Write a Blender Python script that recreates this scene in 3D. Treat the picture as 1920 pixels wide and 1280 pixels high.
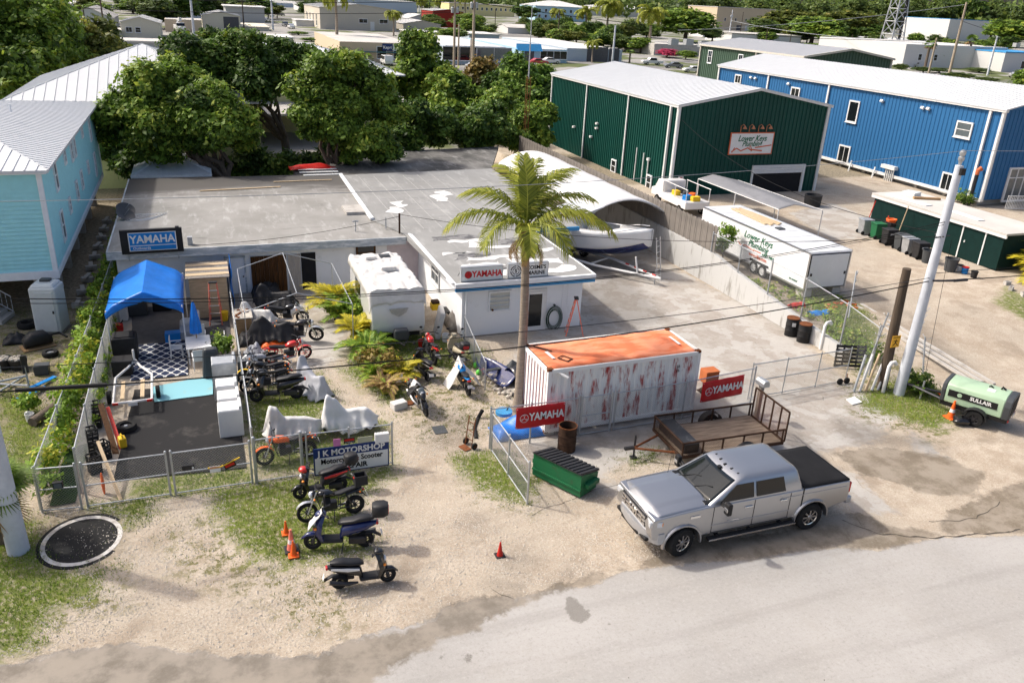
import bpy,bmesh,math,random
import numpy as np
from mathutils import Vector,Matrix,noise as mnoise

for _o in list(bpy.data.objects):
 bpy.data.objects.remove(_o)
sc=bpy.context.scene
col=sc.collection
R=math.radians
PI=math.pi

# camera
cam_d=bpy.data.cameras.new('camera')
cam=bpy.data.objects.new('camera',cam_d)
col.objects.link(cam)
sc.camera=cam
CAM_H=14.0
_p,_r,_y=R(22.9),R(2.85),R(21.2)
_f=Vector((math.sin(_y)*math.cos(_p),math.cos(_y)*math.cos(_p),-math.sin(_p)))
_rt=Vector((math.cos(_y),-math.sin(_y),0))
_up=_rt.cross(_f)
_rt2=_rt*math.cos(_r)+_up*math.sin(_r)
_up2=_up*math.cos(_r)-_rt*math.sin(_r)
_m=Matrix((_rt2,_up2,-_f)).transposed().to_4x4()
_m.translation=(0,0,CAM_H)
cam.matrix_world=_m
cam_d.sensor_width=36.0
cam_d.lens=1518.0*36.0/1920.0
cam_d.clip_start=0.1
cam_d.clip_end=6000.0

# sky, sun, exposure
SUN_EL,SUN_AZ=R(46),R(-36)                 # elevation; heading in which shadows fall
sun_dir=Vector((math.cos(SUN_EL)*math.cos(SUN_AZ),math.cos(SUN_EL)*math.sin(SUN_AZ),-math.sin(SUN_EL)))
w=bpy.data.worlds.new('World')
sc.world=w
w.use_nodes=True
wn=w.node_tree
sky=wn.nodes.new('ShaderNodeTexSky')
sky.sky_type='NISHITA'
sky.sun_disc=False
sky.sun_elevation=SUN_EL
sky.sun_rotation=math.atan2(-sun_dir.x,-sun_dir.y)
sky.altitude=0
sky.air_density=0.8
sky.dust_density=6.0
sky.ozone_density=0.4
bg=wn.nodes['Background']
bg.inputs[1].default_value=0.15
wn.links.new(sky.outputs[0],bg.inputs[0])
sun_l=bpy.data.lights.new('sun','SUN')
sun_l.energy=2.6
sun_l.angle=R(2.0)
sun_l.color=(1.0,0.95,0.87)
sun=bpy.data.objects.new('sun',sun_l)
col.objects.link(sun)
sun.rotation_euler=sun_dir.to_track_quat('-Z','Y').to_euler()
sun.location=(-20,20,40)
sc.view_settings.view_transform='Standard'
sc.view_settings.look='None'
sc.view_settings.gamma=1.0
sc.view_settings.use_curve_mapping=False
sc.view_settings.exposure=0.52
sc.render.engine='CYCLES'
sc.cycles.max_bounces=6
sc.cycles.transparent_max_bounces=8

random.seed(11)
rng=np.random.default_rng(11)

# materials
M={}
def mat(name,c,rough=0.7,metal=0.0,var=0.12,scale=3.0,bump=0.0,bscale=30.0,c2=None,spec=None,
  thr=None,coat=0.0,streak=None,coord='Object',alpha=None,emit=None,trans=0.0):
 """Principled with noise-driven colour variation; c2 + thr mixes a second colour in patches."""
 m=bpy.data.materials.new(name)
 m.use_nodes=True
 nt=m.node_tree
 b=nt.nodes['Principled BSDF']
 b.inputs['Roughness'].default_value=rough
 b.inputs['Metallic'].default_value=metal
 b.inputs['Specular IOR Level'].default_value=spec if spec is not None else(0.5 if rough<0.3 else(0.3 if rough<0.6 else 0.12))
 if coat:
  b.inputs['Coat Weight'].default_value=coat
  b.inputs['Coat Roughness'].default_value=0.05
 tc=nt.nodes.new('ShaderNodeTexCoord')
 mp=nt.nodes.new('ShaderNodeMapping')
 nt.links.new(tc.outputs[coord],mp.inputs[0])
 if streak:
  mp.inputs['Scale'].default_value=streak
 nz=nt.nodes.new('ShaderNodeTexNoise')
 nz.inputs['Scale'].default_value=scale
 nz.inputs['Detail'].default_value=6
 nz.inputs['Roughness'].default_value=0.65
 nt.links.new(mp.outputs[0],nz.inputs['Vector'])
 ramp=nt.nodes.new('ShaderNodeValToRGB')
 if c2 is None:
  lo=[max(0,x*(1-var))for x in c]
  hi=[min(1,x*(1+var))for x in c]
  ramp.color_ramp.elements[0].color=(*lo,1)
  ramp.color_ramp.elements[1].color=(*hi,1)
  ramp.color_ramp.elements[0].position=0.3
  ramp.color_ramp.elements[1].position=0.7
 else:
  ramp.color_ramp.elements[0].color=(*c,1)
  ramp.color_ramp.elements[1].color=(*c2,1)
  t=0.55 if thr is None else thr
  ramp.color_ramp.elements[0].position=max(0,t-0.06)
  ramp.color_ramp.elements[1].position=min(1,t+0.06)
 nt.links.new(nz.outputs['Fac'],ramp.inputs[0])
 nt.links.new(ramp.outputs[0],b.inputs['Base Color'])
 if bump:
  n2=nt.nodes.new('ShaderNodeTexNoise')
  n2.inputs['Scale'].default_value=bscale
  n2.inputs['Detail'].default_value=5
  nt.links.new(tc.outputs[coord],n2.inputs['Vector'])
  bp=nt.nodes.new('ShaderNodeBump')
  bp.inputs['Strength'].default_value=bump
  bp.inputs['Distance'].default_value=0.03
  nt.links.new(n2.outputs['Fac'],bp.inputs['Height'])
  nt.links.new(bp.outputs[0],b.inputs['Normal'])
 if trans:
  b.inputs['Transmission Weight'].default_value=trans
 if emit:
  b.inputs['Emission Color'].default_value=(*c,1)
  b.inputs['Emission Strength'].default_value=emit
 M[name]=m
 return m

def leafmat(name,c_dark,c_light,c_tip=None,sub=0.35):
 c_dark,c_light=[x*1.25 for x in c_dark],[x*1.45 for x in c_light]
 m=bpy.data.materials.new(name)
 m.use_nodes=True
 nt=m.node_tree
 b=nt.nodes['Principled BSDF']
 b.inputs['Roughness'].default_value=0.55
 b.inputs['Specular IOR Level'].default_value=0.3
 at=nt.nodes.new('ShaderNodeAttribute')
 at.attribute_name='tint'
 ramp=nt.nodes.new('ShaderNodeValToRGB')
 ramp.color_ramp.elements[0].color=(*c_dark,1)
 ramp.color_ramp.elements[1].color=(*c_light,1)
 ramp.color_ramp.elements[1].position=0.85
 if c_tip:
  e=ramp.color_ramp.elements.new(0.97)
  e.color=(*c_tip,1)
 nt.links.new(at.outputs['Fac'],ramp.inputs[0])
 nt.links.new(ramp.outputs[0],b.inputs['Base Color'])
 tr=nt.nodes.new('ShaderNodeBsdfTranslucent')
 nt.links.new(ramp.outputs[0],tr.inputs[0])
 mx=nt.nodes.new('ShaderNodeMixShader')
 mx.inputs[0].default_value=sub
 nt.links.new(b.outputs[0],mx.inputs[1])
 nt.links.new(tr.outputs[0],mx.inputs[2])
 nt.links.new(mx.outputs[0],nt.nodes['Material Output'].inputs[0])
 M[name]=m
 return m

mat('galv',(0.42,0.44,0.46),0.45,0.6,0.15,6)
mat('wire',(0.36,0.37,0.37),0.5,0.4)
mat('wire_rust',(0.30,0.27,0.22),0.6,0.3)
mat('white',(0.66,0.66,0.655),0.55,var=0.05)
mat('white_gloss',(0.68,0.68,0.675),0.2,var=0.03,coat=0.3)
mat('white_wall',(0.78,0.80,0.82),0.8,c2=(0.66,0.67,0.67),thr=0.66,scale=1.6,bump=0.15,bscale=20)
mat('trim_white',(0.74,0.76,0.78),0.6,var=0.06)
mat('black',(0.012,0.012,0.013),0.5,var=0.2)
mat('black_gloss',(0.010,0.010,0.012),0.18,var=0.2,coat=0.4)
mat('black_plastic',(0.02,0.02,0.022),0.55,var=0.3,scale=5)
mat('rubber',(0.022,0.022,0.022),0.85,var=0.25,scale=8,bump=0.2,bscale=60)
mat('vinyl',(0.016,0.016,0.018),0.42,var=0.2,bump=0.1,bscale=80)
mat('chrome',(0.72,0.72,0.72),0.12,1.0,0.03)
mat('alu',(0.62,0.63,0.65),0.35,0.9,0.06)
mat('dark_metal',(0.05,0.05,0.055),0.45,0.7,0.25)
mat('rust',(0.17,0.065,0.03),0.85,0.2,0.4,5,bump=0.3)
mat('rust_dark',(0.055,0.032,0.022),0.8,0.3,0.45,4,bump=0.3)
mat('glass',(0.008,0.011,0.013),0.05,var=0.1,spec=0.45)
mat('glass_grey',(0.10,0.12,0.13),0.1,var=0.2,spec=0.7)
mat('red',(0.50,0.018,0.012),0.45,var=0.12)
mat('red_gloss',(0.55,0.02,0.015),0.25,var=0.1,coat=0.5)
mat('banner_red',(0.52,0.014,0.018),0.5,var=0.12,scale=2.5)
mat('orange',(0.80,0.13,0.02),0.5,var=0.15,scale=6)
mat('orange_faded',(0.72,0.20,0.14),0.55,var=0.15,scale=6)
mat('yellow',(0.75,0.48,0.02),0.5,var=0.1)
mat('tail_red',(0.42,0.01,0.01),0.15,var=0.1,coat=0.5)
mat('amber',(0.75,0.22,0.01),0.2,var=0.1)
mat('blue_tarp',(0.010,0.17,0.62),0.38,var=0.18,scale=2.0,bump=0.25,bscale=4)
mat('blue_trim',(0.045,0.27,0.55),0.55,var=0.12)
mat('navy',(0.010,0.02,0.10),0.2,var=0.2,coat=0.5)
mat('sign_blue',(0.01,0.20,0.56),0.4,var=0.1)
mat('sign_white',(0.74,0.74,0.72),0.5,var=0.05)
mat('sign_navy',(0.012,0.035,0.14),0.5,var=0.1)
mat('ink',(0.012,0.012,0.012),0.6,var=0.1)
mat('cloth_white',(0.58,0.57,0.55),0.9,var=0.10,scale=2.5,bump=0.5,bscale=5)
mat('cloth_grey',(0.38,0.39,0.42),0.75,var=0.12,scale=2.5,bump=0.5,bscale=5)
mat('cloth_black',(0.018,0.018,0.02),0.55,var=0.3,scale=2.5,bump=0.6,bscale=5)
mat('wood',(0.36,0.23,0.12),0.75,var=0.3,scale=2.0,streak=(1,12,12))
mat('wood_pale',(0.52,0.40,0.26),0.75,var=0.25,scale=2.0,streak=(1,12,12))
mat('wood_grey',(0.21,0.19,0.17),0.9,var=0.35,scale=1.5,streak=(9,9,0.8),bump=0.2)
mat('wood_pole',(0.085,0.066,0.05),0.9,var=0.35,scale=2,streak=(9,9,0.5),bump=0.3)
mat('wood_pole_pale',(0.36,0.30,0.23),0.9,var=0.3,scale=2,streak=(9,9,0.4))
mat('concrete',(0.44,0.42,0.39),0.9,c2=(0.33,0.31,0.285),thr=0.58,scale=1.3,bump=0.2)
mat('concrete_pole',(0.52,0.55,0.60),0.8,var=0.1,scale=3,bump=0.15)
mat('concrete_wall',(0.47,0.47,0.46),0.9,c2=(0.28,0.27,0.25),thr=0.6,scale=1.2,streak=(3,3,0.5),bump=0.2)
mat('stone',(0.50,0.46,0.40),0.95,var=0.25,scale=4,bump=0.4)
mat('bark',(0.13,0.105,0.085),0.95,var=0.4,scale=3,streak=(5,5,1),bump=0.6,bscale=12)
mat('palm_bark',(0.27,0.225,0.18),0.95,var=0.25,scale=3,streak=(1,1,6),bump=0.5,bscale=10)
mat('terracotta',(0.42,0.13,0.05),0.8)
mat('soil',(0.10,0.075,0.055),0.95,var=0.3)

leafmat('leaf_tree',(0.028,0.060,0.008),(0.150,0.235,0.030),(0.34,0.38,0.05))
leafmat('leaf_dark',(0.018,0.042,0.007),(0.085,0.150,0.022),(0.18,0.22,0.03))
leafmat('leaf_bright',(0.05,0.10,0.010),(0.19,0.30,0.03),(0.45,0.45,0.04))
leafmat('leaf_yellow',(0.14,0.16,0.015),(0.50,0.42,0.03),(0.62,0.50,0.06))
leafmat('leaf_palm',(0.06,0.09,0.012),(0.27,0.29,0.035),(0.52,0.46,0.07))
leafmat('leaf_dry',(0.14,0.08,0.03),(0.34,0.22,0.10),(0.40,0.30,0.16),sub=0.2)
leafmat('leaf_pink',(0.16,0.02,0.04),(0.45,0.05,0.12))
leafmat('leaf_far',(0.026,0.050,0.012),(0.105,0.150,0.032),(0.18,0.20,0.04))
leafmat('leaf_grass',(0.065,0.115,0.012),(0.19,0.275,0.030),(0.36,0.32,0.10),sub=0.25)

# mesh builder
class MB:
 def __init__(s):
  s.v=[]
  s.f=[]
  s.T=None
 def add(s,vs,fs):
  n=len(s.v)
  if s.T is not None:
   vs=[tuple(s.T@Vector(v))for v in vs]
  s.v.extend([tuple(v)for v in vs])
  s.f.extend([tuple(i+n for i in f)for f in fs])
  return s
 def box(s,c,d,rz=0.0,top=None,rot=None):
  """centre c, full size d; top = (sx, sy) scale of the upper face"""
  x,y,z=d[0]/2,d[1]/2,d[2]/2
  tx,ty=top if top else(1,1)
  vs=[(-x,-y,-z),(x,-y,-z),(x,y,-z),(-x,y,-z),
   (-x*tx,-y*ty,z),(x*tx,-y*ty,z),(x*tx,y*ty,z),(-x*tx,y*ty,z)]
  if rot is not None:
   mt=rot
  else:
   mt=Matrix.Rotation(rz,3,'Z')
  cv=Vector(c)
  vs=[cv+mt@Vector(v)for v in vs]
  return s.add(vs,[(3,2,1,0),(4,5,6,7),(0,1,5,4),(1,2,6,5),(2,3,7,6),(3,0,4,7)])
 def bb(s,x0,x1,y0,y1,z0,z1):
  return s.box(((x0+x1)/2,(y0+y1)/2,(z0+z1)/2),(abs(x1-x0),abs(y1-y0),abs(z1-z0)))
 def tube(s,pts,r,n=8,cap=True):
  pts=[Vector(p)for p in pts]
  k=len(pts)
  rs=[r]*k if isinstance(r,(int,float))else list(r)
  base=[]
  prev=None
  for i,p in enumerate(pts):
   t=(pts[min(i+1,k-1)]-pts[max(i-1,0)])
   if t.length<1e-9:
    t=Vector((0,0,1))
   t.normalize()
   if prev is None:
    a=Vector((0,0,1))if abs(t.z)<0.9 else Vector((1,0,0))
    u=t.cross(a).normalized()
   else:
    u=(prev-t*prev.dot(t))
    u=u.normalized()if u.length>1e-6 else t.orthogonal().normalized()
   prev=u
   v=t.cross(u)
   base.append([p+(u*math.cos(2*PI*j/n)+v*math.sin(2*PI*j/n))*rs[i]for j in range(n)])
  vs=[q for ring in base for q in ring]
  fs=[]
  for i in range(k-1):
   for j in range(n):
    fs.append((i*n+j,i*n+(j+1)%n,(i+1)*n+(j+1)%n,(i+1)*n+j))
  if cap:
   fs.append(tuple(range(n-1,-1,-1)))
   fs.append(tuple((k-1)*n+j for j in range(n)))
  return s.add(vs,fs)
 def lathe(s,prof,c=(0,0,0),n=16,axis='Z',cap=True):
  """prof list of (radius, height)"""
  vs=[]
  for r,h in prof:
   for j in range(n):
    a=2*PI*j/n
    if axis=='Z':
     q=(r*math.cos(a),r*math.sin(a),h)
    elif axis=='Y':
     q=(r*math.cos(a),h,-r*math.sin(a))
    else:
     q=(h,r*math.cos(a),r*math.sin(a))
    vs.append((q[0]+c[0],q[1]+c[1],q[2]+c[2]))
  fs=[]
  k=len(prof)
  for i in range(k-1):
   for j in range(n):
    fs.append((i*n+j,i*n+(j+1)%n,(i+1)*n+(j+1)%n,(i+1)*n+j))
  if cap:
   fs.append(tuple(range(n-1,-1,-1)))
   fs.append(tuple((k-1)*n+j for j in range(n)))
  return s.add(vs,fs)
 def prism(s,poly,a0,a1,axis='Y'):
  """poly in the plane across axis: Y -> (x, z), X -> (y, z), Z -> (x, y)"""
  n=len(poly)
  def mk(p,a):
   return(p[0],a,p[1])if axis=='Y' else((a,p[0],p[1])if axis=='X' else(p[0],p[1],a))
  vs=[mk(p,a0)for p in poly]+[mk(p,a1)for p in poly]
  fs=[tuple(range(n-1,-1,-1)),tuple(range(n,2*n))]
  for i in range(n):
   fs.append((i,(i+1)%n,n+(i+1)%n,n+i))
  return s.add(vs,fs)
 def loft(s,rings,closed=True,cap=True):
  n=len(rings[0])
  vs=[q for r in rings for q in r]
  fs=[]
  for i in range(len(rings)-1):
   for j in range(n if closed else n-1):
    fs.append((i*n+j,i*n+(j+1)%n,(i+1)*n+(j+1)%n,(i+1)*n+j))
  if cap and closed:
   fs.append(tuple(range(n-1,-1,-1)))
   fs.append(tuple((len(rings)-1)*n+j for j in range(n)))
  return s.add(vs,fs)
 def ball(s,c,r,n=10,m=6):
  rr=(r,r,r)if isinstance(r,(int,float))else r
  vs=[]
  for i in range(m+1):
   th=PI*i/m
   for j in range(n):
    a=2*PI*j/n
    vs.append((c[0]+rr[0]*math.sin(th)*math.cos(a),c[1]+rr[1]*math.sin(th)*math.sin(a),c[2]+rr[2]*math.cos(th)))
  fs=[]
  for i in range(m):
   for j in range(n):
    fs.append((i*n+j,(i+1)*n+j,(i+1)*n+(j+1)%n,i*n+(j+1)%n))
  return s.add(vs,fs)
 def grid(s,fn,nu,nv):
  vs=[fn(i/nu,j/nv)for j in range(nv+1)for i in range(nu+1)]
  fs=[(j*(nu+1)+i,j*(nu+1)+i+1,(j+1)*(nu+1)+i+1,(j+1)*(nu+1)+i)for j in range(nv)for i in range(nu)]
  return s.add(vs,fs)
 def build(s,name,m,parent=None,smooth=False,bevel=0.0,fix=True,solid=0.0,sub=0,seg=2):
  me=bpy.data.meshes.new(name)
  me.from_pydata(s.v,[],s.f)
  if fix:
   bm=bmesh.new()
   bm.from_mesh(me)
   bmesh.ops.remove_doubles(bm,verts=bm.verts,dist=1e-5)
   bmesh.ops.recalc_face_normals(bm,faces=bm.faces)
   bm.to_mesh(me)
   bm.free()
  me.materials.append(M[m]if isinstance(m,str)else m)
  if smooth:
   me.polygons.foreach_set('use_smooth',[True]*len(me.polygons))
   try:
    me.set_sharp_from_angle(angle=R(40 if smooth is True else smooth))
   except Exception:
    pass
  o=bpy.data.objects.new(name,me)
  col.objects.link(o)
  if parent is not None:
   o.parent=parent
  if solid:
   q=o.modifiers.new('solid','SOLIDIFY')
   q.thickness=solid
   q.offset=0
  if bevel:
   q=o.modifiers.new('bevel','BEVEL')
   q.width=bevel
   q.segments=seg
   q.limit_method='ANGLE'
   q.angle_limit=R(35)
  if sub:
   q=o.modifiers.new('sub','SUBSURF')
   q.levels=sub
   q.render_levels=sub
  return o

def tag(o,label=None,cat=None,group=None,kind=None):
 if label:
  o['label']=label
 if cat:
  o['category']=cat
 if group:
  o['group']=group
 if kind:
  o['kind']=kind
 return o

def thing(name,label,cat,loc=(0,0,0),rz=0.0,group=None):
 o=bpy.data.objects.new(name,None)
 o.empty_display_size=0.2
 col.objects.link(o)
 o.location=loc
 o.rotation_euler=(0,0,rz)
 return tag(o,label,cat,group)

def kids(o):
 return[c for c in bpy.data.objects if c.parent==o]
def copy_tree(o,loc,rz=0.0,label=None,scale=None,parent=None,_map=None):
 if _map is None:
  _map={}
  for q in bpy.data.objects:
   if q.parent:
    _map.setdefault(q.parent.name,[]).append(q)
 c=o.copy()
 col.objects.link(c)
 if parent is None:
  c.location=loc
  c.rotation_euler=(0,0,rz)
  if label:
   c['label']=label
  if scale:
   c.scale=scale if not isinstance(scale,(int,float))else(scale,)*3
 else:
  c.parent=parent
 for ch in _map.get(o.name,[]):
  copy_tree(ch,None,parent=c,_map=_map)
 return c

def inst(name,src,parent,loc=(0,0,0),rot=(0,0,0),scale=(1,1,1)):
 """another object sharing src's mesh"""
 o=bpy.data.objects.new(name,src.data)
 col.objects.link(o)
 o.parent=parent
 o.location=loc
 o.rotation_euler=rot
 o.scale=scale
 return o

def text(body,size,m,parent,loc,rot,name='lettering',ext=0.004,bold=0.0,ax='CENTER',xs=1.0,shear=0.0,space=1.0):
 cu=bpy.data.curves.new(name,'FONT')
 cu.body=body
 cu.size=size
 cu.extrude=ext
 cu.offset=bold
 cu.shear=shear
 cu.space_character=space
 cu.align_x=ax
 cu.align_y='CENTER'
 cu.resolution_u=3
 t=bpy.data.objects.new('tmp',cu)
 col.objects.link(t)
 dg=bpy.context.evaluated_depsgraph_get()
 me=bpy.data.meshes.new_from_object(t.evaluated_get(dg))
 bpy.data.objects.remove(t)
 me.materials.clear()
 me.materials.append(M[m])
 o=bpy.data.objects.new(name,me)
 col.objects.link(o)
 o.parent=parent
 o.location=loc
 o.rotation_euler=rot
 o.scale=(xs,1,1)
 return o

def sag(a,b,s,n=24):
 a,b=Vector(a),Vector(b)
 return[a.lerp(b,i/n)-Vector((0,0,s*4*(i/n)*(1-i/n)))for i in range(n+1)]

def raw_mesh(name,verts,faces_n,m,parent=None,tint=None,smooth=False):
 """fast mesh from numpy: verts (N,3), faces all with faces_n corners in order"""
 me=bpy.data.meshes.new(name)
 nv=len(verts)
 nf=nv//faces_n
 me.vertices.add(nv)
 me.vertices.foreach_set('co',np.asarray(verts,dtype=np.float32).ravel())
 me.loops.add(nv)
 me.loops.foreach_set('vertex_index',np.arange(nv,dtype=np.int32))
 me.polygons.add(nf)
 me.polygons.foreach_set('loop_start',np.arange(0,nv,faces_n,dtype=np.int32))
 try:
  me.polygons.foreach_set('loop_total',np.full(nf,faces_n,dtype=np.int32))
 except Exception:
  pass
 me.update(calc_edges=True)
 if tint is not None:
  at=me.attributes.new('tint','FLOAT','POINT')
  at.data.foreach_set('value',np.asarray(tint,dtype=np.float32))
 me.materials.append(M[m]if isinstance(m,str)else m)
 o=bpy.data.objects.new(name,me)
 col.objects.link(o)
 if parent is not None:
  o.parent=parent
 return o

# ground
def poly_sd(px,py,poly):
 """signed distance to polygon, positive inside"""
 poly=np.array([(q[0],q[1])for q in poly],dtype=float)
 d=np.full(px.shape,1e9)
 inside=np.zeros(px.shape,bool)
 n=len(poly)
 for i in range(n):
  x0,y0=poly[i]
  x1,y1=poly[(i+1)%n]
  ex,ey=x1-x0,y1-y0
  t=np.clip(((px-x0)*ex+(py-y0)*ey)/(ex*ex+ey*ey+1e-12),0,1)
  d=np.minimum(d,(px-x0-t*ex)**2+(py-y0-t*ey)**2)
  if abs(ey)>1e-9:
   c=((y0>py)!=(y1>py))&(px<ex*(py-y0)/ey+x0)
   inside^=c
 d=np.sqrt(d)
 return np.where(inside,d,-d)

road_poly=[(-80,46.0),(-12.0,19.0),(-5.30,16.40,0.00),(-3.95,16.51,0.00),(-2.62,16.30,0.00),(-0.68,15.32,0.00),(1.26,14.71,0.00),(2.53,14.99,0.00),(3.84,15.05,0.00),
   (4.89,15.41,0.00),(5.54,15.44,0.00),(6.58,15.14,0.00),(7.58,15.22,0.00),(8.33,15.04,0.00),(9.42,15.33,0.00),(11.52,15.10,0.00),(13.14,14.68,0.00),
   (14.39,14.67,0.00),(15.75,14.52,0.00),(17.03,14.01,0.00),(18.88,13.98,0.00),(21.81,13.29,0.00),(27,12.6),(60,4),(60,-20),(-80,-20)]
wet_polys=[[(-5.30,16.40,0.00),(-3.95,16.51,0.00),(-2.62,16.30,0.00),(-0.68,15.32,0.00),(1.26,14.71,0.00),(2.14,14.93,0.00),(3.53,14.86,0.00),(3.99,15.10,0.00),(4.91,15.45,0.00),
   (5.56,15.50,0.00),(6.60,15.18,0.00),(7.62,15.32,0.00),(8.77,15.46,0.00),(10.04,15.42,0.00),(12.08,16.00,0.00),(14.50,15.54,0.00),(16.91,15.89,0.00),(17.87,15.58,0.00),
   (18.14,14.88,0.00),(19.37,14.15,0.00),(18.88,13.98,0.00),(17.03,14.01,0.00),(15.75,14.52,0.00),(14.39,14.67,0.00),(13.14,14.68,0.00),(11.52,15.10,0.00),(9.42,15.33,0.00),
   (8.32,15.00,0.00),(7.54,15.13,0.00),(6.50,14.92,0.00),(5.42,14.66,0.00),(5.21,14.43,0.00),(4.31,14.34,0.00),(3.74,14.16,0.00),(2.99,13.88,0.00),(2.38,13.58,0.00),
   (2.01,12.86,0.00),(-4.90,14.11,0.00),(-9,15)],
   [(19.41,18.84,0.00),(21.23,18.78,-0.00),(23.16,17.79,0.00),(23.64,16.21,-0.00),(22.17,15.32,0.00),(20.74,15.89,0.00),(20.37,16.65,0.00),(19.51,17.40,0.00)],
   [(20.56,14.88,0.00),(24.61,15.59,0.00),(24.09,13.84,0.00),(21.89,13.35,0.00),(19.33,14.11,0.00)]]
dark_polys=[[(7.62,14.89,0.00),(7.80,14.77,0.00),(7.84,14.30,0.00),(8.02,14.15,0.00),(7.71,13.85,0.00),(7.37,13.90,0.00),(7.39,14.44,0.00)],
   [(3.97,13.86,0.00),(4.15,13.86,0.00),(4.14,13.64,0.00),(3.96,13.66,0.00)],[(4.52,13.80,0.00),(4.72,13.80,0.00),(4.67,13.47,0.00),(4.47,13.47,0.00)],
   [(8.15,13.72,0.00),(8.34,13.71,0.00),(8.23,13.55,0.00)],[(5.02,13.85,0.00),(5.09,13.79,0.00),(5.00,13.68,0.00)]]
stain_shade_polys=[[(5.94,18.48,0.00),(6.34,18.90,0.00),(6.75,18.64,0.00),(6.44,18.20,0.00),(6.03,18.16,0.00)],[(6.38,16.83,0.00),(7.27,16.93,0.00),(7.59,16.35,0.00),(6.97,15.96,0.00),(6.41,16.29,0.00)],
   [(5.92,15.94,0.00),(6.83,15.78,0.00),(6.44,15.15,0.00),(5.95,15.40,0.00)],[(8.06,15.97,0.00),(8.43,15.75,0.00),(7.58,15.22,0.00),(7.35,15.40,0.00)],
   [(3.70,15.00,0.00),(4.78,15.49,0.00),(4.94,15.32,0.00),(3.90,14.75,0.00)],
   [(17.78,36.49,0.00),(19.84,37.83,0.00),(21.54,37.93,0.00),(20.50,31.52,0.00),(17.94,31.08,0.00),(16.34,31.81,0.00)],[(19.60,42.43,0.00),(23.69,42.74,0.00),(23.35,37.53,0.00),(19.63,37.41,0.00)],  # first outline: shade at the shop's side, painted on the ground
   [(9.39,22.21,0.00),(12.51,22.38,0.00),(15.83,22.42,0.00),(15.37,21.31,0.00),(11.90,21.13,0.00),(9.86,21.45,0.00)],  # darker strip of ground in front of the container
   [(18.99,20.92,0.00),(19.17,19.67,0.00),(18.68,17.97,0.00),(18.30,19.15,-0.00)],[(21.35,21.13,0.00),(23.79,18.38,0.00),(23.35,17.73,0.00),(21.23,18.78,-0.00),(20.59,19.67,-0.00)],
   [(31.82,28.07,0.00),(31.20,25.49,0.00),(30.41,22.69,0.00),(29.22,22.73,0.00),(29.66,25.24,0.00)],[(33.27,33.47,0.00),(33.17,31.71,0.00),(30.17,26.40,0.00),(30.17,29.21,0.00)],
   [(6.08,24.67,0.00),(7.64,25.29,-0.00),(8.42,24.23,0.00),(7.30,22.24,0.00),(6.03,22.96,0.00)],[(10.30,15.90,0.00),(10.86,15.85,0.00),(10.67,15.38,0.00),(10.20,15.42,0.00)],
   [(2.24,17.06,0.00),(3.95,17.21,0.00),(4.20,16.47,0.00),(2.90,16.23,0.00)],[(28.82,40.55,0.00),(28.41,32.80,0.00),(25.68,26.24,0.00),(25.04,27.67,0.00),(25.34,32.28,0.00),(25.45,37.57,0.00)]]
grass_polys=[[(-0.88,22.45,0.00),(0.35,22.46,0.00),(4.69,22.22,0.00),(4.74,21.68,0.00),(3.12,20.55,0.00),(3.27,18.87,0.00),(3.21,17.79,0.00),(1.84,18.08,0.00),(0.99,17.88,0.00),(0.10,18.60,0.00),(-0.39,19.71,0.00),(-0.84,21.14,0.00)],
   [(-14,23),(-6.41,22.78,0.00),(-5.51,22.12,0.00),(-4.82,19.86,0.00),(-3.52,19.13,0.00),(-3.68,18.24,0.00),(-4.54,17.73,-0.00),(-4.82,16.67,0.00),(-5.33,16.57,0.00),(-16,18)],
   [(0.33,28.12,0.00),(0.93,28.64,0.00),(3.43,29.68,0.00),(3.52,26.83,0.00),(2.89,25.74,0.00),(5.04,25.15,-0.00),(4.74,22.44,0.00),(0.56,22.74,0.00),(0.50,24.87,-0.00)],
   [(4.21,30.00,0.00),(5.35,30.91,0.00),(6.48,29.42,0.00),(6.44,26.95,-0.00),(5.62,26.05,0.00),(5.14,27.07,0.00),(4.44,28.82,0.00)],
   [(6.63,22.15,0.00),(7.79,22.29,0.00),(8.75,20.80,0.00),(8.96,19.92,0.00),(8.05,18.97,0.00),(7.16,19.61,-0.00),(6.66,20.74,0.00)],
   [(23.41,21.86,0.00),(24.74,22.58,0.00),(27.11,23.27,-0.00),(27.45,21.62,0.00),(25.75,19.50,0.00),(24.44,19.01,0.00),(23.86,20.23,0.00),(23.04,21.31,0.00)],
   [(28.94,35.36,0.00),(28.17,31.62,0.00),(26.36,26.70,0.00),(25.25,23.76,0.00),(27.00,24.71,0.00),(29.63,28.60,0.00),(30.47,31.91,0.00),(29.88,33.78,0.00)],
   [(-4.07,22.42,0.00),(-2.51,22.48,0.00),(-2.33,21.45,0.00),(-3.07,21.01,0.00),(-3.74,21.86,0.00)],[(-7.87,31.20,-0.00),(-6.60,29.55,0.00),(-5.81,27.35,-0.00),(-5.70,24.91,0.00),(-6.72,24.58,0.00)],
   [(-3.14,23.40,0.00),(-1.80,23.64,-0.00),(0.41,23.50,-0.00),(0.44,22.37,0.00),(-1.78,22.26,0.00),(-3.00,22.19,0.00)],[(12.33,20.47,0.00),(13.36,20.61,0.00),(13.06,20.19,0.00),(12.29,20.13,0.00)],
   [(14.26,27.41,0.00),(14.90,26.71,0.00),(14.23,25.85,-0.00)],[(9.69,31.47,0.00),(10.05,31.07,0.00),(10.33,28.97,-0.00),(9.31,28.69,-0.00)],
   [(40.57,30.02,0.00),(39.89,26.89,0.00),(37.10,24.68,0.00),(37.67,28.19,0.00)],[(6.10,34.96,0.00),(9.69,31.47,0.00),(8.68,28.85,0.00),(6.27,28.95,-0.00),(5.21,31.39,-0.00)]]
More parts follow.
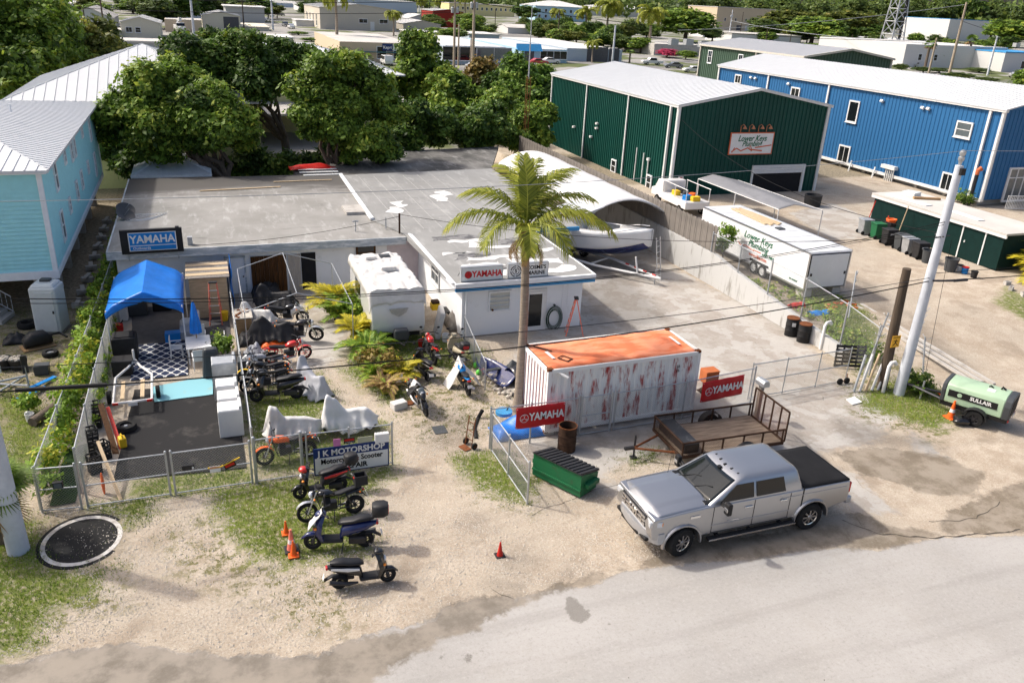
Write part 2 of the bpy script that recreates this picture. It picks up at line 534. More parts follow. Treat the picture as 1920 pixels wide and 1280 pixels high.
thin_polys=[[(-2.04,20.70,0.00),(-0.48,21.04,0.00),(0.12,18.83,0.00),(0.97,17.67,0.00),(1.81,17.86,0.00),(1.89,16.54,0.00),(-0.36,17.23,0.00),(-1.74,18.71,0.00)],
   [(-4.79,19.63,0.00),(-3.03,19.32,0.00),(-2.80,17.58,0.00),(-4.14,17.24,0.00),(-4.70,16.54,0.00)],[(0.19,17.90,0.00),(2.31,17.48,0.00),(2.20,15.27,0.00),(0.55,15.97,0.00)],
   [(5.66,28.11,0.00),(10.24,30.13,0.00),(10.15,24.18,0.00),(7.98,23.16,-0.00),(5.77,23.40,0.00)],[(6.96,22.34,0.00),(9.10,20.04,0.00),(8.13,18.52,0.00),(6.78,19.49,0.00)],
   [(-14,24),(-14,40),(-5.0,40),(-5.0,24)],[(26.56,27.29,0.00),(28.61,26.78,0.00),(27.10,20.49,0.00),(23.79,18.38,0.00),(22.17,20.91,0.00)],
   [(28.92,36.33,0.00),(30.77,32.26,0.00),(28.61,26.78,0.00),(24.67,23.11,0.00),(26.40,29.38,0.00)],[(11.53,20.01,0.00),(14.13,20.69,0.00),(12.89,19.96,-0.00)]]
conc_polys=[[(10.21,27.93,0.00),(17.96,36.89,0.00),(20.05,43.46,0.00),(25.44,46.11,0.00),(25.14,37.63,0.00),(25.64,29.21,0.00),(24.07,23.37,0.00),(24.03,20.41,0.00),(21.46,19.03,0.00),(17.34,19.06,0.00),(13.59,20.48,0.00),
   (11.53,20.01,0.00),(10.91,19.52,0.00),(12.75,19.00,0.00),(11.18,18.21,0.00),(9.59,19.90,0.00),(9.11,21.74,0.00)],
   [(3.61,38.47,0.00),(4.58,40.04,0.00),(5.89,39.75,0.00),(5.43,35.11,0.00),(4.74,31.23,-0.00),(3.50,30.18,0.00),(2.67,29.88,0.00)],
   [(16.62,19.26,0.00),(18.30,19.15,-0.00),(19.15,17.50,0.00),(18.91,15.36,0.00),(17.60,15.74,0.00),(17.26,18.38,0.00)],[(23.69,20.06,0.00),(23.24,17.39,0.00),(22.41,18.00,-0.00)],
   [(44.87,49.13,0.70),(43.48,40.17,0.70),(37.20,40.07,0.70),(39.05,46.76,0.70)],
   [(-4.59,26.28,0.00),(-5.04,31.88,0.00),(-4.51,37.49,0.00),(-4.10,41.81,0.00),(-3.66,40.14,0.00),(-4.02,26.13,0.00)]]
soil_polys=[[(-14,24),(-14,60),(-5.2,60),(-5.2,24)],[(-6.13,22.69,0.00),(-3.07,22.07,0.00),(-3.01,20.00,0.00),(-4.65,19.48,0.00),(-5.20,19.97,0.00)],
   [(-5.0,37),(-4.4,37),(-4.4,62),(-5.0,62)],[(-30,57),(60,57.5),(60,72),(-30,72)]]

def axis_pts(lo,hi,step,far_lo,far_hi):
 a=[lo]
 s=step
 while a[-1]>far_lo:
  s*=1.35
  a.append(a[-1]-s)
 b=[hi]
 s=step
 while b[-1]<far_hi:
  s*=1.35
  b.append(b[-1]+s)
 return np.array(a[::-1][:-1]+list(np.arange(lo,hi,step))+b)
gx=axis_pts(-14,46,0.2,-2500,3500)
gy=axis_pts(7,46,0.2,-800,4500)
GX,GY=np.meshgrid(gx,gy)
fx,fy=GX.ravel(),GY.ravel()

def sst(a,b,t):
 t=np.clip((t-a)/(b-a),0,1)
 return t*t*(3-2*t)
LOT=0.7
def ground_z(px,py):
 px,py=np.asarray(px,float),np.asarray(py,float)
 z=LOT*sst(21.5,29.0,py)*sst(25.60,25.75,px)*(1-sst(90,110,py))
 near=(np.abs(px)<60)&(py<70)
 z=z+np.where(near,0.018*np.sin(px*0.9+1.3*np.sin(py*0.7))*np.cos(py*0.8+px*0.3),0)
 return z
def gz(px,py):
 return float(ground_z(px,py))

def zone(polys):
 out=np.full(fx.shape,-9.0)
 for pl in polys:
  a=np.array([(q[0],q[1])for q in pl])
  lo,hi=a.min(0)-3,a.max(0)+3
  sel=(fx>lo[0])&(fx<hi[0])&(fy>lo[1])&(fy<hi[1])
  if sel.any():
   out[sel]=np.maximum(out[sel],poly_sd(fx[sel],fy[sel],pl))
 return np.clip(out,-3,3)
me=bpy.data.meshes.new('ground')
nx,ny=len(gx),len(gy)
me.vertices.add(nx*ny)
zz=ground_z(fx,fy)
me.vertices.foreach_set('co',np.stack([fx,fy,zz],1).astype(np.float32).ravel())
idx=np.arange(nx*ny).reshape(ny,nx)
q=np.stack([idx[:-1,:-1],idx[:-1,1:],idx[1:,1:],idx[1:,:-1]],-1).reshape(-1,4)
me.loops.add(q.size)
me.loops.foreach_set('vertex_index',q.ravel().astype(np.int32))
me.polygons.add(len(q))
me.polygons.foreach_set('loop_start',np.arange(0,q.size,4,dtype=np.int32))
me.update(calc_edges=True)
me.polygons.foreach_set('use_smooth',[True]*len(q))
ZN={'z_road':zone([road_poly]),'z_wet':zone(wet_polys),'z_dark':zone(dark_polys),'z_stain_shade':zone(stain_shade_polys),'z_grass':zone(grass_polys),
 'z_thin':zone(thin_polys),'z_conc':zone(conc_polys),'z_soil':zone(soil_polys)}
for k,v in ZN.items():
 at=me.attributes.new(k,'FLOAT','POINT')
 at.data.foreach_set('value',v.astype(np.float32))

gm=bpy.data.materials.new('ground')
gm.use_nodes=True
nt=gm.node_tree
N=nt.nodes
L=nt.links
bs=N['Principled BSDF']
geo=N.new('ShaderNodeNewGeometry')
def nz(scale,detail=5,rough=0.6):
 n=N.new('ShaderNodeTexNoise')
 n.inputs['Scale'].default_value=scale
 n.inputs['Detail'].default_value=detail
 n.inputs['Roughness'].default_value=rough
 L.new(geo.outputs['Position'],n.inputs['Vector'])
 return n.outputs['Fac']
def mth(op,a,b=None,c=None):
 n=N.new('ShaderNodeMath')
 n.operation=op
 for i,v in enumerate((a,b,c)):
  if v is None:
   continue
  if isinstance(v,(int,float)):
   n.inputs[i].default_value=v
  else:
   L.new(v,n.inputs[i])
 return n.outputs[0]
def mix(fac,a,b):
 n=N.new('ShaderNodeMix')
 n.data_type='RGBA'
 for s,v in((n.inputs[0],fac),(n.inputs[6],a),(n.inputs[7],b)):
  if isinstance(v,(int,float)):
   s.default_value=v
  elif isinstance(v,tuple):
   s.default_value=(*v,1)
  else:
   L.new(v,s)
 return n.outputs[2]
def ramp(v,a,b):
 n=N.new('ShaderNodeMapRange')
 n.interpolation_type='SMOOTHSTEP'
 n.inputs[1].default_value=a
 n.inputs[2].default_value=b
 L.new(v,n.inputs[0])
 return n.outputs[0]
def attr(nm):
 n=N.new('ShaderNodeAttribute')
 n.attribute_name=nm
 return n.outputs['Fac']
n_big,n_mid,n_fine,n_grit=nz(0.22,6),nz(1.1,8,0.65),nz(6,8,0.7),nz(42,4,0.75)
n_mid2=nz(2.3,7,0.7)
n_peb=nz(15,5,0.8)
n_trk=nz(0.6,6,0.6)
vor=N.new('ShaderNodeTexVoronoi')
vor.inputs['Scale'].default_value=22
L.new(geo.outputs['Position'],vor.inputs['Vector'])
def mask(nm,amp,soft,n=n_mid2,off=0.0):
 d=mth('ADD',attr(nm),mth('MULTIPLY',mth('SUBTRACT',n,0.5),amp))
 return ramp(d,-soft+off,soft+off)
# limestone gravel and sand
grav=mix(ramp(n_mid,0.35,0.7),(0.345,0.28,0.21),(0.48,0.412,0.33))
grav=mix(ramp(n_big,0.4,0.65),grav,(0.40,0.345,0.275))
grav=mix(mth('MULTIPLY',ramp(n_grit,0.50,0.72),0.55),grav,(0.60,0.56,0.50))
grav=mix(mth('MULTIPLY',ramp(n_grit,0.47,0.30),0.55),grav,(0.21,0.165,0.12))
grav=mix(mth('MULTIPLY',ramp(n_peb,0.54,0.66),0.6),grav,(0.60,0.555,0.48))
grav=mix(mth('MULTIPLY',ramp(n_peb,0.46,0.34),0.6),grav,(0.20,0.155,0.11))
grav=mix(mth('MULTIPLY',ramp(n_trk,0.54,0.66),0.45),grav,(0.23,0.185,0.14))
# soil and leaf litter
soilc=mix(ramp(n_fine,0.35,0.65),(0.15,0.125,0.085),(0.32,0.275,0.20))
cc=mix(mask('z_soil',1.6,0.5),grav,soilc)
# beyond the lots: worn asphalt, lawns and sandy yards
sep=N.new('ShaderNodeSeparateXYZ')
L.new(geo.outputs['Position'],sep.inputs[0])
n_town=nz(0.035,5,0.55)
town=mix(ramp(n_town,0.42,0.50),(0.19,0.185,0.18),(0.29,0.28,0.26))
town=mix(ramp(nz(0.05,4,0.5),0.50,0.54),town,(0.10,0.12,0.045))
cc=mix(ramp(sep.outputs[1],74.0,80.0),cc,town)
# concrete yard
conc=mix(ramp(n_mid,0.38,0.66),(0.33,0.297,0.262),(0.395,0.372,0.338))
conc=mix(mth('MULTIPLY',ramp(n_fine,0.50,0.66),0.55),conc,(0.29,0.255,0.215))
conc=mix(ramp(n_trk,0.50,0.53),conc,mix(0.5,conc,(0.48,0.465,0.44)))
conc=mix(mth('MULTIPLY',ramp(n_peb,0.52,0.68),0.4),conc,(0.25,0.22,0.185))
conc=mix(mth('MULTIPLY',ramp(n_mid2,0.57,0.70),0.5),conc,(0.27,0.225,0.175))
cc=mix(mask('z_conc',1.5,0.18),cc,conc)
# thin grass over gravel, full grass
thin=mth('MULTIPLY',mask('z_thin',1.2,0.6),ramp(mth('MULTIPLY',n_mid2,mth('ADD',n_fine,0.5)),0.47,0.60))
cc=mix(thin,cc,(0.15,0.14,0.06))
gcol=mix(ramp(n_mid2,0.35,0.65),(0.10,0.125,0.030),(0.16,0.185,0.045))
cc=mix(mth('MULTIPLY',mask('z_grass',1.9,0.40,n_mid2),ramp(n_fine,0.30,0.55)),cc,gcol)
# darkened patches: stains, and shade beside the shop painted into the ground colour
cc=mix(mth('MULTIPLY',mask('z_stain_shade',1.4,0.6),0.55),cc,mix(0.72,cc,(0.05,0.045,0.04)))
# road
rc=mix(ramp(n_big,0.35,0.65),(0.33,0.317,0.30),(0.38,0.366,0.348))
rc=mix(mth('MULTIPLY',ramp(n_trk,0.5,0.7),0.35),rc,(0.30,0.283,0.26))
mpr=N.new('ShaderNodeMapping')
mpr.inputs['Rotation'].default_value=(0,0,R(12))
mpr.inputs['Scale'].default_value=(0.10,1.6,1)
L.new(geo.outputs['Position'],mpr.inputs[0])
n_str=N.new('ShaderNodeTexNoise')
n_str.inputs['Scale'].default_value=1.0
n_str.inputs['Detail'].default_value=6
L.new(mpr.outputs[0],n_str.inputs['Vector'])
rc=mix(mth('MULTIPLY',ramp(n_str.outputs['Fac'],0.50,0.68),0.40),rc,(0.25,0.238,0.222))
n_agg=nz(8.5,8,0.85)
rc=mix(mth('MULTIPLY',ramp(n_agg,0.52,0.64),0.55),rc,(0.42,0.405,0.385))
rc=mix(mth('MULTIPLY',ramp(n_agg,0.47,0.36),0.55),rc,(0.225,0.214,0.20))
rc=mix(ramp(nz(5.0,3,0.9),0.715,0.735),rc,(0.09,0.082,0.072))
rc=mix(mth('MULTIPLY',ramp(n_mid,0.45,0.75),0.35),rc,(0.33,0.31,0.28))
rc=mix(mth('MULTIPLY',ramp(n_peb,0.50,0.70),0.45),rc,(0.27,0.255,0.235))
rc=mix(mth('MULTIPLY',ramp(n_grit,0.55,0.75),0.35),rc,(0.48,0.465,0.445))
rc=mix(mth('MULTIPLY',ramp(n_grit,0.44,0.28),0.40),rc,(0.27,0.25,0.225))
road_m=mask('z_road',0.8,0.05)
cc=mix(road_m,cc,rc)
dark=mask('z_dark',0.35,0.04,n_fine)
cc=mix(mth('MULTIPLY',dark,0.85),cc,mix(ramp(n_grit,0.4,0.65),(0.14,0.13,0.115),(0.27,0.255,0.235)))
# wet film: darker, browner, glossy
wet=mask('z_wet',0.9,0.10)
wetc=mix(ramp(n_mid,0.36,0.62),(0.12,0.098,0.07),(0.245,0.207,0.16))
wetc=mix(mth('MULTIPLY',ramp(n_peb,0.5,0.68),0.35),wetc,(0.27,0.23,0.18))
cc=mix(mth('MULTIPLY',wet,0.78),cc,wetc)
L.new(cc,bs.inputs['Base Color'])
rr=mth('SUBTRACT',0.95,mth('MULTIPLY',mth('MULTIPLY',wet,ramp(n_mid,0.38,0.58)),0.62))
L.new(rr,bs.inputs['Roughness'])
bs.inputs['Specular IOR Level'].default_value=0.22
hh=mth('ADD',mth('MULTIPLY',n_grit,0.5),mth('MULTIPLY',n_fine,0.9))
hh=mth('MULTIPLY',hh,mth('SUBTRACT',1.0,mth('MULTIPLY',mth('MAXIMUM',wet,mth('MULTIPLY',road_m,0.75)),0.93)))
bp=N.new('ShaderNodeBump')
bp.inputs['Strength'].default_value=0.55
bp.inputs['Distance'].default_value=0.05
L.new(hh,bp.inputs['Height'])
L.new(bp.outputs[0],bs.inputs['Normal'])
me.materials.append(gm)
ground=bpy.data.objects.new('ground',me)
col.objects.link(ground)
tag(ground,'pale limestone gravel and road surface of the whole lot','ground',kind='structure')

def mask_at(nm,px,py):
 """bilinear lookup of a zone at points inside the fine area"""
 g=ZN[nm].reshape(ny,nx)
 i=np.clip(np.searchsorted(gx,px)-1,0,nx-2)
 j=np.clip(np.searchsorted(gy,py)-1,0,ny-2)
 return g[j,i]

# grass blades
def scatter_grass():
 n=700000
 px=rng.uniform(-13,30,n)
 py=rng.uniform(13,40,n)
 nzv=np.sin(px*2.1+np.sin(py*1.7)*2)*np.sin(py*2.6+np.sin(px*1.3)*2)*0.28+rng.normal(0,0.16,n)
 g=mask_at('z_grass',px,py)+nzv*1.25+0.12*np.sin(px*5.3+py*2.1)*np.sin(py*6.1-px*1.7)
 t=mask_at('z_thin',px,py)+nzv*2.2
 keep=((g>0.05)|((t>0.35)&(rng.random(n)<0.16)))&(mask_at('z_road',px,py)<-0.3)
 px,py,g=px[keep],py[keep],g[keep]
 n=len(px)
 h=np.clip(0.035+0.045*rng.random(n)+0.05*np.clip(g,0,0.7)*rng.random(n),0.03,0.16)
 a=rng.uniform(0,2*PI,n)
 wd=rng.uniform(0.006,0.014,n)
 ln=rng.uniform(0.2,0.9,n)*h
 b=rng.uniform(0,2*PI,n)
 z=ground_z(px,py)
 v=np.zeros((n,3,3))
 v[:,0]=np.stack([px+np.cos(a)*wd,py+np.sin(a)*wd,z-0.005],1)
 v[:,1]=np.stack([px-np.cos(a)*wd,py-np.sin(a)*wd,z-0.005],1)
 v[:,2]=np.stack([px+np.cos(b)*ln,py+np.sin(b)*ln,z+h],1)
 tn=np.clip(0.45+0.35*np.sin(px*0.8+1)*np.cos(py*0.9)+rng.normal(0,0.22,n)-0.35*(g<0.1),0,1)
 tn=np.where(rng.random(n)<0.05,1.0,tn)
 o=raw_mesh('grass',v.reshape(-1,3),3,'leaf_grass',tint=np.repeat(tn,3))
 tag(o,'short weedy green grass in patches along the fences and verge','grass',kind='stuff')
scatter_grass()

# loose limestone pebbles on the verge
mat('pebble',(0.50,0.45,0.385),0.95,var=0.3,scale=9,coord='Generated')
def scatter_pebbles():
 n=110000
 px=rng.uniform(-7,14,n)
 py=rng.uniform(13.5,31,n)
 keep=(mask_at('z_road',px,py)<-0.05)&(mask_at('z_grass',px,py)<0.3)&(mask_at('z_wet',px,py)<0)&(mask_at('z_conc',px,py)<0.2)
 dens=0.35+0.65*(np.sin(px*1.3+np.sin(py*2.0))*np.cos(py*1.1+np.sin(px*1.9))>0)
 keep&=rng.random(n)<dens
 keep&=~((px>-4.4)&(px<4.8)&(py>22.4)&(py<30)&(px<0.5))
 px,py=px[keep],py[keep]
 n=len(px)
 s=rng.uniform(0.008,0.026,n)*np.where(rng.random(n)<0.04,1.8,1)
 a=rng.uniform(0,2*PI,n)
 z=ground_z(px,py)
 ring=[np.stack([px+np.cos(a+k*PI/2)*s*(1.2 if k%2 else 0.85),py+np.sin(a+k*PI/2)*s*(1.2 if k%2 else 0.85),z+s*0.05],1)for k in range(4)]
 top=np.stack([px,py,z+s*0.75],1)
 v=np.zeros((n,4,3,3))
 for k in range(4):
  v[:,k,0],v[:,k,1],v[:,k,2]=ring[k],ring[(k+1)%4],top
 o=raw_mesh('gravel',v.reshape(-1,3),3,'pebble')
 tag(o,'loose white limestone pebbles scattered over the verge','gravel',kind='stuff')
scatter_pebbles()

# cracks and the broken asphalt lip along the road edge
mat('crack',(0.07,0.062,0.052),0.95,var=0.3)
def crack(pts,w_,seed):
 g=random.Random(seed)
 path=[]
 for a,b in zip(pts[:-1],pts[1:]):
  a,b=Vector(a),Vector(b)
  k=max(2,int((b-a).length/0.12))
  for i in range(k):
   p=a.lerp(b,i/k)
   n_=mnoise.noise_vector(Vector((p.x*2.1+seed,p.y*2.1,0)))
   path.append((p.x+n_.x*0.16,p.y+n_.y*0.16,w_*g.uniform(0.3,1.3)))
 mb=MB()
 vs,fs=[],[]
 for i,(x,y,ww)in enumerate(path):
  z=gz(x,y)+0.006
  vs+=[(x,y-ww,z),(x,y+ww,z)]
  if i:
   fs.append((2*i-2,2*i-1,2*i+1,2*i))
 mb.add(vs,fs)
 o=mb.build('road_crack','crack',ground,fix=False)
for i,(pl,w_)in enumerate((([(16.98,15.50,-0.00),(17.44,14.67,0.00),(19.00,13.99,0.00),(20.44,13.78,-0.00),(22.11,13.45,-0.00)],0.026),([(17.44,15.79,0.00),(17.32,14.98,-0.00),(17.52,14.54,0.00)],0.02),
       ([(19.56,14.74,0.00),(21.15,14.41,0.00),(22.76,14.84,0.00)],0.015),([(19.18,20.87,0.00),(19.16,18.54,0.00),(18.91,16.27,-0.00)],0.015),([(21.18,22.79,0.00),(21.36,20.27,0.00)],0.012),([(5.87,15.79,0.00),(6.00,15.32,0.00),(6.34,15.14,0.00)],0.012),
       ([(15.98,29.91,0.00),(21.54,31.27,0.00),(21.55,26.10,0.00)],0.008),([(23.29,33.56,0.00),(22.59,25.27,0.00),(21.97,21.87,0.00)],0.010),([(8.01,18.41,0.00),(9.71,18.93,0.00),(11.50,19.19,0.00)],0.010),([(2.69,30.39,0.00),(4.78,30.83,0.00)],0.02),([(3.25,34.31,0.00),(5.28,34.47,0.00)],0.015))):
 crack(pl,w_,i)

# building helpers
def ring(mb,c,w,h,t,d,ax):
 """rectangular frame centred at c; ax 'x' lies in a plane x = const, 'y' in y = const"""
 for k in(-1,1):
  if ax=='y':
   mb.box((c[0]+k*(w-t)/2,c[1],c[2]),(t,d,h))
   mb.box((c[0],c[1],c[2]+k*(h-t)/2),(w-2*t,d,t))
  else:
   mb.box((c[0],c[1]+k*(w-t)/2,c[2]),(d,t,h))
   mb.box((c[0],c[1],c[2]+k*(h-t)/2),(d,w-2*t,t))
def window(parent,c,w,h,ax,out=-1,fm='trim_white',pm='glass',mun='h',t=0.09,sill=True):
 """frame with pane as its child, proud of the wall; out = side the wall faces along the axis"""
 mb=MB()
 ring(mb,c,w,h,t,0.10,ax)
 if mun in('h','hv'):
  mb.box(c,(w-2*t,0.07,0.05)if ax=='y' else(0.07,w-2*t,0.05))
 if mun in('v','hv'):
  mb.box(c,(0.05,0.068,h-2*t)if ax=='y' else(0.068,0.05,h-2*t))
 if sill:
  mb.box((c[0],c[1]+out*0.04,c[2]-h/2-0.03)if ax=='y' else(c[0]+out*0.04,c[1],c[2]-h/2-0.03),(w+0.1,0.16,0.06)if ax=='y' else(0.16,w+0.1,0.06))
 f=mb.build('window',fm,parent)
 p=MB().box(c,(w-2*t+0.01,0.03,h-2*t+0.01)if ax=='y' else(0.03,w-2*t+0.01,h-2*t+0.01)).build('pane',pm,f)
 return f
def ribs(mb,a0,a1,pitch,fn):
 n=int((a1-a0)/pitch)
 for i in range(n+1):
  fn(mb,a0+i*(a1-a0)/n)
def gable_roof(parent,x0,x1,y0,y1,eave,ridge,m,over=0.25,th=0.12,seam=0.5,along='y',rib=0.03,name='roof'):
 """ridge runs along the given axis"""
 mb=MB()
 if along=='y':
  xm=(x0+x1)/2
  k=(ridge-eave)/(xm-x0)
  a,b=x0-over,x1+over
  ze=eave-over*k
  mb.prism([(a,ze),(xm,ridge),(b,ze),(b,ze+th),(xm,ridge+th),(a,ze+th)],y0-over,y1+over,'Y')
  n=int((y1-y0+2*over)/seam)
  for i in range(n+1):
   y=y0-over+0.02+i*(y1-y0+2*over-0.04)/n
   for s in(0,1):
    p=[(a,ze+th-0.01),(xm,ridge+th-0.01),(xm,ridge+th+rib),(a,ze+th+rib)]if s==0 else[(xm,ridge+th-0.01),(b,ze+th-0.01),(b,ze+th+rib),(xm,ridge+th+rib)]
    mb.prism(p,y-0.018,y+0.018,'Y')
 else:
  ym=(y0+y1)/2
  k=(ridge-eave)/(ym-y0)
  a,b=y0-over,y1+over
  ze=eave-over*k
  mb.prism([(a,ze),(ym,ridge),(b,ze),(b,ze+th),(ym,ridge+th),(a,ze+th)],x0-over,x1+over,'X')
  n=int((x1-x0+2*over)/seam)
  for i in range(n+1):
   x=x0-over+0.02+i*(x1-x0+2*over-0.04)/n
   for s in(0,1):
    p=[(a,ze+th-0.01),(ym,ridge+th-0.01),(ym,ridge+th+rib),(a,ze+th+rib)]if s==0 else[(ym,ridge+th-0.01),(b,ze+th-0.01),(b,ze+th+rib),(ym,ridge+th+rib)]
    mb.prism(p,x-0.018,x+0.018,'X')
 return mb.build(name,m,parent)
def hip_roof(parent,x0,x1,y0,y1,eave,ridge,run,m,th=0.12,seam=0.6,name='roof'):
 """hips at 45 degrees with horizontal run; ridge along x or a point"""
 mb=MB()
 E=[(x0,y0),(x1,y0),(x1,y1),(x0,y1)]
 ym=(y0+y1)/2
 ra,rb=(x0+run,ym,ridge),(x1-run,ym,ridge)
 for dz in(0,):
  vs=[(*e,eave)for e in E]+[ra,rb]+[(*e,eave-th)for e in E]
  mb.add(vs,[(0,1,5,4),(2,3,4,5),(1,2,5),(3,0,4),(6,7,1,0),(7,8,2,1),(8,9,3,2),(9,6,0,3),(9,8,7,6)])
 k=(ridge-eave)
 def strip(p,q):
  p,q=Vector(p),Vector(q)
  up=Vector((0,0,0.035))
  side=(q-p).cross(up).normalized()*0.02
  mb.add([p-side,p+side,q+side,q-side,p-side+up,p+side+up,q+side+up,q-side+up],
   [(0,3,2,1),(4,5,6,7),(0,1,5,4),(1,2,6,5),(2,3,7,6),(3,0,4,7)])
 dy=ym-y0
 n=int((x1-x0)/seam)
 for i in range(1,n):
  x=x0+(x1-x0)*i/n
  t=min(1,(x-x0)/run,(x1-x)/run)
  for s in(-1,1):
   ye=y0 if s<0 else y1
   strip((x,ye,eave),(x,ye-s*dy*t,eave+k*t))
 n=int((y1-y0)/seam)
 for i in range(1,n):
  y=y0+(y1-y0)*i/n
  t=min((y-y0)/dy,(y1-y)/dy)
  strip((x0,y,eave),(x0+run*t,y,eave+k*t))
  strip((x1,y,eave),(x1-run*t,y,eave+k*t))
 strip((x0,y0,eave),ra)
 strip((x1,y0,eave),rb)
 return mb.build(name,m,parent)

# boat shop (flat roofed, L-shaped)
def flatroof(name,c1,c2,white,back=False):
 m=bpy.data.materials.new(name)
 m.use_nodes=True
 nt=m.node_tree
 b=nt.nodes['Principled BSDF']
 b.inputs['Roughness'].default_value=0.85
 g=nt.nodes.new('ShaderNodeNewGeometry')
 def nzz(s,sc=(1,1,1)):
  mp=nt.nodes.new('ShaderNodeMapping')
  mp.inputs['Scale'].default_value=sc
  nt.links.new(g.outputs['Position'],mp.inputs[0])
  n=nt.nodes.new('ShaderNodeTexNoise')
  n.inputs['Scale'].default_value=s
  n.inputs['Detail'].default_value=7
  n.inputs['Roughness'].default_value=0.65
  nt.links.new(mp.outputs[0],n.inputs['Vector'])
  return n.outputs['Fac']
 def rmp(v,a,bb):
  n=nt.nodes.new('ShaderNodeMapRange')
  n.interpolation_type='SMOOTHSTEP'
  n.inputs[1].default_value=a
  n.inputs[2].default_value=bb
  nt.links.new(v,n.inputs[0])
  return n.outputs[0]
 def mx(f,a,bb):
  n=nt.nodes.new('ShaderNodeMix')
  n.data_type='RGBA'
  for s,v in((n.inputs[0],f),(n.inputs[6],a),(n.inputs[7],bb)):
   if isinstance(v,tuple):
    s.default_value=(*v,1)
   elif isinstance(v,float):
    s.default_value=v
   else:
    nt.links.new(v,s)
  return n.outputs[2]
 cA=mx(rmp(nzz(0.35),0.35,0.65),c1,c2)
 cA=mx(rmp(nzz(1.2,(1.6,0.35,1)),0.50,0.72),cA,white)
 cA=mx(rmp(nzz(0.9,(0.4,1.2,1)),0.60,0.75),cA,tuple(x*0.72 for x in c1))
 if back:
  sp_=nt.nodes.new('ShaderNodeSeparateXYZ')
  nt.links.new(g.outputs['Position'],sp_.inputs[0])
  ad=nt.nodes.new('ShaderNodeMath')
  ad.operation='MULTIPLY_ADD'
  nt.links.new(nzz(0.5,(0.35,1.3,1)),ad.inputs[0])
  ad.inputs[1].default_value=9.0
  nt.links.new(sp_.outputs[1],ad.inputs[2])
  cA=mx(rmp(ad.outputs[0],53.5,57.5),cA,(0.075,0.07,0.065))
 nt.links.new(cA,b.inputs['Base Color'])
 M[name]=m
flatroof('flatroof',(0.215,0.21,0.195),(0.28,0.272,0.258),(0.37,0.366,0.355),True)
flatroof('flatroof_b',(0.22,0.22,0.213),(0.265,0.265,0.258),(0.33,0.33,0.322))
flatroof('flatroof_dark',(0.045,0.045,0.042),(0.16,0.155,0.145),(0.25,0.245,0.235))
mat('pink_wall',(0.60,0.53,0.55),0.85,var=0.08)
mat('roof_white',(0.62,0.62,0.61),0.8,var=0.06)
mat('roof_grey',(0.50,0.51,0.52),0.5,0.1,var=0.06)
mat('brown_wood',(0.075,0.033,0.012),0.6,var=0.5,scale=1.5,streak=(8,8,0.6))

shop=thing('boat_shop','low white L-shaped flat roofed workshop with grey roof behind the palm','building',(0,0,0))
w_=MB()
w_.bb(-4.35,9.75,39.85,40.0,-0.1,2.35)
w_.bb(-4.35,-4.2,40.0,55.2,-0.1,2.35)
w_.bb(-4.2,9.6,55.05,55.2,-0.1,2.35)
w_.build('wall','white_wall',shop)
w_=MB()
w_.bb(9.95,15.75,31.96,32.1,-0.1,2.3)
w_.bb(15.61,15.75,32.1,39.9,-0.1,2.3)
w_.bb(9.95,10.09,32.1,39.85,-0.1,2.3)
w_.bb(18.1,18.7,39.9,55.0,-0.1,2.5)
w_.bb(15.75,18.1,39.9,40.05,2.15,2.5)
w_.bb(15.75,16.0,39.9,40.05,-0.1,2.15)
w_.bb(10.1,18.1,54.9,55.0,-0.1,2.5)
w_.build('wall','white_wall',shop)
MB().bb(8.3,9.94,39.80,39.84,0,2.3).build('wall','pink_wall',shop)['label']='pale pink rendered wall behind the caravan'
# roofs
r1=MB()
r1.bb(-4.62,9.45,39.42,55.4,2.36,2.56)
r1.build('roof','flatroof',shop)
rb_=MB()
rb_.prism([(9.55,31.56),(16.08,31.56),(16.12,39.5),(18.9,39.5),(19.3,55.6),(8.3,54.6),(8.1,42.8),(9.2,39.7)],2.40,2.64,'Z')
r2=rb_.build('roof','flatroof_b',shop)
MB().prism([(8.4,54.65),(19.3,55.7),(23.2,65.2),(8.2,63.0)],2.30,2.50,'Z').build('roof','flatroof_dark',shop)['label']='dark wet rear part of the roof'
MB().bb(8.6,19.0,55.75,62.4,-0.1,2.29).build('wall','concrete',shop)
fx_=MB()
fx_.box((8.22,48.7,2.70),(0.20,11.8,0.12),rz=-0.017)
fx_.box((9.40,35.6,2.68),(0.12,8.0,0.04))
fx_.build('roof_curb','trim_white',shop)
fc=MB()
fc.bb(-4.64,9.2,39.34,39.41,2.2,2.58)
fc.bb(-4.68,-4.61,39.4,55.4,2.2,2.58)
fc.build('fascia',mat('fascia_grey',(0.36,0.40,0.43),0.7,c2=(0.60,0.62,0.63),thr=0.5,scale=1.2,streak=(1,1,4)),shop)
fc=MB()
fc.bb(9.50,16.12,31.47,31.56,2.30,2.46)
fc.bb(15.9,18.95,39.40,39.50,2.42,2.62)
fc.build('fascia','blue_trim',shop)['label']='bright blue painted eave board'
fc=MB()
fc.bb(9.48,16.14,31.44,31.58,2.46,2.66)
fc.bb(16.08,16.14,31.58,39.5,2.42,2.67)
fc.bb(9.49,9.56,31.58,39.6,2.36,2.66)
fc.build('gutter','trim_white',shop)
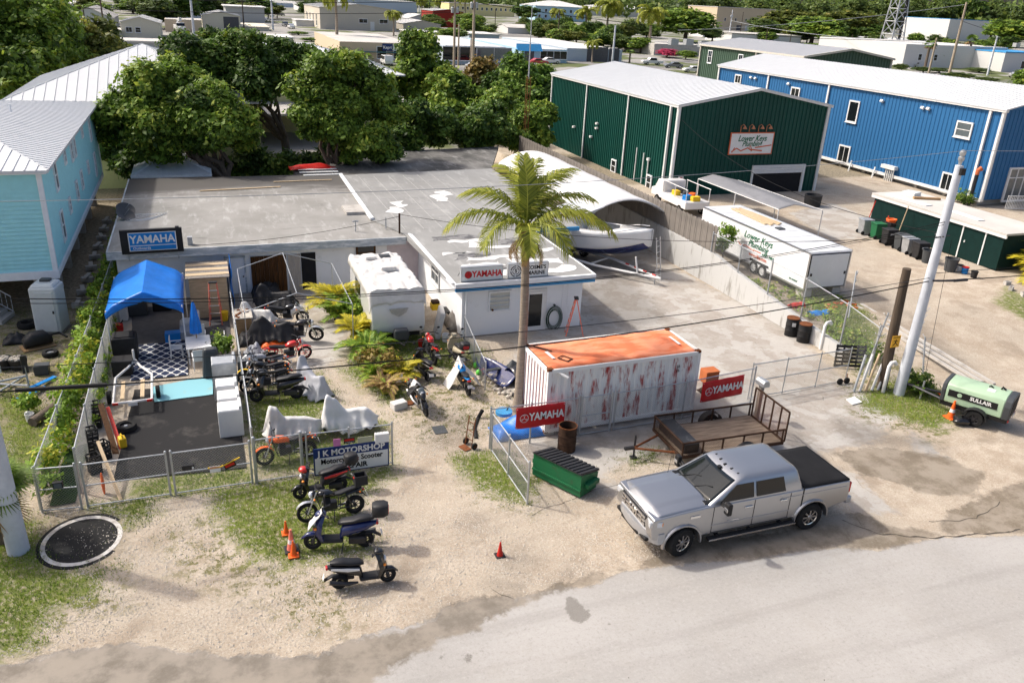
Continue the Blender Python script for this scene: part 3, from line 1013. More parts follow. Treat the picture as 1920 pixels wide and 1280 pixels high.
# bright sealant patches on the roof
def blob(mb,pts,z0,z1,amp=0.12):
 out=[]
 n=len(pts)
 for i in range(n):
  a,b=Vector(pts[i][:2]),Vector(pts[(i+1)%n][:2])
  k=max(2,int((b-a).length/0.25))
  for j in range(k):
   p=a.lerp(b,j/k)
   d=mnoise.noise_vector(Vector((p.x*1.7,p.y*1.7,3.1)))*amp
   out.append((p.x+d.x,p.y+d.y))
 mb.prism(out,z0,z1,'Z')
for pl in([(11.0,37.6),(13.2,37.55),(13.3,38.0),(11.1,38.05)],[(11.6,36.75),(12.2,36.75),(12.4,37.5),(11.8,37.5)],[(10.2,35.6),(11.6,35.8),(11.4,36.2),(10.1,36.0)],[(12.4,36.2),(15.3,36.4),(15.2,36.8),(12.4,36.6)],
  [(11.0,34.6),(13.6,34.6),(13.9,35.3),(11.2,35.05)],[(12.8,33.6),(15.6,33.4),(15.6,34.3),(13.0,34.5)],[(10.3,33.5),(12.5,33.6),(12.4,34.2),(10.4,34.0)],[(10.2,32.3),(15.6,32.2),(15.6,32.9),(10.3,32.8)],[(13.9,35.4),(15.6,35.2),(15.6,35.9),(14.0,35.8)],
  [(9.52,45.19,2.65),(10.09,45.36,2.65),(10.26,44.06,2.65),(9.32,43.98,2.65)],[(10.01,46.56,2.65),(10.72,46.72,2.65),(10.69,45.39,2.65),(10.15,45.22,2.65)],[(12.70,47.68,2.65),(13.33,47.87,2.65),(13.49,46.42,2.65),(12.75,46.13,2.65)],[(13.34,49.06,2.65),(13.92,49.13,2.65),(13.98,47.77,2.65),(13.41,47.57,2.65)]):
 pt=MB()
 blob(pt,pl,2.646,2.652,0.42)
 pt.build('roof_patch','roof_white',shop)
for pl in([(10.4,34.9),(12.4,35.3),(12.6,35.9),(10.8,35.6)],[(13.4,37.0),(15.5,37.1),(15.4,38.1),(13.6,37.8)],[(10.4,32.95),(12.8,33.0),(12.6,33.4),(10.5,33.4)],[(10.3,38.2),(13.0,38.3),(12.5,39.0),(10.4,38.9)]):
 pt=MB()
 blob(pt,pl,2.641,2.645,0.25)
 pt.build('roof_stain',mat('tar',(0.10,0.10,0.105),0.8,c2=(0.22,0.22,0.22),thr=0.5,scale=2),shop)
# felt sheet seams on the newer roof
sm=MB()
for i in range(9):
 y=41.5+i*1.5
 sm.bb(9.0,15.4,y,y+0.03,2.640,2.647)
for i in range(7):
 x=9.4+i*1.0
 sm.bb(x,x+0.03,40.5,54.0,2.641,2.6485)
sm.build('roof_seam',mat('seam_pale',(0.40,0.40,0.39),0.85,var=0.1),shop)
# doors of the rear wing
def door(parent,c,w,h,m,frame='trim_white',knob=True,ax='y'):
 mb=MB()
 ring(mb,c,w+0.16,h+0.1,0.08,0.10,ax)
 f=mb.build('door_frame',frame,parent)
 d=MB().box(c,(w,0.04,h)if ax=='y' else(0.04,w,h)).build('door',m,f)
 if knob:
  MB().ball((c[0]+w*0.42,c[1]-0.07,c[2]-0.05)if ax=='y' else(c[0]-0.07,c[1]+w*0.42,c[2]-0.05),0.04,8,5).build('handle','dark_metal',f)
 return f
door(shop,(0.83,39.83,0.95),0.82,1.85,'white_wall','fascia_grey')
dd=MB()
for i in range(8):
 dd.box((1.66+i*0.21,39.80+0.012*(i%2),0.93),(0.20,0.05,1.86))
dd.build('barn_door','brown_wood',shop)
dd=MB()
for i in range(4):
 dd.box((3.40+i*0.15,39.81,0.93),(0.14,0.04,1.86))
dd.build('shutter',mat('beige_board',(0.42,0.38,0.34),0.8,var=0.12,streak=(6,1,1)),shop)
MB().box((4.32,39.83,0.95),(0.7,0.05,1.9)).build('doorway',mat('dark_inside',(0.02,0.02,0.022),0.9),shop)
window(shop,(7.2,39.80,1.75),1.0,0.9,'y',fm='brown_wood',pm='glass')
# front door and louvre window of the shop
f_=MB()
ring(f_,(13.43,31.95,1.0),1.08,2.0,0.09,0.12,'y')
fd=f_.build('door','white',shop)
lf=MB()
ring(lf,(13.43,31.93,0.98),0.90,1.82,0.13,0.05,'y')
lf.build('door_leaf','white_gloss',fd)
MB().box((13.43,31.94,0.98),(0.68,0.03,1.58)).build('pane','glass',fd)
MB().box((13.05,31.88,0.95),(0.05,0.08,0.16)).build('handle','dark_metal',fd)
f_=MB()
ring(f_,(11.7,31.95,1.57),1.06,0.96,0.07,0.12,'y')
wf=f_.build('window','trim_white',shop)
for i in range(4):
 MB().box((11.7,31.94,1.26+i*0.21),(0.92,0.02,0.19),rot=Matrix.Rotation(0.3,3,'X')).build('louvre',mat('louvre',(0.52,0.53,0.50),0.3,var=0.06)if i==0 else 'louvre',wf)
MB().tube([(11.36,31.85,1.18),(11.36,31.92,1.18)],0.05,8).build('crank','rust',wf)
# grid window in the side wall over the caravan
window(shop,(9.93,36.3,1.6),1.4,1.1,'x',fm='white',mun='hv',pm='glass_grey')
dp=MB()
dp.tube([(10.12,31.86,2.35),(10.12,31.86,0.05)],0.05,8)
dp.tube([(15.0,31.9,2.35),(15.0,31.9,1.0)],0.012,6)
dp.tube([(14.75,31.9,2.35),(14.72,31.9,0.9)],0.012,6)
dp.build('downpipe','trim_white',shop)
# roller door of the garage bay
rd=MB()
for i in range(18):
 rd.bb(16.02,18.08,39.96,40.0-0.012*(i%2),0.02+i*0.118,0.02+(i+1)*0.118-0.012)
rd.build('roller_door',mat('roller',(0.36,0.37,0.38),0.5,0.2,var=0.08),shop)
# roof clutter belongs to the roof: vent, hatch, mast
hv=MB()
hv.bb(7.0,8.2,44.3,46.0,2.57,2.72)
hv.build('roof_hatch','concrete',shop)
hb=MB()
hb.tube([(6.9,40.9,2.56),(6.9,40.9,3.15)],0.03,8)
hb.tube([(6.75,40.9,3.1),(7.05,40.9,3.1)],0.04,8)
hb.tube([(8.5,41.0,2.6),(8.5,41.0,3.2)],0.035,8)
hb.build('vent_pipe','galv',shop)
MB().tube([(9.0,40.0,2.6),(9.0,40.0,3.65)],0.05,8).build('service_mast','rust_dark',shop)
MB().bb(-1.20,-0.98,39.9,40.15,2.56,2.95).build('roof_box','galv',shop)

# planks and sheets lying on the roof
for(a,b,wd,m,lb)in(((-0.53,51.32,2.60),(4.17,51.83,2.60),0.14,'wood_pale','long pale plank on the grey roof nearest the fascia sign'),
      ((3.88,53.28,2.60),(7.56,53.45,2.60),0.12,'wood_pale','thin pale plank near the roof back edge left of white sheets')):
 a,b=Vector(a),Vector(b)
 mb=MB()
 c=(a+b)/2
 mb.box((0,0,0.03),((b-a).length,wd,0.05))
 o=mb.build('plank',m,None)
 o.location=(c.x,c.y,2.565)
 o.rotation_euler=(0,0,math.atan2(b.y-a.y,b.x-a.x))
 tag(o,lb,'plank','planks on the flat roof')
for i,(u,lb)in enumerate((((7.12,57.02,2.60),'white roofing sheet lying at the roof back edge, farthest of three'),((7.10,56.11,2.60),'white roofing sheet in the middle of three at the roof back edge'),((7.26,55.20,2.60),'white roofing sheet at the roof back edge, nearest of three'))):
 mb=MB()
 mb.box((0,0,0.02),(2.6,0.30,0.03))
 mb.box((0,0.1,0.045),(2.6,0.03,0.02))
 o=mb.build('roofing_sheet','roof_white',None)
 o.location=(u[0],u[1],2.567)
 o.rotation_euler=(0,0,0.03*i)
 tag(o,lb,'sheet','white roofing sheets')

# signs of the shop
RX=R(90)
sg=thing('roof_sign','large black framed blue roof sign reading YAMAHA Outboards above the awning','sign',(-2.68,39.25,2.2),0.02)
MB().box((0,0,0.86),(2.62,0.16,1.12)).build('cabinet','black',sg)
MB().box((0.03,-0.095,0.86),(2.02,0.02,0.86)).build('panel','sign_white',sg)
MB().box((0.03,-0.108,0.98),(1.94,0.012,0.56)).build('panel','sign_blue',sg)
MB().box((0.03,-0.108,0.56),(1.94,0.012,0.20)).build('panel','sign_blue',sg)
text('YAMAHA',0.50,'sign_white',sg,(0.03,-0.118,0.96),(RX,0,0),bold=0.012,xs=0.92)
text('Outboards',0.17,'sign_white',sg,(-0.45,-0.118,0.56),(RX,0,0),bold=0.002)
lg=MB()
for x in(-1.05,1.05):
 lg.box((x,0.08,0.2),(0.07,0.07,0.5))
lg.build('bracket','galv',sg)
MB().box((1.12,-0.02,1.45),(0.16,0.16,0.09)).build('lamp','dark_metal',sg)

sg=thing('roof_sign','white boxed roof sign with red YAMAHA lettering left of the palm trunk','sign',(10.78,31.85,2.64))
MB().box((0,0,0.33),(1.92,0.20,0.66)).build('cabinet','galv',sg)
MB().box((0,-0.105,0.33),(1.84,0.02,0.58)).build('panel',mat('sign_pale',(0.60,0.64,0.64),0.4,var=0.04),sg)
text('YAMAHA',0.38,'banner_red',sg,(0.22,-0.118,0.32),(RX,0,0),bold=0.013,xs=0.88)
def tuning_emblem(parent,c,r,m_disc,m_line):
 """disc with three crossed fork shapes"""
 MB().lathe([(r,-0.006),(r,0.006)],c,28,'Y').build('emblem',m_disc,parent)
 ln=MB()
 for k in range(3):
  a=R(90+120*k)
  d=Vector((math.cos(a),0,math.sin(a)))
  n=Vector((-d.z,0,d.x))
  o=Vector(c)+Vector((0,-0.010,0))
  ln.tube([o,o+d*r*0.42],r*0.05,4)
  for s in(-1,1):
   ln.tube([o+d*r*0.42,o+d*r*0.55+n*s*r*0.14,o+d*r*0.92+n*s*r*0.14],r*0.045,4)
 for j in range(24):
  a0,a1=2*PI*j/24,2*PI*(j+1)/24
  o=Vector(c)+Vector((0,-0.010,0))
  ln.tube([o+Vector((math.cos(a0),0,math.sin(a0)))*r*0.95,o+Vector((math.cos(a1),0,math.sin(a1)))*r*0.95],r*0.05,4,cap=False)
 ln.build('emblem_fork',m_line,parent)
tuning_emblem(sg,(-0.64,-0.122,0.32),0.165,'banner_red',mat('maroon',(0.16,0.01,0.012),0.4))
st=MB()
for x in(-0.85,0.85):
 st.tube([(x,0.1,0.55),(x,0.75,0.02)],0.012,6)
st.build('stay','dark_metal',sg)
sg=thing('roof_sign',"white boxed roof sign reading COSME'S MARINE behind the palm trunk",'sign',(12.93,31.85,2.64))
MB().box((0,0,0.34),(1.92,0.20,0.68)).build('cabinet','galv',sg)
MB().box((0,-0.105,0.34),(1.84,0.02,0.60)).build('panel','sign_white',sg)
text("COSME'S",0.24,'ink',sg,(0.36,-0.118,0.46),(RX,0,0),bold=0.006)
text('MARINE',0.24,'ink',sg,(0.36,-0.118,0.21),(RX,0,0),bold=0.006)
em=MB()
for j in range(28):
 a0,a1=2*PI*j/28,2*PI*(j+1)/28
 if j%7==6:
  continue
 for rr_ in(0.24,0.15):
  em.tube([(-0.60+math.cos(a0)*rr_,-0.118,0.34+math.sin(a0)*rr_),(-0.60+math.cos(a1)*rr_,-0.118,0.34+math.sin(a1)*rr_)],0.014 if rr_<0.2 else 0.02,4,cap=False)
em.build('emblem','ink',sg)
text('S',0.22,'ink',sg,(-0.60,-0.118,0.34),(RX,0,0),bold=0.008)

# white fabric canopy over the boat
cn=thing('boat_canopy','white arched fabric canopy on steel hoops sheltering the boat','canopy',(23.0,41.6,0))
A=(20.5,25.85)
def arch(t,y):
 x=-2.5+5.35*t
 zl,zr=2.55,2.35
 z=zl+(zr-zl)*t+1.05*math.sin(PI*t)**0.75
 return(x,y,z+0.02*math.sin(y*1.9))
cv=MB()
cv.grid(lambda a,b:arch(a,b*16.0),24,40)
cv.build('cover',mat('canopy_white',(0.62,0.62,0.62),0.6,var=0.04),cn,smooth=60,solid=0.03)
ed=MB()
for yy in(0.0,):
 ed.tube([Vector(arch(i/20,yy))+Vector((0,-0.02,-0.02))for i in range(21)],0.05,8)
ed.build('hem','white',cn,smooth=True)
hp=MB()
for yy in(0.3,4.0,8.0,12.0,15.7):
 hp.tube([Vector(arch(i/16,yy))-Vector((0,0,0.10))for i in range(17)],0.03,6)
hp.build('hoop','galv',cn,smooth=True)
for yy in(0.3,4.0,8.0,12.0):
 MB().tube([(2.86,yy,2.3),(2.95,yy,1.4),(2.95,yy,0.0)],0.045,8).build('post','galv',cn,smooth=True)

# teal house on stilts
mat('teal_wall',(0.36,0.70,0.74),0.75,var=0.05)
mat('metal_white',(0.58,0.595,0.61),0.45,0.0,var=0.04,scale=1.0)
mat('metal_white_b',(0.66,0.68,0.71),0.45,0.0,var=0.04,scale=1.0)
th=thing('stilt_house','pale teal boarded house raised on concrete columns at the left edge','house',(-12.0,49.0,0))
T0=Vector((12.0,-49.0,0))
def TB():
 b=MB()
 b.T=Matrix.Translation(T0)
 return b
b=TB()
b.bb(-19,-6.62,38.42,60.0,2.0,6.5)
b.build('wall','teal_wall',th)
b=TB()
for i in range(24):                                # lap siding courses
 z=2.2+i*0.18
 for(x0,x1,y0,y1)in((-19,-6.60,38.36,38.42),(-6.62,-6.57,38.4,60.0)):
  if x1-x0>1:
   b.prism([(y1,z),(y0,z),(y1-0.015,z+0.175),(y1,z+0.175)],x0,x1,'X')
  else:
   b.prism([(x0,z),(x1,z),(x0+0.012,z+0.175),(x0,z+0.175)],y0,y1,'Y')
b.build('siding','teal_wall',th)
b=TB()
b.bb(-6.72,-6.53,38.30,38.50,1.95,6.45)
b.bb(-6.66,-6.54,59.9,60.05,1.95,6.45)
b.bb(-19,-6.5,38.28,38.40,1.85,2.20)
b.bb(-6.62,-6.52,38.4,60.0,1.85,2.08)
b.build('corner_board','trim_white',th)
b=TB()
b.bb(-19.3,-6.3,38.1,60.4,6.42,6.58)
b.build('eave_board','trim_white',th)
o_=hip_roof(th,-19.4+12,-6.2+12,38.0-49,60.5-49,6.6,8.0,6.6,'metal_white',seam=0.42)
for(y,z,h_,w__)in((42.0,5.6,1.35,0.75),(45.45,5.85,0.75,0.6),(47.95,5.65,1.0,0.65),(49.2,5.65,1.0,0.65),(53.0,5.9,0.7,0.6),(56.7,5.45,1.4,0.7),
      (41.65,3.35,1.4,0.75),(44.6,3.6,0.75,0.6),(47.7,3.65,1.0,0.65),(50.0,3.75,1.0,0.65),(53.3,3.8,0.7,0.6),(56.8,3.3,1.4,0.7)):
 window(th,tuple(Vector((-6.56,y,z))+T0),w__,h_,'x',t=0.10)
cl=None
for i in range(7):
 for xx in(-7.4,-12.5):
  b=TB()
  b.box((xx,39.2+i*3.4,0.95),(0.5,0.5,2.1))
  b.build('column','concrete',th)
b=TB()
b.bb(-19,-6.9,39.0,60,1.80,1.99)
b.build('floor_slab','concrete',th)
b=TB()
b.tube([(-9.0,48,8.0),(-9.0,48,7.6)],0.06,6)
b.tube([(-11.0,41,7.6),(-11.0,41,7.2)],0.06,6)
b.build('roof_vent','trim_white',th)
# concrete footings beside the house
for i in range(9):
 mb=MB()
 mb.box((0,0,0.12),(0.55,0.22,0.24))
 mb.box((0,0.0,0.28),(0.2,0.9,0.1))
 o=mb.build('block_stack','concrete',None,bevel=0.01)
 o.location=(-6.15,39.5+i*1.9,0.0)
 o.rotation_euler=(0,0,0.2*math.sin(i*2.3))
 tag(o,('nearest','second','third','fourth','fifth','sixth','seventh','eighth','farthest')[i]+' concrete block step beside the teal house columns','block','blocks beside the teal house')
# porch stair at the lower left
st=thing('stair','grey concrete stair with white rails under the teal house','stairs',(-8.95,38.55,0.00),R(75))
for i in range(6):
 MB().box((0,i*0.28,0.09+i*0.18),(1.2,0.30,0.18)).build('step','concrete',st)
rl=MB()
for x in(-0.6,0.6):
 rl.tube([(x,-0.1,0.9),(x,1.5,1.95)],0.025,6)
 rl.tube([(x,-0.1,0.2),(x,1.5,1.25)],0.02,6)
 for i in range(9):
  rl.tube([(x,-0.1+i*0.2,0.2+i*0.131),(x,-0.1+i*0.2,0.9+i*0.131)],0.012,5)
rl.build('railing','white',st)

# yellow house behind the big trees
mat('yellow_wall',(0.62,0.56,0.30),0.8,var=0.06)
yh=thing('hip_roof_house','cream yellow house with white standing seam hip roofs behind the big trees','house',(0,80,0))
def YBm():
 b=MB()
 b.T=Matrix.Translation(Vector((0,-80,0)))
 return b
b=YBm()
b.bb(-11.6,4.0,64.6,80,0,6.1)
b.bb(-7.0,19.9,89.7,107.5,0,5.9)
b.bb(-7.0,4.0,80,89.7,0,5.9)
b.build('wall','yellow_wall',yh)
hip_roof(yh,-12.5,4.8,63.7-80,81-80,6.2,9.5,8.65,'metal_white',seam=0.62)
hip_roof(yh,-8.0,20.75,88.8-80,108.8-80,6.0,8.4,9.0,'metal_white',seam=0.62)
b=YBm()
b.bb(4.0,12.0,80.5,89.6,2.9,3.1)
b.build('porch_roof','concrete',yh)
for x in(5.8,8.9,11.5):
 window(yh,(x,9.62,4.6),1.6,1.2,'y',pm='glass_grey')

# little zinc hip roof behind the workshop
sh=thing('zinc_shed','small shed with shiny corrugated zinc hip roof behind the workshop','shed',(-2.2,60,0))
MB().bb(-2.3,2.1,-2.6,2.8,0,2.35).build('wall','wood_grey',sh)
hip_roof(sh,-2.45,2.45,-3.1,3.3,2.4,3.35,2.4,mat('zinc',(0.66,0.69,0.72),0.35,0.2,var=0.12,scale=2),seam=0.22)

# green metal building
mat('green_wall',(0.003,0.054,0.042),0.5,spec=0.25,var=0.16,scale=0.5,streak=(1,1,0.15))
mat('blue_wall',(0.022,0.120,0.285),0.55,spec=0.25,var=0.14,scale=0.5,streak=(1,1,0.15))
mat('moss_wall',(0.055,0.10,0.07),0.55,var=0.08)
mat('trim_pale',(0.66,0.67,0.66),0.5,var=0.05)
gb=thing('metal_warehouse','dark green ribbed metal warehouse with white roof and plumbing sign','warehouse',(39.6,53.1,LOT))
def GBm():
 b=MB()
 b.T=Matrix.Translation(Vector((-39.6,-53.1,-LOT)))
 return b
b=GBm()
b.bb(32.86,46.34,53.16,77.1,LOT-0.3,7.3)
b.prism([(32.86,7.3),(46.34,7.3),(39.6,8.52)],53.16,77.1,'Y')
b.build('wall','green_wall',gb)
b=GBm()
for i in range(66):
 y=53.3+i*0.36
 b.prism([(y,LOT),(y+0.09,LOT),(y+0.09,7.38),(y,7.38)],32.80,32.86,'X')
b.build('wall_rib','green_wall',gb)
b=GBm()
for i in range(37):
 x=33.1+i*0.36
 zt=7.35+(1.15)*(1-abs(x-39.6)/6.75)
 if 40.0<x<45.0:
  b.bb(x,x+0.09,53.11,53.16,2.95,zt)
 else:
  b.bb(x,x+0.09,53.11,53.16,LOT,zt)
b.build('wall_rib','green_wall',gb)
gable_roof(gb,32.8-39.6,46.4-39.6,0,24.0,7.42-LOT,8.62-LOT,'metal_white',over=0.2,th=0.06,seam=0.45)
b=GBm()
for y in(53.16,60.9,68.9,77.0):
 b.bb(32.70,32.79,y-0.07,y+0.07,LOT,7.35)
b.bb(32.66,32.86,53.0,77.2,7.22,7.40)
b.bb(32.72,32.92,53.02,53.14,LOT,7.35)
b.bb(46.22,46.44,53.02,53.14,LOT,7.35)
b.bb(32.62,32.78,54.0,54.16,LOT,7.2)
b.build('corner_trim','trim_pale',gb)
b=GBm()
for s in(-1,1):
 b.add([(39.6,52.93,8.50),(39.6+s*7.0,52.93,7.26),(39.6+s*7.0,52.93,7.42),(39.6,52.93,8.70),(39.6,53.1,8.50),(39.6+s*7.0,53.1,7.26),(39.6+s*7.0,53.1,7.42),(39.6,53.1,8.70)],
  [(0,1,2,3),(7,6,5,4),(0,4,5,1),(3,2,6,7),(1,5,6,2)])
b.build('barge_board','trim_pale',gb)
b=GBm()
b.bb(40.1,44.8,53.08,53.14,LOT,2.80)
b.build('door_opening','dark_inside',gb)
b=GBm()
b.bb(39.98,40.1,52.95,53.16,LOT,2.9)
b.bb(44.8,45.0,52.95,53.16,LOT,2.9)
b.build('door_frame','trim_pale',gb)
b=GBm()
for i in range(3):
 b.bb(40.1,44.8,53.0,53.06,2.25+i*0.22,2.25+(i+1)*0.22-0.015)
b.build('roller_door',mat('door_pale',(0.62,0.63,0.63),0.5,var=0.05),gb)
window(gb,(32.74-39.6,62.4-53.1,1.2-LOT),0.9,1.1,'x',t=0.1)
window(gb,(32.74-39.6,56.2-53.1,1.1-LOT),0.8,1.2,'x',t=0.1)
b=GBm()
for(y,h)in((58.6,3.4),(57.4,3.2),(56.6,2.8)):
 b.tube([(32.72,y,LOT+0.1),(32.72,y,h)],0.05,6)
b.box((32.7,56.6,2.85),(0.16,0.3,0.2))
b.build('conduit','trim_pale',gb)
for(y,z)in((66.2,4.2),(66.2,3.8),(67.2,2.9),(71.0,3.2)):
 b=GBm()
 b.box((32.68,y,z),(0.2,0.3,0.16))
 b.build('wall_light','white',gb)
sg=thing('plumbing_sign','white and orange plumbing company sign under four lamps on the green gable','sign',(39.5,53.02,3.75))
MB().box((0,0,0.84),(3.98,0.06,1.68)).build('panel',mat('sign_orange',(0.62,0.14,0.06),0.5,var=0.06),sg)
MB().box((0,-0.035,0.84),(3.80,0.02,1.52)).build('panel','sign_white',sg)
mat('sign_green',(0.01,0.13,0.06),0.5,var=0.1)
text('Lower Keys',0.62,'sign_green',sg,(0.0,-0.052,1.22),(RX,0,0),bold=0.012,shear=0.3,xs=0.86)
text('Plumbing',0.56,'sign_green',sg,(0.02,-0.052,0.82),(RX,0,0),bold=0.012,shear=0.3,xs=0.86)
em=MB()
em.tube([(-1.75,-0.05,0.25),(-1.3,-0.05,0.5),(-0.9,-0.05,0.3),(-0.3,-0.05,0.52),(0.1,-0.05,0.3)],0.05,4)
em.box((0.5,-0.05,0.34),(1.1,0.016,0.10),rot=Matrix.Rotation(0.1,3,'Y'))
em.box((1.1,-0.05,0.62),(1.5,0.016,0.09),rot=Matrix.Rotation(-0.12,3,'Y'))
em.tube([(-1.7,-0.05,0.18),(-1.5,-0.05,0.55)],0.04,4)
em.tube([(-0.2,-0.05,0.45),(-0.1,-0.05,0.7),(0.05,-0.05,0.45)],0.035,4)
em.build('emblem','sign_orange',sg)
for x in(-1.15,-0.38,0.45,1.2):
 mb=MB()
 mb.tube([(x,0,1.72),(x,0.0,2.15),(x+0.05,-0.2,2.3),(x+0.1,-0.35,2.2)],0.03,6)
 mb.lathe([(0.04,0.0),(0.17,-0.2)],(x+0.1,-0.35,2.2),10)
 mb.build('lamp',mat('copper',(0.50,0.20,0.10),0.45,0.3)if x<-1 else 'copper',sg)

# blue metal building
bb_=thing('metal_warehouse','blue ribbed metal building with white roof and white windows at right','warehouse',(62.5,45.9,LOT))
def BBm():
 b=MB()
 b.T=Matrix.Translation(Vector((-62.5,-45.9,-LOT)))
 return b
b=BBm()
b.bb(56.58,68.42,45.98,83.9,1.2,8.0)
b.prism([(56.58,8.0),(68.42,8.0),(62.5,9.3)],45.98,83.9,'Y')
b.build('wall','blue_wall',bb_)
pn=MB()
pn.add([(0,0.0,0),(0,0.36,0),(-0.035,0.375,0),(-0.035,0.40,0),(0,0.41,0),(0,0.0,6.75),(0,0.36,6.75),(-0.035,0.375,6.75),(-0.035,0.40,6.75),(0,0.41,6.75)],
 [(0,1,6,5),(1,2,7,6),(2,3,8,7),(3,4,9,8)])
p0=pn.build('wall_panel','blue_wall',bb_,fix=False)
p0.location=(56.55-62.5,0.1,1.25-LOT)
for i in range(1,92):
 inst('wall_panel',p0,bb_,(56.55-62.5,0.1+i*0.4125,1.25-LOT))
for i in range(28):
 x=56.7+i*0.42
 o=inst('wall_panel',p0,bb_,(x-62.5,0.05,1.25-LOT),(0,0,-PI/2))
 o.rotation_euler=(0,0,PI/2)
 o.location.x=x-62.5+0.41
gable_roof(bb_,56.5-62.5,68.5-62.5,0,38.0,8.06-LOT,9.40-LOT,'metal_white',over=0.25,th=0.06,seam=0.42)
b=BBm()
for y in(45.98,65.2,74.6,83.85):
 b.bb(56.38,56.50,y-0.1,y+0.1,1.2,7.95)
b.bb(56.36,56.52,47.0,47.2,1.0,7.9)
b.bb(56.30,56.58,45.7,84.0,7.86,8.06)
b.bb(56.42,56.60,45.84,45.94,1.1,7.95)
b.bb(56.36,56.53,45.9,83.9,1.05,1.28)
b.build('corner_trim','white',bb_)
for(y,z,w2,h2,mu)in((61.5,5.85,1.35,1.95,'n'),(61.6,1.95,1.5,1.6,'v'),(49.15,6.1,1.55,1.25,'h'),(49.45,1.85,1.25,1.55,'v'),(70.0,6.5,1.4,1.2,'v'),(80.0,6.9,1.2,1.0,'v')):
 window(bb_,(56.48-62.5,y-45.9,z-LOT),w2,h2,'x',t=0.13,mun=mu,fm='white',pm='glass_grey' if mu=='h' else 'glass')
b=BBm()
for(y,z)in((53.6,7.2),(53.0,7.2),(58.2,7.2),(71.2,7.3),(77.6,7.3),(76.8,7.3)):
 b.box((56.40,y,z),(0.2,0.3,0.2),rot=Matrix.Rotation(0.5,3,'Y'))
b.build('wall_light','trim_pale',bb_)
window(bb_,(60.7-62.5,45.9-45.9,5.6-LOT),1.4,2.2,'y',t=0.13,fm='white')
f_=MB()
ring(f_,(59.9-62.5,-0.02,2.35-LOT),2.6,2.7,0.14,0.14,'y')
f_.box((59.9-62.5,-0.02,2.9-LOT),(2.4,0.12,0.08))
f_.box((59.9-62.5-0.4,-0.02,2.3-LOT),(0.08,0.11,2.5))
f_.box((59.9-62.5+0.4,-0.02,2.3-LOT),(0.08,0.11,2.5))
f2=f_.build('window','white',bb_)
MB().box((59.9-62.5,0.0,2.35-LOT),(2.4,0.04,2.5)).build('pane','glass_grey',f2)
b=BBm()
b.box((56.3,55.6,1.9),(0.4,1.6,0.3))
for i in range(5):
 b.tube([(56.3,55.0+i*0.22,1.8),(56.3,55.0+i*0.22,0.5)],0.05,6)
for y in(57.2,60.2):
 b.tube([(56.3,y,1.6),(55.8,y-0.3,0.4)],0.07,6)
b.build('service_pipe','trim_pale',bb_)
b=BBm()
for i in range(13):
 b.bb(56.7,56.9,46.4+i*3.1,46.7+i*3.1,0.5,1.2)
b.bb(57.0,68,46.5,83.5,0.5,1.19)
b.build('foundation','concrete',bb_)
rl=thing('balustrade','white picket balustrade on the ramp beside the blue building corner','railing',(57.6,44.6,LOT),R(-10))
mb=MB()
for i in range(22):
 mb.tube([(i*0.14,0,0.1),(i*0.14,0,1.1)],0.018,5)
mb.build('baluster','white',rl)
mb=MB()
mb.tube([(0,0,1.1),(3.0,0,1.1)],0.035,6)
mb.tube([(0,0,0.12),(3.0,0,0.12)],0.03,6)
mb.build('handrail','white',rl)
bp_=thing('vent_stack','black pipe with orange elbow on top beside the blue building corner','pipe',(56.0,46.5,LOT))
MB().tube([(0,0,0),(0,0,2.5)],0.12,10).build('pipe','black_plastic',bp_)
MB().tube([(0,0,2.4),(0,0,2.75),(0.2,0,2.9),(0.35,0,2.75)],0.14,10).build('elbow',mat('pipe_orange',(0.5,0.14,0.06),0.6),bp_)

# grey-green warehouse further back
g2=thing('metal_warehouse','grey-green metal warehouse with grey roof behind the blue building','warehouse',(110,126,0))
b=MB()
b.bb(-7.6,12.2,0.05,34,0,6.9)
b.prism([(-7.6,6.9),(12.2,6.9),(2.3,8.3)],0.05,34,'Y')
b.build('wall','moss_wall',g2)
b=MB()
for i in range(48):
 b.bb(-7.7,-7.6,0.3+i*0.7,0.5+i*0.7,0,6.9)
for i in range(28):
 x=-7.4+i*0.7
 b.bb(x,x+0.2,-0.06,0.05,0,6.9+1.3*(1-abs(x-2.3)/9.9))
b.build('wall_rib','moss_wall',g2)
gable_roof(g2,-7.6,12.2,0,34,6.95,8.4,mat('metal_grey',(0.36,0.37,0.39),0.5,var=0.05),over=0.5,th=0.08,seam=1.0)
b=MB()
for y in(0.1,14,33.8):
 b.bb(-7.95,-7.72,y-0.15,y+0.15,0,6.9)
b.bb(-8.2,-7.72,-0.5,34,6.6,6.95)
b.bb(12.2,12.5,-0.2,0.1,0,6.9)
for k in(-1,1):
 b.add([(2.3,-0.55,8.15),(2.3+k*10.4,-0.55,6.65),(2.3+k*10.4,-0.55,7.0),(2.3,-0.55,8.5),(2.3,-0.3,8.15),(2.3+k*10.4,-0.3,6.65),(2.3+k*10.4,-0.3,7.0),(2.3,-0.3,8.5)],[(0,1,2,3),(7,6,5,4),(0,4,5,1),(3,2,6,7),(1,5,6,2)])
b.build('corner_trim',mat('trim_beige',(0.52,0.49,0.43),0.6),g2)
window(g2,(-7.75,30,4.6),1.6,2.6,'x',mun='hv',t=0.16)
window(g2,(-7.75,19,4.6),1.6,2.6,'x',mun='hv',t=0.16)

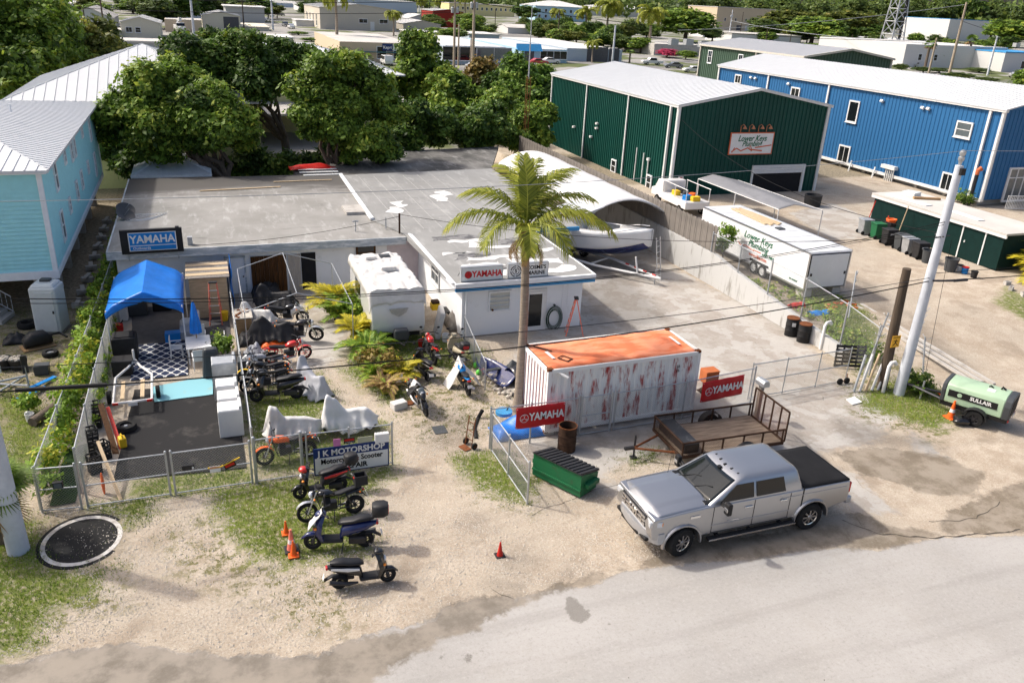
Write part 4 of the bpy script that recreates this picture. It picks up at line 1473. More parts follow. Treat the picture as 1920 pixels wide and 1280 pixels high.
# far buildings
mat('cream',(0.62,0.58,0.48),0.8,var=0.05)
mat('tan',(0.54,0.44,0.32),0.8,var=0.05)
mat('beige',(0.50,0.46,0.39),0.7,var=0.05)
mat('grey_wall',(0.40,0.41,0.41),0.8,var=0.06)
mat('offwhite',(0.58,0.58,0.57),0.8,var=0.05)
mat('pale_blue',(0.36,0.52,0.62),0.8,var=0.05)
mat('bluegrey',(0.40,0.47,0.54),0.8,var=0.05)
mat('barn_red',(0.26,0.03,0.022),0.7,var=0.1)
mat('far_roof',(0.56,0.555,0.54),0.75,var=0.10,scale=0.3)
mat('far_roof_b',(0.50,0.48,0.45),0.8,var=0.15,scale=0.3)
mat('dark_roof',(0.10,0.10,0.11),0.7)
mat('cream_yellow',(0.68,0.58,0.30),0.8,var=0.05)

def building(label,x0,x1,y,h,depth,wall,roof,kind='flat',wins=(),doors=(),rise=1.2,cat='building',over=0.3,along='x',name='building',side=()):
 """front wall at y facing the street; wins/doors: (fraction along the front, z centre, width, height[, pane material])"""
 xm=(x0+x1)/2
 W_=abs(x1-x0)
 t=thing(name,label,cat,(xm,y,0))
 wl=MB().bb(-W_/2,W_/2,0,depth,-0.2,h)
 if kind=='gable' and along=='y':
  wl.prism([(-W_/2,h),(W_/2,h),(0,h+rise)],0,depth,'Y')
 if kind=='gable' and along=='x':
  wl.prism([(0,h),(depth,h),(depth/2,h+rise)],-W_/2,W_/2,'X')
 wl.build('wall',wall,t)
 if kind=='flat':
  MB().bb(-W_/2-over,W_/2+over,-over,depth+over,h+0.003,h+0.35).build('roof',roof,t)
 elif kind=='parapet':
  MB().bb(-W_/2+0.2,W_/2-0.2,0.2,depth-0.2,h-0.4,h+0.02).build('roof',roof,t)
 elif kind=='gable':
  gable_roof(t,-W_/2,W_/2,0,depth,h+0.02,h+rise+0.02,roof,over=over,th=0.1,seam=1.2,along=along)
 elif kind=='hip':
  hip_roof(t,-W_/2-over,W_/2+over,-over,depth+over,h+0.13,h+rise,min(depth/2,W_/2-0.1),roof,seam=1.5)
 for q in wins:
  window(t,(-W_/2+q[0]*W_,-0.04,q[1]),q[2],q[3],'y',t=min(0.12,q[2]*0.12),pm=q[4]if len(q)>4 else 'glass',mun='v' if q[2]>q[3]else 'h')
 for q in side:
  window(t,(-W_/2-0.04,q[0]*depth,q[1]),q[2],q[3],'x',t=0.12,pm='glass')
 for q in doors:
  d_=MB().box((-W_/2+q[0]*W_,-0.03,q[2]/2),(q[1],0.08,q[2])).build('door',q[3]if len(q)>3 else 'dark_roof',t)
 return t

building('white gabled cottage beyond the low beige wall at upper left',-33.8,-22.2,281.0,3.4,26,'offwhite','far_roof_b','gable',along='y',rise=2.6,wins=((0.25,3.0,1.0,1.6),),cat='house')
building('cream metal shed with white gable roof left of the bucket truck',-17.6,-8.2,246.3,3.8,18,'cream','far_roof','gable',along='y',rise=1.3,wins=((0.2,2.0,1.6,1.4),(0.43,2.0,1.4,1.4)))
building('plain tan wall block behind the bucket truck',-7.9,2.6,282.0,3.6,14,'tan','far_roof_b','parapet')
building('cream garage with dark roller door at upper left',3.1,15.0,302.6,4.4,22,'cream','far_roof','gable',along='y',rise=1.2,doors=((0.75,4.8,4.2),))
building('pale grey cottage with terracotta gable among white roofs',-11.3,-4.6,382.0,2.2,14,'bluegrey','terracotta','gable',along='y',rise=2.2,wins=((0.4,3.5,1.4,1.6),),cat='house')
building('long white flat roofed block behind the cream shed',-19.0,-10.8,364.4,1.7,18,'offwhite','far_roof','flat')
building('long pale roofed house row right of the grey cottage',-4.7,4.1,389.6,2.1,20,'bluegrey','far_roof_b','flat',wins=((0.3,3,1.5,1.5),))
building('grey workshop with black fascia band at upper left',13.2,28.4,376.2,5.7,24,'grey_wall','far_roof','flat',over=0.8)
building('big beige warehouse with brown corner posts in the background',45.7,75.2,336.9,7.7,48,'beige','far_roof','gable',along='y',rise=1.6,name='warehouse',cat='warehouse',wins=((0.56,3.4,3.4,1.6),(0.83,3.4,3.4,1.6)),doors=((0.68,1.6,3.2,'white'),),side=((0.2,3.0,2.5,4.5),(0.4,3.0,2.5,4.5),(0.6,3.0,2.5,4.5),(0.8,3.0,2.5,4.5)))
store=building('cream single storey store with blue and white sign above its doors',28.8,45.1,183.8,4.0,40,'tan','far_roof_b','parapet',wins=((0.55,2.0,2.2,2.6),(0.78,2.0,2.4,2.6)),cat='store',name='store')
building('two storey pale grey house at the far upper left',-46.0,-41.5,311.2,5.4,16,'bluegrey','far_roof','gable',along='y',rise=2,wins=((0.3,7,1.5,1.6),(0.7,7,1.5,1.6)),doors=((0.5,3.0,3.2),),cat='house')
building('tan two storey block with white flat roof at the far upper left',-50.8,-42.3,394.1,3.8,40,'tan','far_roof','flat',wins=((0.2,3,2,2),(0.5,3,2,2),(0.8,3,2,2)))
building('long low zinc roofed shed crossing behind the big trees',-19.8,-0.1,207.5,1.3,10,'grey_wall','far_roof_b','flat')
building('low white flat roof beyond the tree tops near the palm',15.0,24.6,234.6,1.6,14,'offwhite','far_roof','flat')
building('low cream flat roof between the garage and the warehouse',15.1,24.3,306.2,1.0,26,'cream','cream','flat')
building('red corrugated two storey building in the distance',106.4,121.2,397.8,7.1,22,'barn_red','far_roof','gable',along='y',rise=0.8)
building('pale grey industrial hall far behind the beige warehouse',98.5,151.7,611.5,8.4,40,'bluegrey','far_roof','flat')
building('yellow hotel with white scalloped gables in the distance',194.9,250.8,678.9,8.5,26,'cream_yellow','far_roof_b','flat',wins=tuple((0.06+0.073*i,5.2,1.6,2.2)for i in range(13)),cat='hotel')
building('grey gabled house roof in front of the red building',105.1,118.6,443.2,2.1,24,'grey_wall','far_roof','gable',along='y',rise=2.2)
building('grey shed with pale flat roof left of the red building',81.5,97.4,352.0,2.5,20,'beige','far_roof','gable',along='y',rise=1.4)
wsh=building('long white roofed shop with tall showroom windows across the street',51.4,65.7,182.0,3.9,46,'bluegrey','far_roof','parapet',wins=((0.24,2.3,8.0,3.0),(0.80,2.3,8.4,3.0,'glass_grey')),doors=((0.52,1.8,3.2),),cat='shop',name='shop')
building('pale blue shop with bright blue awning across the street',73.6,85.4,192.6,3.1,44,'pale_blue','far_roof','parapet',wins=((0.55,1.8,3.6,2.0),(0.85,1.8,3.6,2.0)),doors=((0.16,2.4,3.0),),cat='shop',name='shop')
building('white roofed block joining the two shops across the street',73.8,78.4,204.6,2.3,40,'wood','far_roof','parapet')
building('blue walled workshop with dark open bays behind the warehouse ridge',88.6,104.3,199.9,3.1,50,'bluegrey','far_roof','parapet',doors=((0.55,6,3.6),(0.85,3,3.4)),cat='workshop')
building('light blue three storey hotel with white hip roof in the distance',242.0,284.8,609.4,10.1,34,'pale_blue','far_roof','hip',rise=4.0,wins=tuple((0.08+0.12*i,z,2.0,2.2)for i in range(8)for z in(3.0,7.0)),cat='hotel')
building('white hip roofed hotel wing right of the light blue hotel',442.4,532.0,940.1,9.5,40,'offwhite','far_roof','hip',rise=3.0,wins=tuple((0.1+0.16*i,3.2,2.0,2.2)for i in range(6)),cat='hotel')
building('tan two storey block with white parapet roof at upper right',358.4,408.9,545.1,15.3,40,'tan','far_roof','flat',wins=tuple((0.15+0.18*i,7.2,1.6,2.2)for i in range(5)),doors=((0.4,4,3.6),(0.55,4,3.6,'offwhite'),(0.75,4,3.6)))
building('flat concrete roof with air conditioning units behind the green warehouse',132.4,150.9,233.0,3.3,24,'concrete','far_roof_b','parapet')
building('white low roof left of the spreading tree at upper right',233.8,272.9,341.0,3.7,22,'offwhite','far_roof_b','flat')
building('long white single storey building along the main road',206.4,249.1,207.9,6.7,40,'offwhite','far_roof','parapet',wins=((0.3,3,1.5,2),(0.15,3,1.5,2)))
building('white corner shop with blue fascia at the right edge',235.0,254.4,196.5,5.6,30,'offwhite','blue_trim','flat',over=0.1,wins=((0.5,2.2,4,2.4),),cat='shop',name='shop')
building('tall white hall with blue roof edge at upper right',528.3,571.0,495.7,14.9,44,'offwhite','blue_trim','flat',over=0.1,rise=1)
building('low white roof beyond the spreading tree',342.5,393.4,372.8,2.7,30,'offwhite','far_roof','flat')
building('brown roofed pavilion beside the lattice tower',953.9,992.8,1060.8,7.5,14,'tan','rust','hip',rise=2.5)
building('white tiled house roof far behind the spreading tree',2811.2,2933.9,3244.8,22.7,16,'offwhite','far_roof_b','hip',rise=3)
building('distant white roofed block at the top right edge',-2275.1,-2481.7,-2469.1,-21.1,40,'offwhite','far_roof','flat')
for a_ in(('small white building left of the beige warehouse side',38.8,47.6,355.2,2.0,14,'offwhite','far_roof','flat'),('long low white roof just before the red building',70.3,82.1,292.4,1.7,16,'beige','far_roof','flat'),('white low house between the dark tree and the hotel palms',128.2,140.1,354.0,2.4,16,'offwhite','far_roof_b','gable'),
  ('pale roofed shed behind the thick crossarmed pole',90.7,101.9,290.0,1.8,18,'bluegrey','far_roof','flat'),('white house right of the big rounded tree',253.6,262.6,396.0,4.7,14,'offwhite','far_roof','gable'),('pale blue box van body right of the grey-green warehouse',215.8,227.3,226.7,4.0,12,'pale_blue','far_roof_b','flat'),('low grey roof left of the cream shed',-30.3,-17.6,245.3,1.5,12,'beige','far_roof_b','flat'),
  ('far white roofed row left of the grey industrial hall',67.9,96.5,603.0,3.4,30,'offwhite','far_roof','flat'),('far white roofed row beyond the car lot',53.7,75.7,685.3,3.0,30,'bluegrey','far_roof','gable')):
 building(*a_)
sgn=thing('store_sign','dark blue and white name sign on the cream store front','sign',(39.0,183.6,2.35))
MB().box((0,0,0.75),(2.2,0.1,1.4)).build('panel','sign_navy',sgn)
text('Kapri',0.85,'sign_white',sgn,(0,-0.07,0.72),(RX,0,0),bold=0.02)
MB().box((2.2,0,0.75),(2.0,0.1,1.4)).build('panel','sign_pale',sgn)
MB().ball((2.3,-0.06,0.7),(0.55,0.02,0.24),10,6).build('emblem','banner_red',sgn)
mb=MB()
mb.box((0,-0.3,0),(17,0.9,0.16))
aw=mb.build('store_canopy',mat('teal_dark',(0.05,0.14,0.15),0.6),None)
aw.location=(40,183.5,2.1)
tag(aw,'thin dark teal canopy ledge under the store sign','canopy')
aw=thing('awning','sloped bright blue awning on the pale blue shop','awning',(75.49,193.22,0.00))
MB().prism([(-1.2,2.6),(0.1,4.2),(0.1,3.2)],-3.2,3.2,'X').build('fabric','blue_trim',aw)
# rooftop air conditioners
for i,(u,lb)in enumerate((((126.25,211.80,4.20),'rooftop air conditioner box, leftmost behind the green warehouse'),((132.80,214.57,4.20),'rooftop air conditioner box in the middle of the flat concrete roof'),((131.82,205.19,4.20),'rooftop air conditioner box nearest the grey-green warehouse'),((328.72,270.72,5.00),'grey rooftop air conditioner on the long white building at right'))):
 a_=thing('air_conditioner',lb,'air conditioner',(u[0],u[1],u[2]-0.2),0,'rooftop air conditioners')
 MB().box((0,0,0.9),(2.4,1.8,1.6)).build('casing','galv',a_)
 MB().lathe([(0.6,1.7),(0.6,1.78)],n=12).build('fan_guard','dark_metal',a_)

# cars in the distance
def car(label,loc,rz,paint,kind='sedan',s=1.0,group='cars parked in the distance'):
 c=thing('parked_car',label,'car',loc,rz,group)
 if kind=='pickup':
  prof=[(-2.75,0.45),(2.75,0.45),(2.8,0.8),(2.6,1.05),(1.3,1.15),(0.7,1.80),(-0.9,1.82),(-1.1,1.12),(-2.8,1.10)]
  cab=[(0.62,1.72),(1.15,1.18),(-1.0,1.18),(-0.85,1.72)]
 elif kind=='van':
  prof=[(-2.5,0.4),(2.5,0.4),(2.55,0.9),(1.9,1.15),(1.3,1.95),(-2.4,2.0),(-2.55,1.0)]
  cab=[(1.2,1.85),(1.75,1.2),(-2.2,1.2),(-2.2,1.85)]
 else:
  prof=[(-2.25,0.35),(2.25,0.35),(2.3,0.7),(1.9,0.92),(0.9,1.0),(0.25,1.45),(-1.0,1.48),(-1.75,1.02),(-2.28,0.95)]
  cab=[(0.2,1.38),(0.78,1.02),(-1.55,1.04),(-0.98,1.40)]
 MB().prism(prof,-0.9,0.9,'Y').build('body',paint,c,bevel=0.09)
 MB().prism(cab,-0.915,0.915,'Y').build('side_window','glass',c)
 xa,xb=cab[0][0],cab[1][0]
 MB().add([(xa+0.10,-0.75,cab[0][1]),(xa+0.10,0.75,cab[0][1]),(xb+0.12,0.8,cab[1][1]),(xb+0.12,-0.8,cab[1][1])],[(0,1,2,3)]).build('windscreen','glass',c,solid=0.02)
 for x in(-1.45,1.45):
  for y in(-0.82,0.82):
   w2=MB().lathe([(0.34,-0.11),(0.36,0),(0.34,0.11)],(x,y,0.35),14,'Y').build('wheel','rubber',c)
   MB().lathe([(0.2,-0.13),(0.2,0.13)],(x,y,0.35),10,'Y').build('rim','alu',w2)
 return c
mat('paint_white',(0.72,0.72,0.72),0.25,var=0.02,coat=0.5)
mat('paint_red',(0.42,0.03,0.02),0.25,var=0.02,coat=0.5)
mat('paint_grey',(0.16,0.17,0.18),0.25,0.3,var=0.02,coat=0.5)
mat('paint_blue',(0.03,0.08,0.18),0.25,0.2,var=0.02,coat=0.5)
mat('paint_silver',(0.42,0.43,0.44),0.28,0.5,var=0.02,coat=0.5)
for(u,rz,pm,kd,lb)in(((37.45,177.30,0.00),90,'paint_white','van','white van parked before the cream store'),
       ((55.18,170.95,0.00),10,'paint_silver','sedan','silver car parked behind the two wooden poles'),
       ((58.48,174.09,0.00),30,'paint_red','sedan','red hatchback parked right of the wooden poles'),
       ((66.96,178.42,0.00),5,'paint_white','pickup','white pickup parked left of the blue awning shop'),
       ((75.30,185.75,0.00),0,'paint_red','sedan','red car parked before the blue awning shop'),
       ((79.94,189.73,0.00),0,'paint_white','sedan','white car parked before the blue awning shop, right of the red one'),
       ((39.63,119.27,0.00),15,'paint_white','pickup','white pickup half hidden behind the hedge trees'),
       ((109.73,193.44,-0.00),170,'paint_white','pickup','white pickup above the green warehouse roof'),
       ((110.79,184.58,0.00),170,'paint_grey','sedan','dark grey car right of the white pickup above the warehouse roof'),
       ((109.26,173.19,-0.00),170,'paint_white','sedan','white car touching the grey-green warehouse corner'),
       ((213.24,208.84,0.00),10,'paint_silver','sedan','silver car behind the silver hedge, left of the sabal palm'),
       ((236.87,226.05,0.00),10,'paint_grey','sedan','dark car behind the silver hedge, beside the sabal palm'),
       ((243.26,236.38,-0.00),10,'paint_white','sedan','white car in the second row behind the silver hedge'),
       ((246.36,219.79,0.00),5,'paint_white','sedan','white car between the big poles before the long white building'),
       ((216.81,175.91,-0.00),0,'paint_silver','sedan','silver car on the main road at the right edge'),
       ((-39.75,314.57,0.00),0,'paint_grey','pickup','dark pickup by the houses at the far upper left'),
       ((-31.63,250.78,0.00),0,'paint_blue','pickup','dark pickup near the low beige wall at upper left'),
       ((34.25,331.34,-0.00),95,'paint_white','pickup','white pickup in the lane beside the beige warehouse'),
       ((33.80,348.07,0.00),95,'paint_grey','pickup','dark pickup behind the white one beside the beige warehouse'),
       ((37.39,454.97,0.00),60,'paint_silver','sedan','silver car in the crowded lot right of the grey workshop'),
       ((44.87,478.70,-0.00),60,'paint_grey','sedan','dark car in the crowded lot right of the grey workshop'),
       ((30.62,396.05,0.00),60,'paint_white','sedan','white car in the crowded lot nearest the grey workshop'),
       ((-39.37,492.58,-0.00),10,'paint_white','van','white van in the far lot at the top left'),
       ((-42.93,450.48,0.00),10,'paint_red','sedan','red car in the far lot at the top left'),
       ((-34.34,480.80,0.00),10,'paint_grey','van','grey van in the far lot at the top left')):
 car(lb,u,R(rz),pm,kd)
bt_=thing('bucket_truck','white bucket truck with folded boom before the tan wall','truck',(-3.87,275.21,0.00),R(-80))
MB().box((0,0,1.7),(5.5,2.3,1.4)).build('body','paint_white',bt_,bevel=0.1)
MB().prism([(2.0,1.0),(4.6,1.0),(4.6,2.0),(3.4,2.2),(3.1,3.1),(2.0,3.1)],-1.1,1.1,'Y').build('cab','paint_white',bt_,bevel=0.1)
MB().prism([(3.2,2.95),(3.5,2.25),(2.3,2.25),(2.3,2.95)],-1.12,1.12,'Y').build('side_window','glass',bt_)
MB().tube([(-2,0,2.4),(-1.5,0,3.9),(2.5,0,3.7)],0.25,8).build('boom','paint_white',bt_)
MB().box((2.8,0,4.0),(0.9,0.8,1.0)).build('bucket','offwhite',bt_)
for x in(-1.8,3.3):
 for y in(-1.05,1.05):
  MB().lathe([(0.55,-0.2),(0.55,0.2)],(x,y,0.55),14,'Y').build('wheel','rubber',bt_)

# poles, mast, tower
def pole(label,loc,h,r=0.16,m='wood_pole_pale',arms=(),trans=0,rz=0.0,lean=(0,0),group='utility poles in the background'):
 p=thing('utility_pole',label,'utility pole',loc,rz,group)
 MB().tube([(0,0,-0.3),(lean[0]*h*0.5,lean[1]*h*0.5,h*0.5),(lean[0]*h,lean[1]*h,h)],[r*1.15,r,r*0.75],12).build('shaft',m,p,smooth=True)
 for z in arms:
  a=MB()
  a.box((0,0.15,z),(2.4,0.12,0.14))
  ar=a.build('crossarm','wood_grey',p)
  for x in(-1.05,-0.55,0.55,1.05):
   MB().lathe([(0.05,0.07),(0.07,0.12),(0.04,0.25)],(x,0.15,z),8).build('insulator','glass_grey',ar)
 for i in range(trans):
  a=2*PI*i/max(1,trans)
  MB().lathe([(0.3,-0.5),(0.33,0.45),(0.15,0.6)],(0.5*math.cos(a),0.5*math.sin(a),h*0.78),12).build('transformer','galv',p)
 return p
pole('grey wooden pole with crossarm and transformers in the middle distance, left one',(49.98,169.95,0.00),14.5,0.24,arms=(13.4,12.8),trans=2)
pole('thick grey wooden pole with crossarm in the middle distance, right one',(51.20,160.95,0.00),16,0.28,arms=(13.8,),trans=2)
pole('thinner bare wooden pole between the two crossarmed poles',(49.47,165.15,0.00),9.0,0.18)
pole('short bare pole just left of the thick crossarmed pole',(53.00,168.13,0.00),6.5,0.16)
pole('white round concrete pole above the bushes left of the blue awning',(100.55,197.70,0.00),9.0,0.25,'concrete_pole')
pole('bare wooden pole behind the blue workshop roof',(110.45,257.17,0.00),11.5,0.2,'wood_pole')
pole('slim white pole above the hotel roofs',(310.46,575.03,0.00),12,0.25,'concrete_pole',arms=(11,))
pole('slim brown pole before the tan two storey block',(251.72,369.44,0.00),14,0.24,'concrete_pole',arms=(12.5,),trans=2)
pole('thin dark pole before the tan two storey block',(327.19,468.23,0.00),13,0.2,'wood_pole')
pole('leaning pale wooden pole right of the sabal palm',(185.79,177.27,0.00),9.6,0.26)
pole('tallest thick brown pole rising out of the top right frame',(187.14,171.72,0.00),18.5,0.34,'wood_pole_pale',arms=(14.5,))
pole('grey concrete pole with street light bracket at the right',(211.99,181.29,0.00),10.6,0.26,'concrete_pole',arms=(10.2,))
pole('slim grey pole at far upper left beside the cottage',(-33.12,245.07,0.00),14,0.22,'concrete_pole')
pole('dark slim pole right of the white cottage',(-22.40,256.06,0.00),13,0.2,'wood_pole',arms=(12,))
pole('tall white steel pole before the cream garage',(0.08,243.48,0.00),13,0.3,'concrete_pole')
pole('short dark pole before the white cottage',(-28.17,268.91,0.00),6,0.2,'wood_pole')
pole('short dark post beside the cream shed',(-22.87,250.74,-0.00),5,0.2,'wood_pole')
pole('slim dark pole right of the cream garage',(16.03,303.81,0.00),10,0.2,'wood_pole',arms=(9.3,))
pole('white steel pole at the crowded car lot',(26.59,318.17,0.00),13,0.3,'concrete_pole')
pole('far white pole in the top left lot',(-41.95,369.28,0.00),14,0.25,'concrete_pole')
pole('far pale pole in the top left lot, behind the cottage roof',(-42.19,435.24,0.00),12,0.2)
pole('slim white pole behind the red building',(149.57,596.71,0.00),16,0.3,'concrete_pole')
pole('thin dark pole in front of the yellow hotel',(140.20,406.08,0.00),9,0.18,'wood_pole')
pole('thin pole left of the light blue hotel',(256.43,644.79,0.00),14,0.22,'concrete_pole')
pole('thin street pole by the white roofs at far right',(2115.17,2067.92,0.00),8,0.25,'concrete_pole')
pole('thin dark post behind the grey roof at upper right',(244.85,329.87,0.00),7,0.2,'wood_pole')
pole('second dark post behind the grey roof at upper right',(256.09,327.18,0.00),5,0.2,'wood_pole')
pole('dark post at the ridge end of the grey-green warehouse',(247.89,278.68,0.00),7,0.2,'wood_pole')
tw=thing('lattice_tower','grey steel lattice tower rising out of the frame at upper right','tower',(*(240.75,250.00,8.88)[:2],0))
tb=MB()
leg4=[(-3.2,-3.2),(3.2,-3.2),(3.2,3.2),(-3.2,3.2)]
HT=30.0
for(x,y)in leg4:
 tb.tube([(x,y,0),(x*0.45,y*0.45,HT)],0.22,6)
tb.build('leg','galv',tw)
tb=MB()
for k in range(7):
 z0,z1=HT*k/7,HT*(k+1)/7
 s0,s1=1-0.55*k/7,1-0.55*(k+1)/7
 for i in range(4):
  a,b=leg4[i],leg4[(i+1)%4]
  tb.tube([(a[0]*s0,a[1]*s0,z0),(b[0]*s1,b[1]*s1,z1)],0.12,5)
  tb.tube([(b[0]*s0,b[1]*s0,z0),(a[0]*s1,a[1]*s1,z1)],0.12,5)
  tb.tube([(a[0]*s1,a[1]*s1,z1),(b[0]*s1,b[1]*s1,z1)],0.12,5)
tb.build('brace','galv',tw)
MB().tube([(1.5,-1.8,0),(1.5,-1.8,HT)],0.5,8).build('cable_duct','black',tw)
am=thing('radio_mast','slim rusty guyed radio mast rising behind the workshop roof','mast',(26.3,67.0,0))
mb=MB()
for k in range(3):
 a=2*PI*k/3
 mb.tube([(0.22*math.cos(a),0.22*math.sin(a),0),(0.22*math.cos(a),0.22*math.sin(a),8.0)],0.03,5)
for i in range(20):
 for k in range(3):
  a,b2=2*PI*k/3,2*PI*(k+1)/3
  mb.tube([(0.22*math.cos(a),0.22*math.sin(a),i*0.4),(0.22*math.cos(b2),0.22*math.sin(b2),(i+1)*0.4)],0.014,4)
mb.build('lattice','rust',am)
MB().tube([(0,0,7.8),(0.0,0,13.6)],[0.07,0.03],8).build('whip','galv',am)

# wires in the background
def cable(label,pts,s,r,m='ink',cat='cable',group='overhead cables'):
 path=[]
 for a,b in zip(pts[:-1],pts[1:]):
  path+=sag(a,b,s,20)
 o=MB().tube(path,r,5).build('cable',m,None,fix=False,smooth=True)
 return tag(o,label,cat,group)
W1,W2,W3=Vector((49.98,169.95,0.00)),Vector((51.20,160.95,0.00)),Vector((251.72,369.44,0.00))
W4,W5,W6=Vector((185.79,177.27,0.00)),Vector((187.14,171.72,0.00)),Vector((211.99,181.29,0.00))
zz_=Vector((0,0,1))
cable('far cable from the middle poles toward the left along the street',[W1+zz_*13,Vector((-60,175,12))],1.5,0.05)
cable('second far cable from the middle poles toward the left',[W1+zz_*11,Vector((-60,172,10))],1.5,0.05)
cable('far cable between the middle poles and the leaning pole at right',[W2+zz_*13,W4+zz_*9],2.0,0.06)
cable('far cable from leaning pole to the tallest brown pole',[W4+zz_*9.2,W5+zz_*9.8],0.3,0.05)
cable('thick pale cable across the top right trees',[W3+zz_*9,W4+zz_*8.2],1.5,0.08,'galv')
cable('pair of rising guy cables from tallest pole to upper left',[W5+zz_*18,W5+Vector((-60,40,8))],1.0,0.06,'galv')
cable('cable from the tallest pole to the right edge',[W5+zz_*14,W6+Vector((20,-10,8))],0.8,0.05)
cable('second cable from the tallest pole to the right edge',[W5+zz_*18,W6+Vector((25,-14,7))],0.8,0.05)
cable('cable from the street light pole to the right edge',[W6+zz_*10,W6+Vector((40,-15,9))],0.8,0.05)

# vegetation builders
def leaf_cloud(lobes,per=230,leaves=16,size=0.20,spread=0.34,seed=1,flat=0.75,shell=0.60,droop=0.0,gaps=0.22):
 """lobes: (x, y, z, r) or (x, y, z, rx, ry, rz). Returns verts (4 per leaf) and tint per vertex."""
 g=np.random.default_rng(seed)
 V,T=[],[]
 ctrs=np.array([l[:3]for l in lobes])
 zlo=min(l[2]-(l[5]if len(l)>5 else l[3])for l in lobes)
 zhi=max(l[2]+(l[5]if len(l)>5 else l[3])for l in lobes)
 rmean=np.mean([l[3]for l in lobes])
 for l in lobes:
  c=np.array(l[:3])
  r=np.array([l[3]]*3 if len(l)==4 else l[3:6])
  nc=max(6,int(per*(l[3]/rmean)**2))
  d=g.normal(size=(nc,3))
  d/=np.linalg.norm(d,axis=1)[:,None]
  d[:,2]=np.where(d[:,2]<-0.3,d[:,2]*0.5,d[:,2])
  rad=shell+(1.14-shell)*g.random(nc)**0.6
  # surface undulation
  un=1+0.20*np.sin(d[:,0]*6+l[0])*np.sin(d[:,1]*6+l[1]*1.3)+0.14*np.sin(d[:,2]*8+l[2])
  p=c+d*r*(rad*un)[:,None]
  keep=g.random(nc)>gaps
  p,d=p[keep],d[keep]
  nc=len(p)
  ctint=np.clip(0.45+0.20*g.normal()+0.20*g.normal(size=nc)+0.10*d[:,2],0,1)
  q=np.repeat(p,leaves,0)+g.normal(size=(nc*leaves,3))*spread*np.array([1,1,0.7])
  n=len(q)
  nd=np.repeat(d,leaves,0)+g.normal(size=(n,3))*0.75+np.array([0,0,flat])
  nd/=np.linalg.norm(nd,axis=1)[:,None]
  a=np.cross(nd,g.normal(size=(n,3)))
  a/=np.linalg.norm(a,axis=1)[:,None]+1e-9
  b=np.cross(nd,a)
  s=size*(0.45+1.25*g.random(n)**1.6)[:,None]
  a*=s
  b*=s*0.55
  if droop:
   a[:,2]-=droop*s[:,0]
  quad=np.stack([q-a,q-b,q+a,q+b],1)
  V.append(quad.reshape(-1,3))
  t=np.repeat(ctint,leaves)+0.18*g.normal(size=n)
  t=np.where(g.random(n)<0.02,1.0,np.clip(t,0,0.94))
  T.append(np.repeat(t,4))
 return np.concatenate(V),np.concatenate(T)

def crown(parent,lobes,m='leaf_tree',name='crown',**k):
 v,t=leaf_cloud(lobes,**k)
 o=raw_mesh(name,v,4,m,parent,t)
 o['kind']='stuff'
 return o

def limb(mb,a,b,r0,r1,bend=0.15,n=7,seed=0,k=8):
 a,b=Vector(a),Vector(b)
 ln=(b-a).length
 pts,rs=[],[]
 for i in range(n+1):
  t=i/n
  o=mnoise.noise_vector(Vector((seed*3.1+t*2.2,seed,t)))*bend*ln*math.sin(PI*t)
  pts.append(a.lerp(b,t)+o)
  rs.append(r0+(r1-r0)*t)
 mb.tube(pts,rs,k)

def tree(label,base,lobes,m='leaf_tree',stems=3,tr=0.28,seed=1,group=None,cat='tree',name='tree',**k):
 """lobes in world coordinates"""
 t=thing(name,label,cat,base,0,group)
 bx,by,bz=base
 lob=[(l[0]-bx,l[1]-by,l[2]-bz,*l[3:])for l in lobes]
 mb=MB()
 rnd=random.Random(seed)
 zmin=min(l[2]for l in lob)
 fork=Vector((0,0,max(0.6,zmin*0.45)))
 limb(mb,(0,0,-0.1),fork,tr*1.3,tr,0.06,5,seed,10)
 order=sorted(lob,key=lambda l:-l[3])[:max(stems,3)+3]
 for i,l in enumerate(order):
  limb(mb,fork-Vector((0,0,0.15)),(l[0],l[1],l[2]-l[3]*0.1),tr*0.62,tr*0.12,0.22,8,seed*7+i,7)
 mb.build('trunk','bark',t,smooth=True,fix=False)
 crown(t,lob,m,seed=seed,**k)
 return t

def frond_mesh(length=3.2,n=46,droop=1.0,leaf=0.62,seed=0,width=0.032,curl=0.5,fold=0.35,lift=0.6):
 """coconut frond from origin along +x: rachis and leaflets; returns leaflet verts(4 each), tint, rachis points"""
 g=random.Random(seed)
 pts=[]
 for i in range(n+1):
  t=i/n
  pts.append(Vector((length*(t-0.16*droop*t*t*t),0,length*(lift*t-(0.42+0.36*droop)*t*t))))
 V,T=[],[]
 for i in range(int(n*0.10),n):
  for sd in(-1,1):
   for sub_ in(0,0.5):
    t=(i+sub_)/n
    p=pts[i].lerp(pts[i+1],sub_)
    tan=(pts[i+1]-pts[i]).normalized()
    ll=leaf*(0.35+0.9*math.sin(PI*min(1,(t*0.92+0.08)))**0.7)*g.uniform(0.85,1.1)
    side=Vector((0,sd,0))
    upv=tan.cross(side)*(-sd)
    if upv.z<0:
     upv=-upv
    d=(side*0.80+tan*(0.42+0.5*t)+upv*g.uniform(0.0,fold)).normalized()
    mid=p+d*ll*0.55
    tip=p+d*ll*0.9+Vector((0,0,-1))*ll*curl*g.uniform(0.5,1.2)
    wv=tan*width
    V.extend([p-wv*0.5,p+wv*0.5,mid+wv*0.8,mid-wv*0.6])
    V.extend([mid-wv*0.6,mid+wv*0.8,tip+wv*0.1,tip-wv*0.1])
    tv=min(0.95,max(0,g.gauss(0.42,0.2)+0.25*(t-0.5)))
    T.extend([tv]*4+[min(1,tv+0.15)]*4)
 return V,T,pts

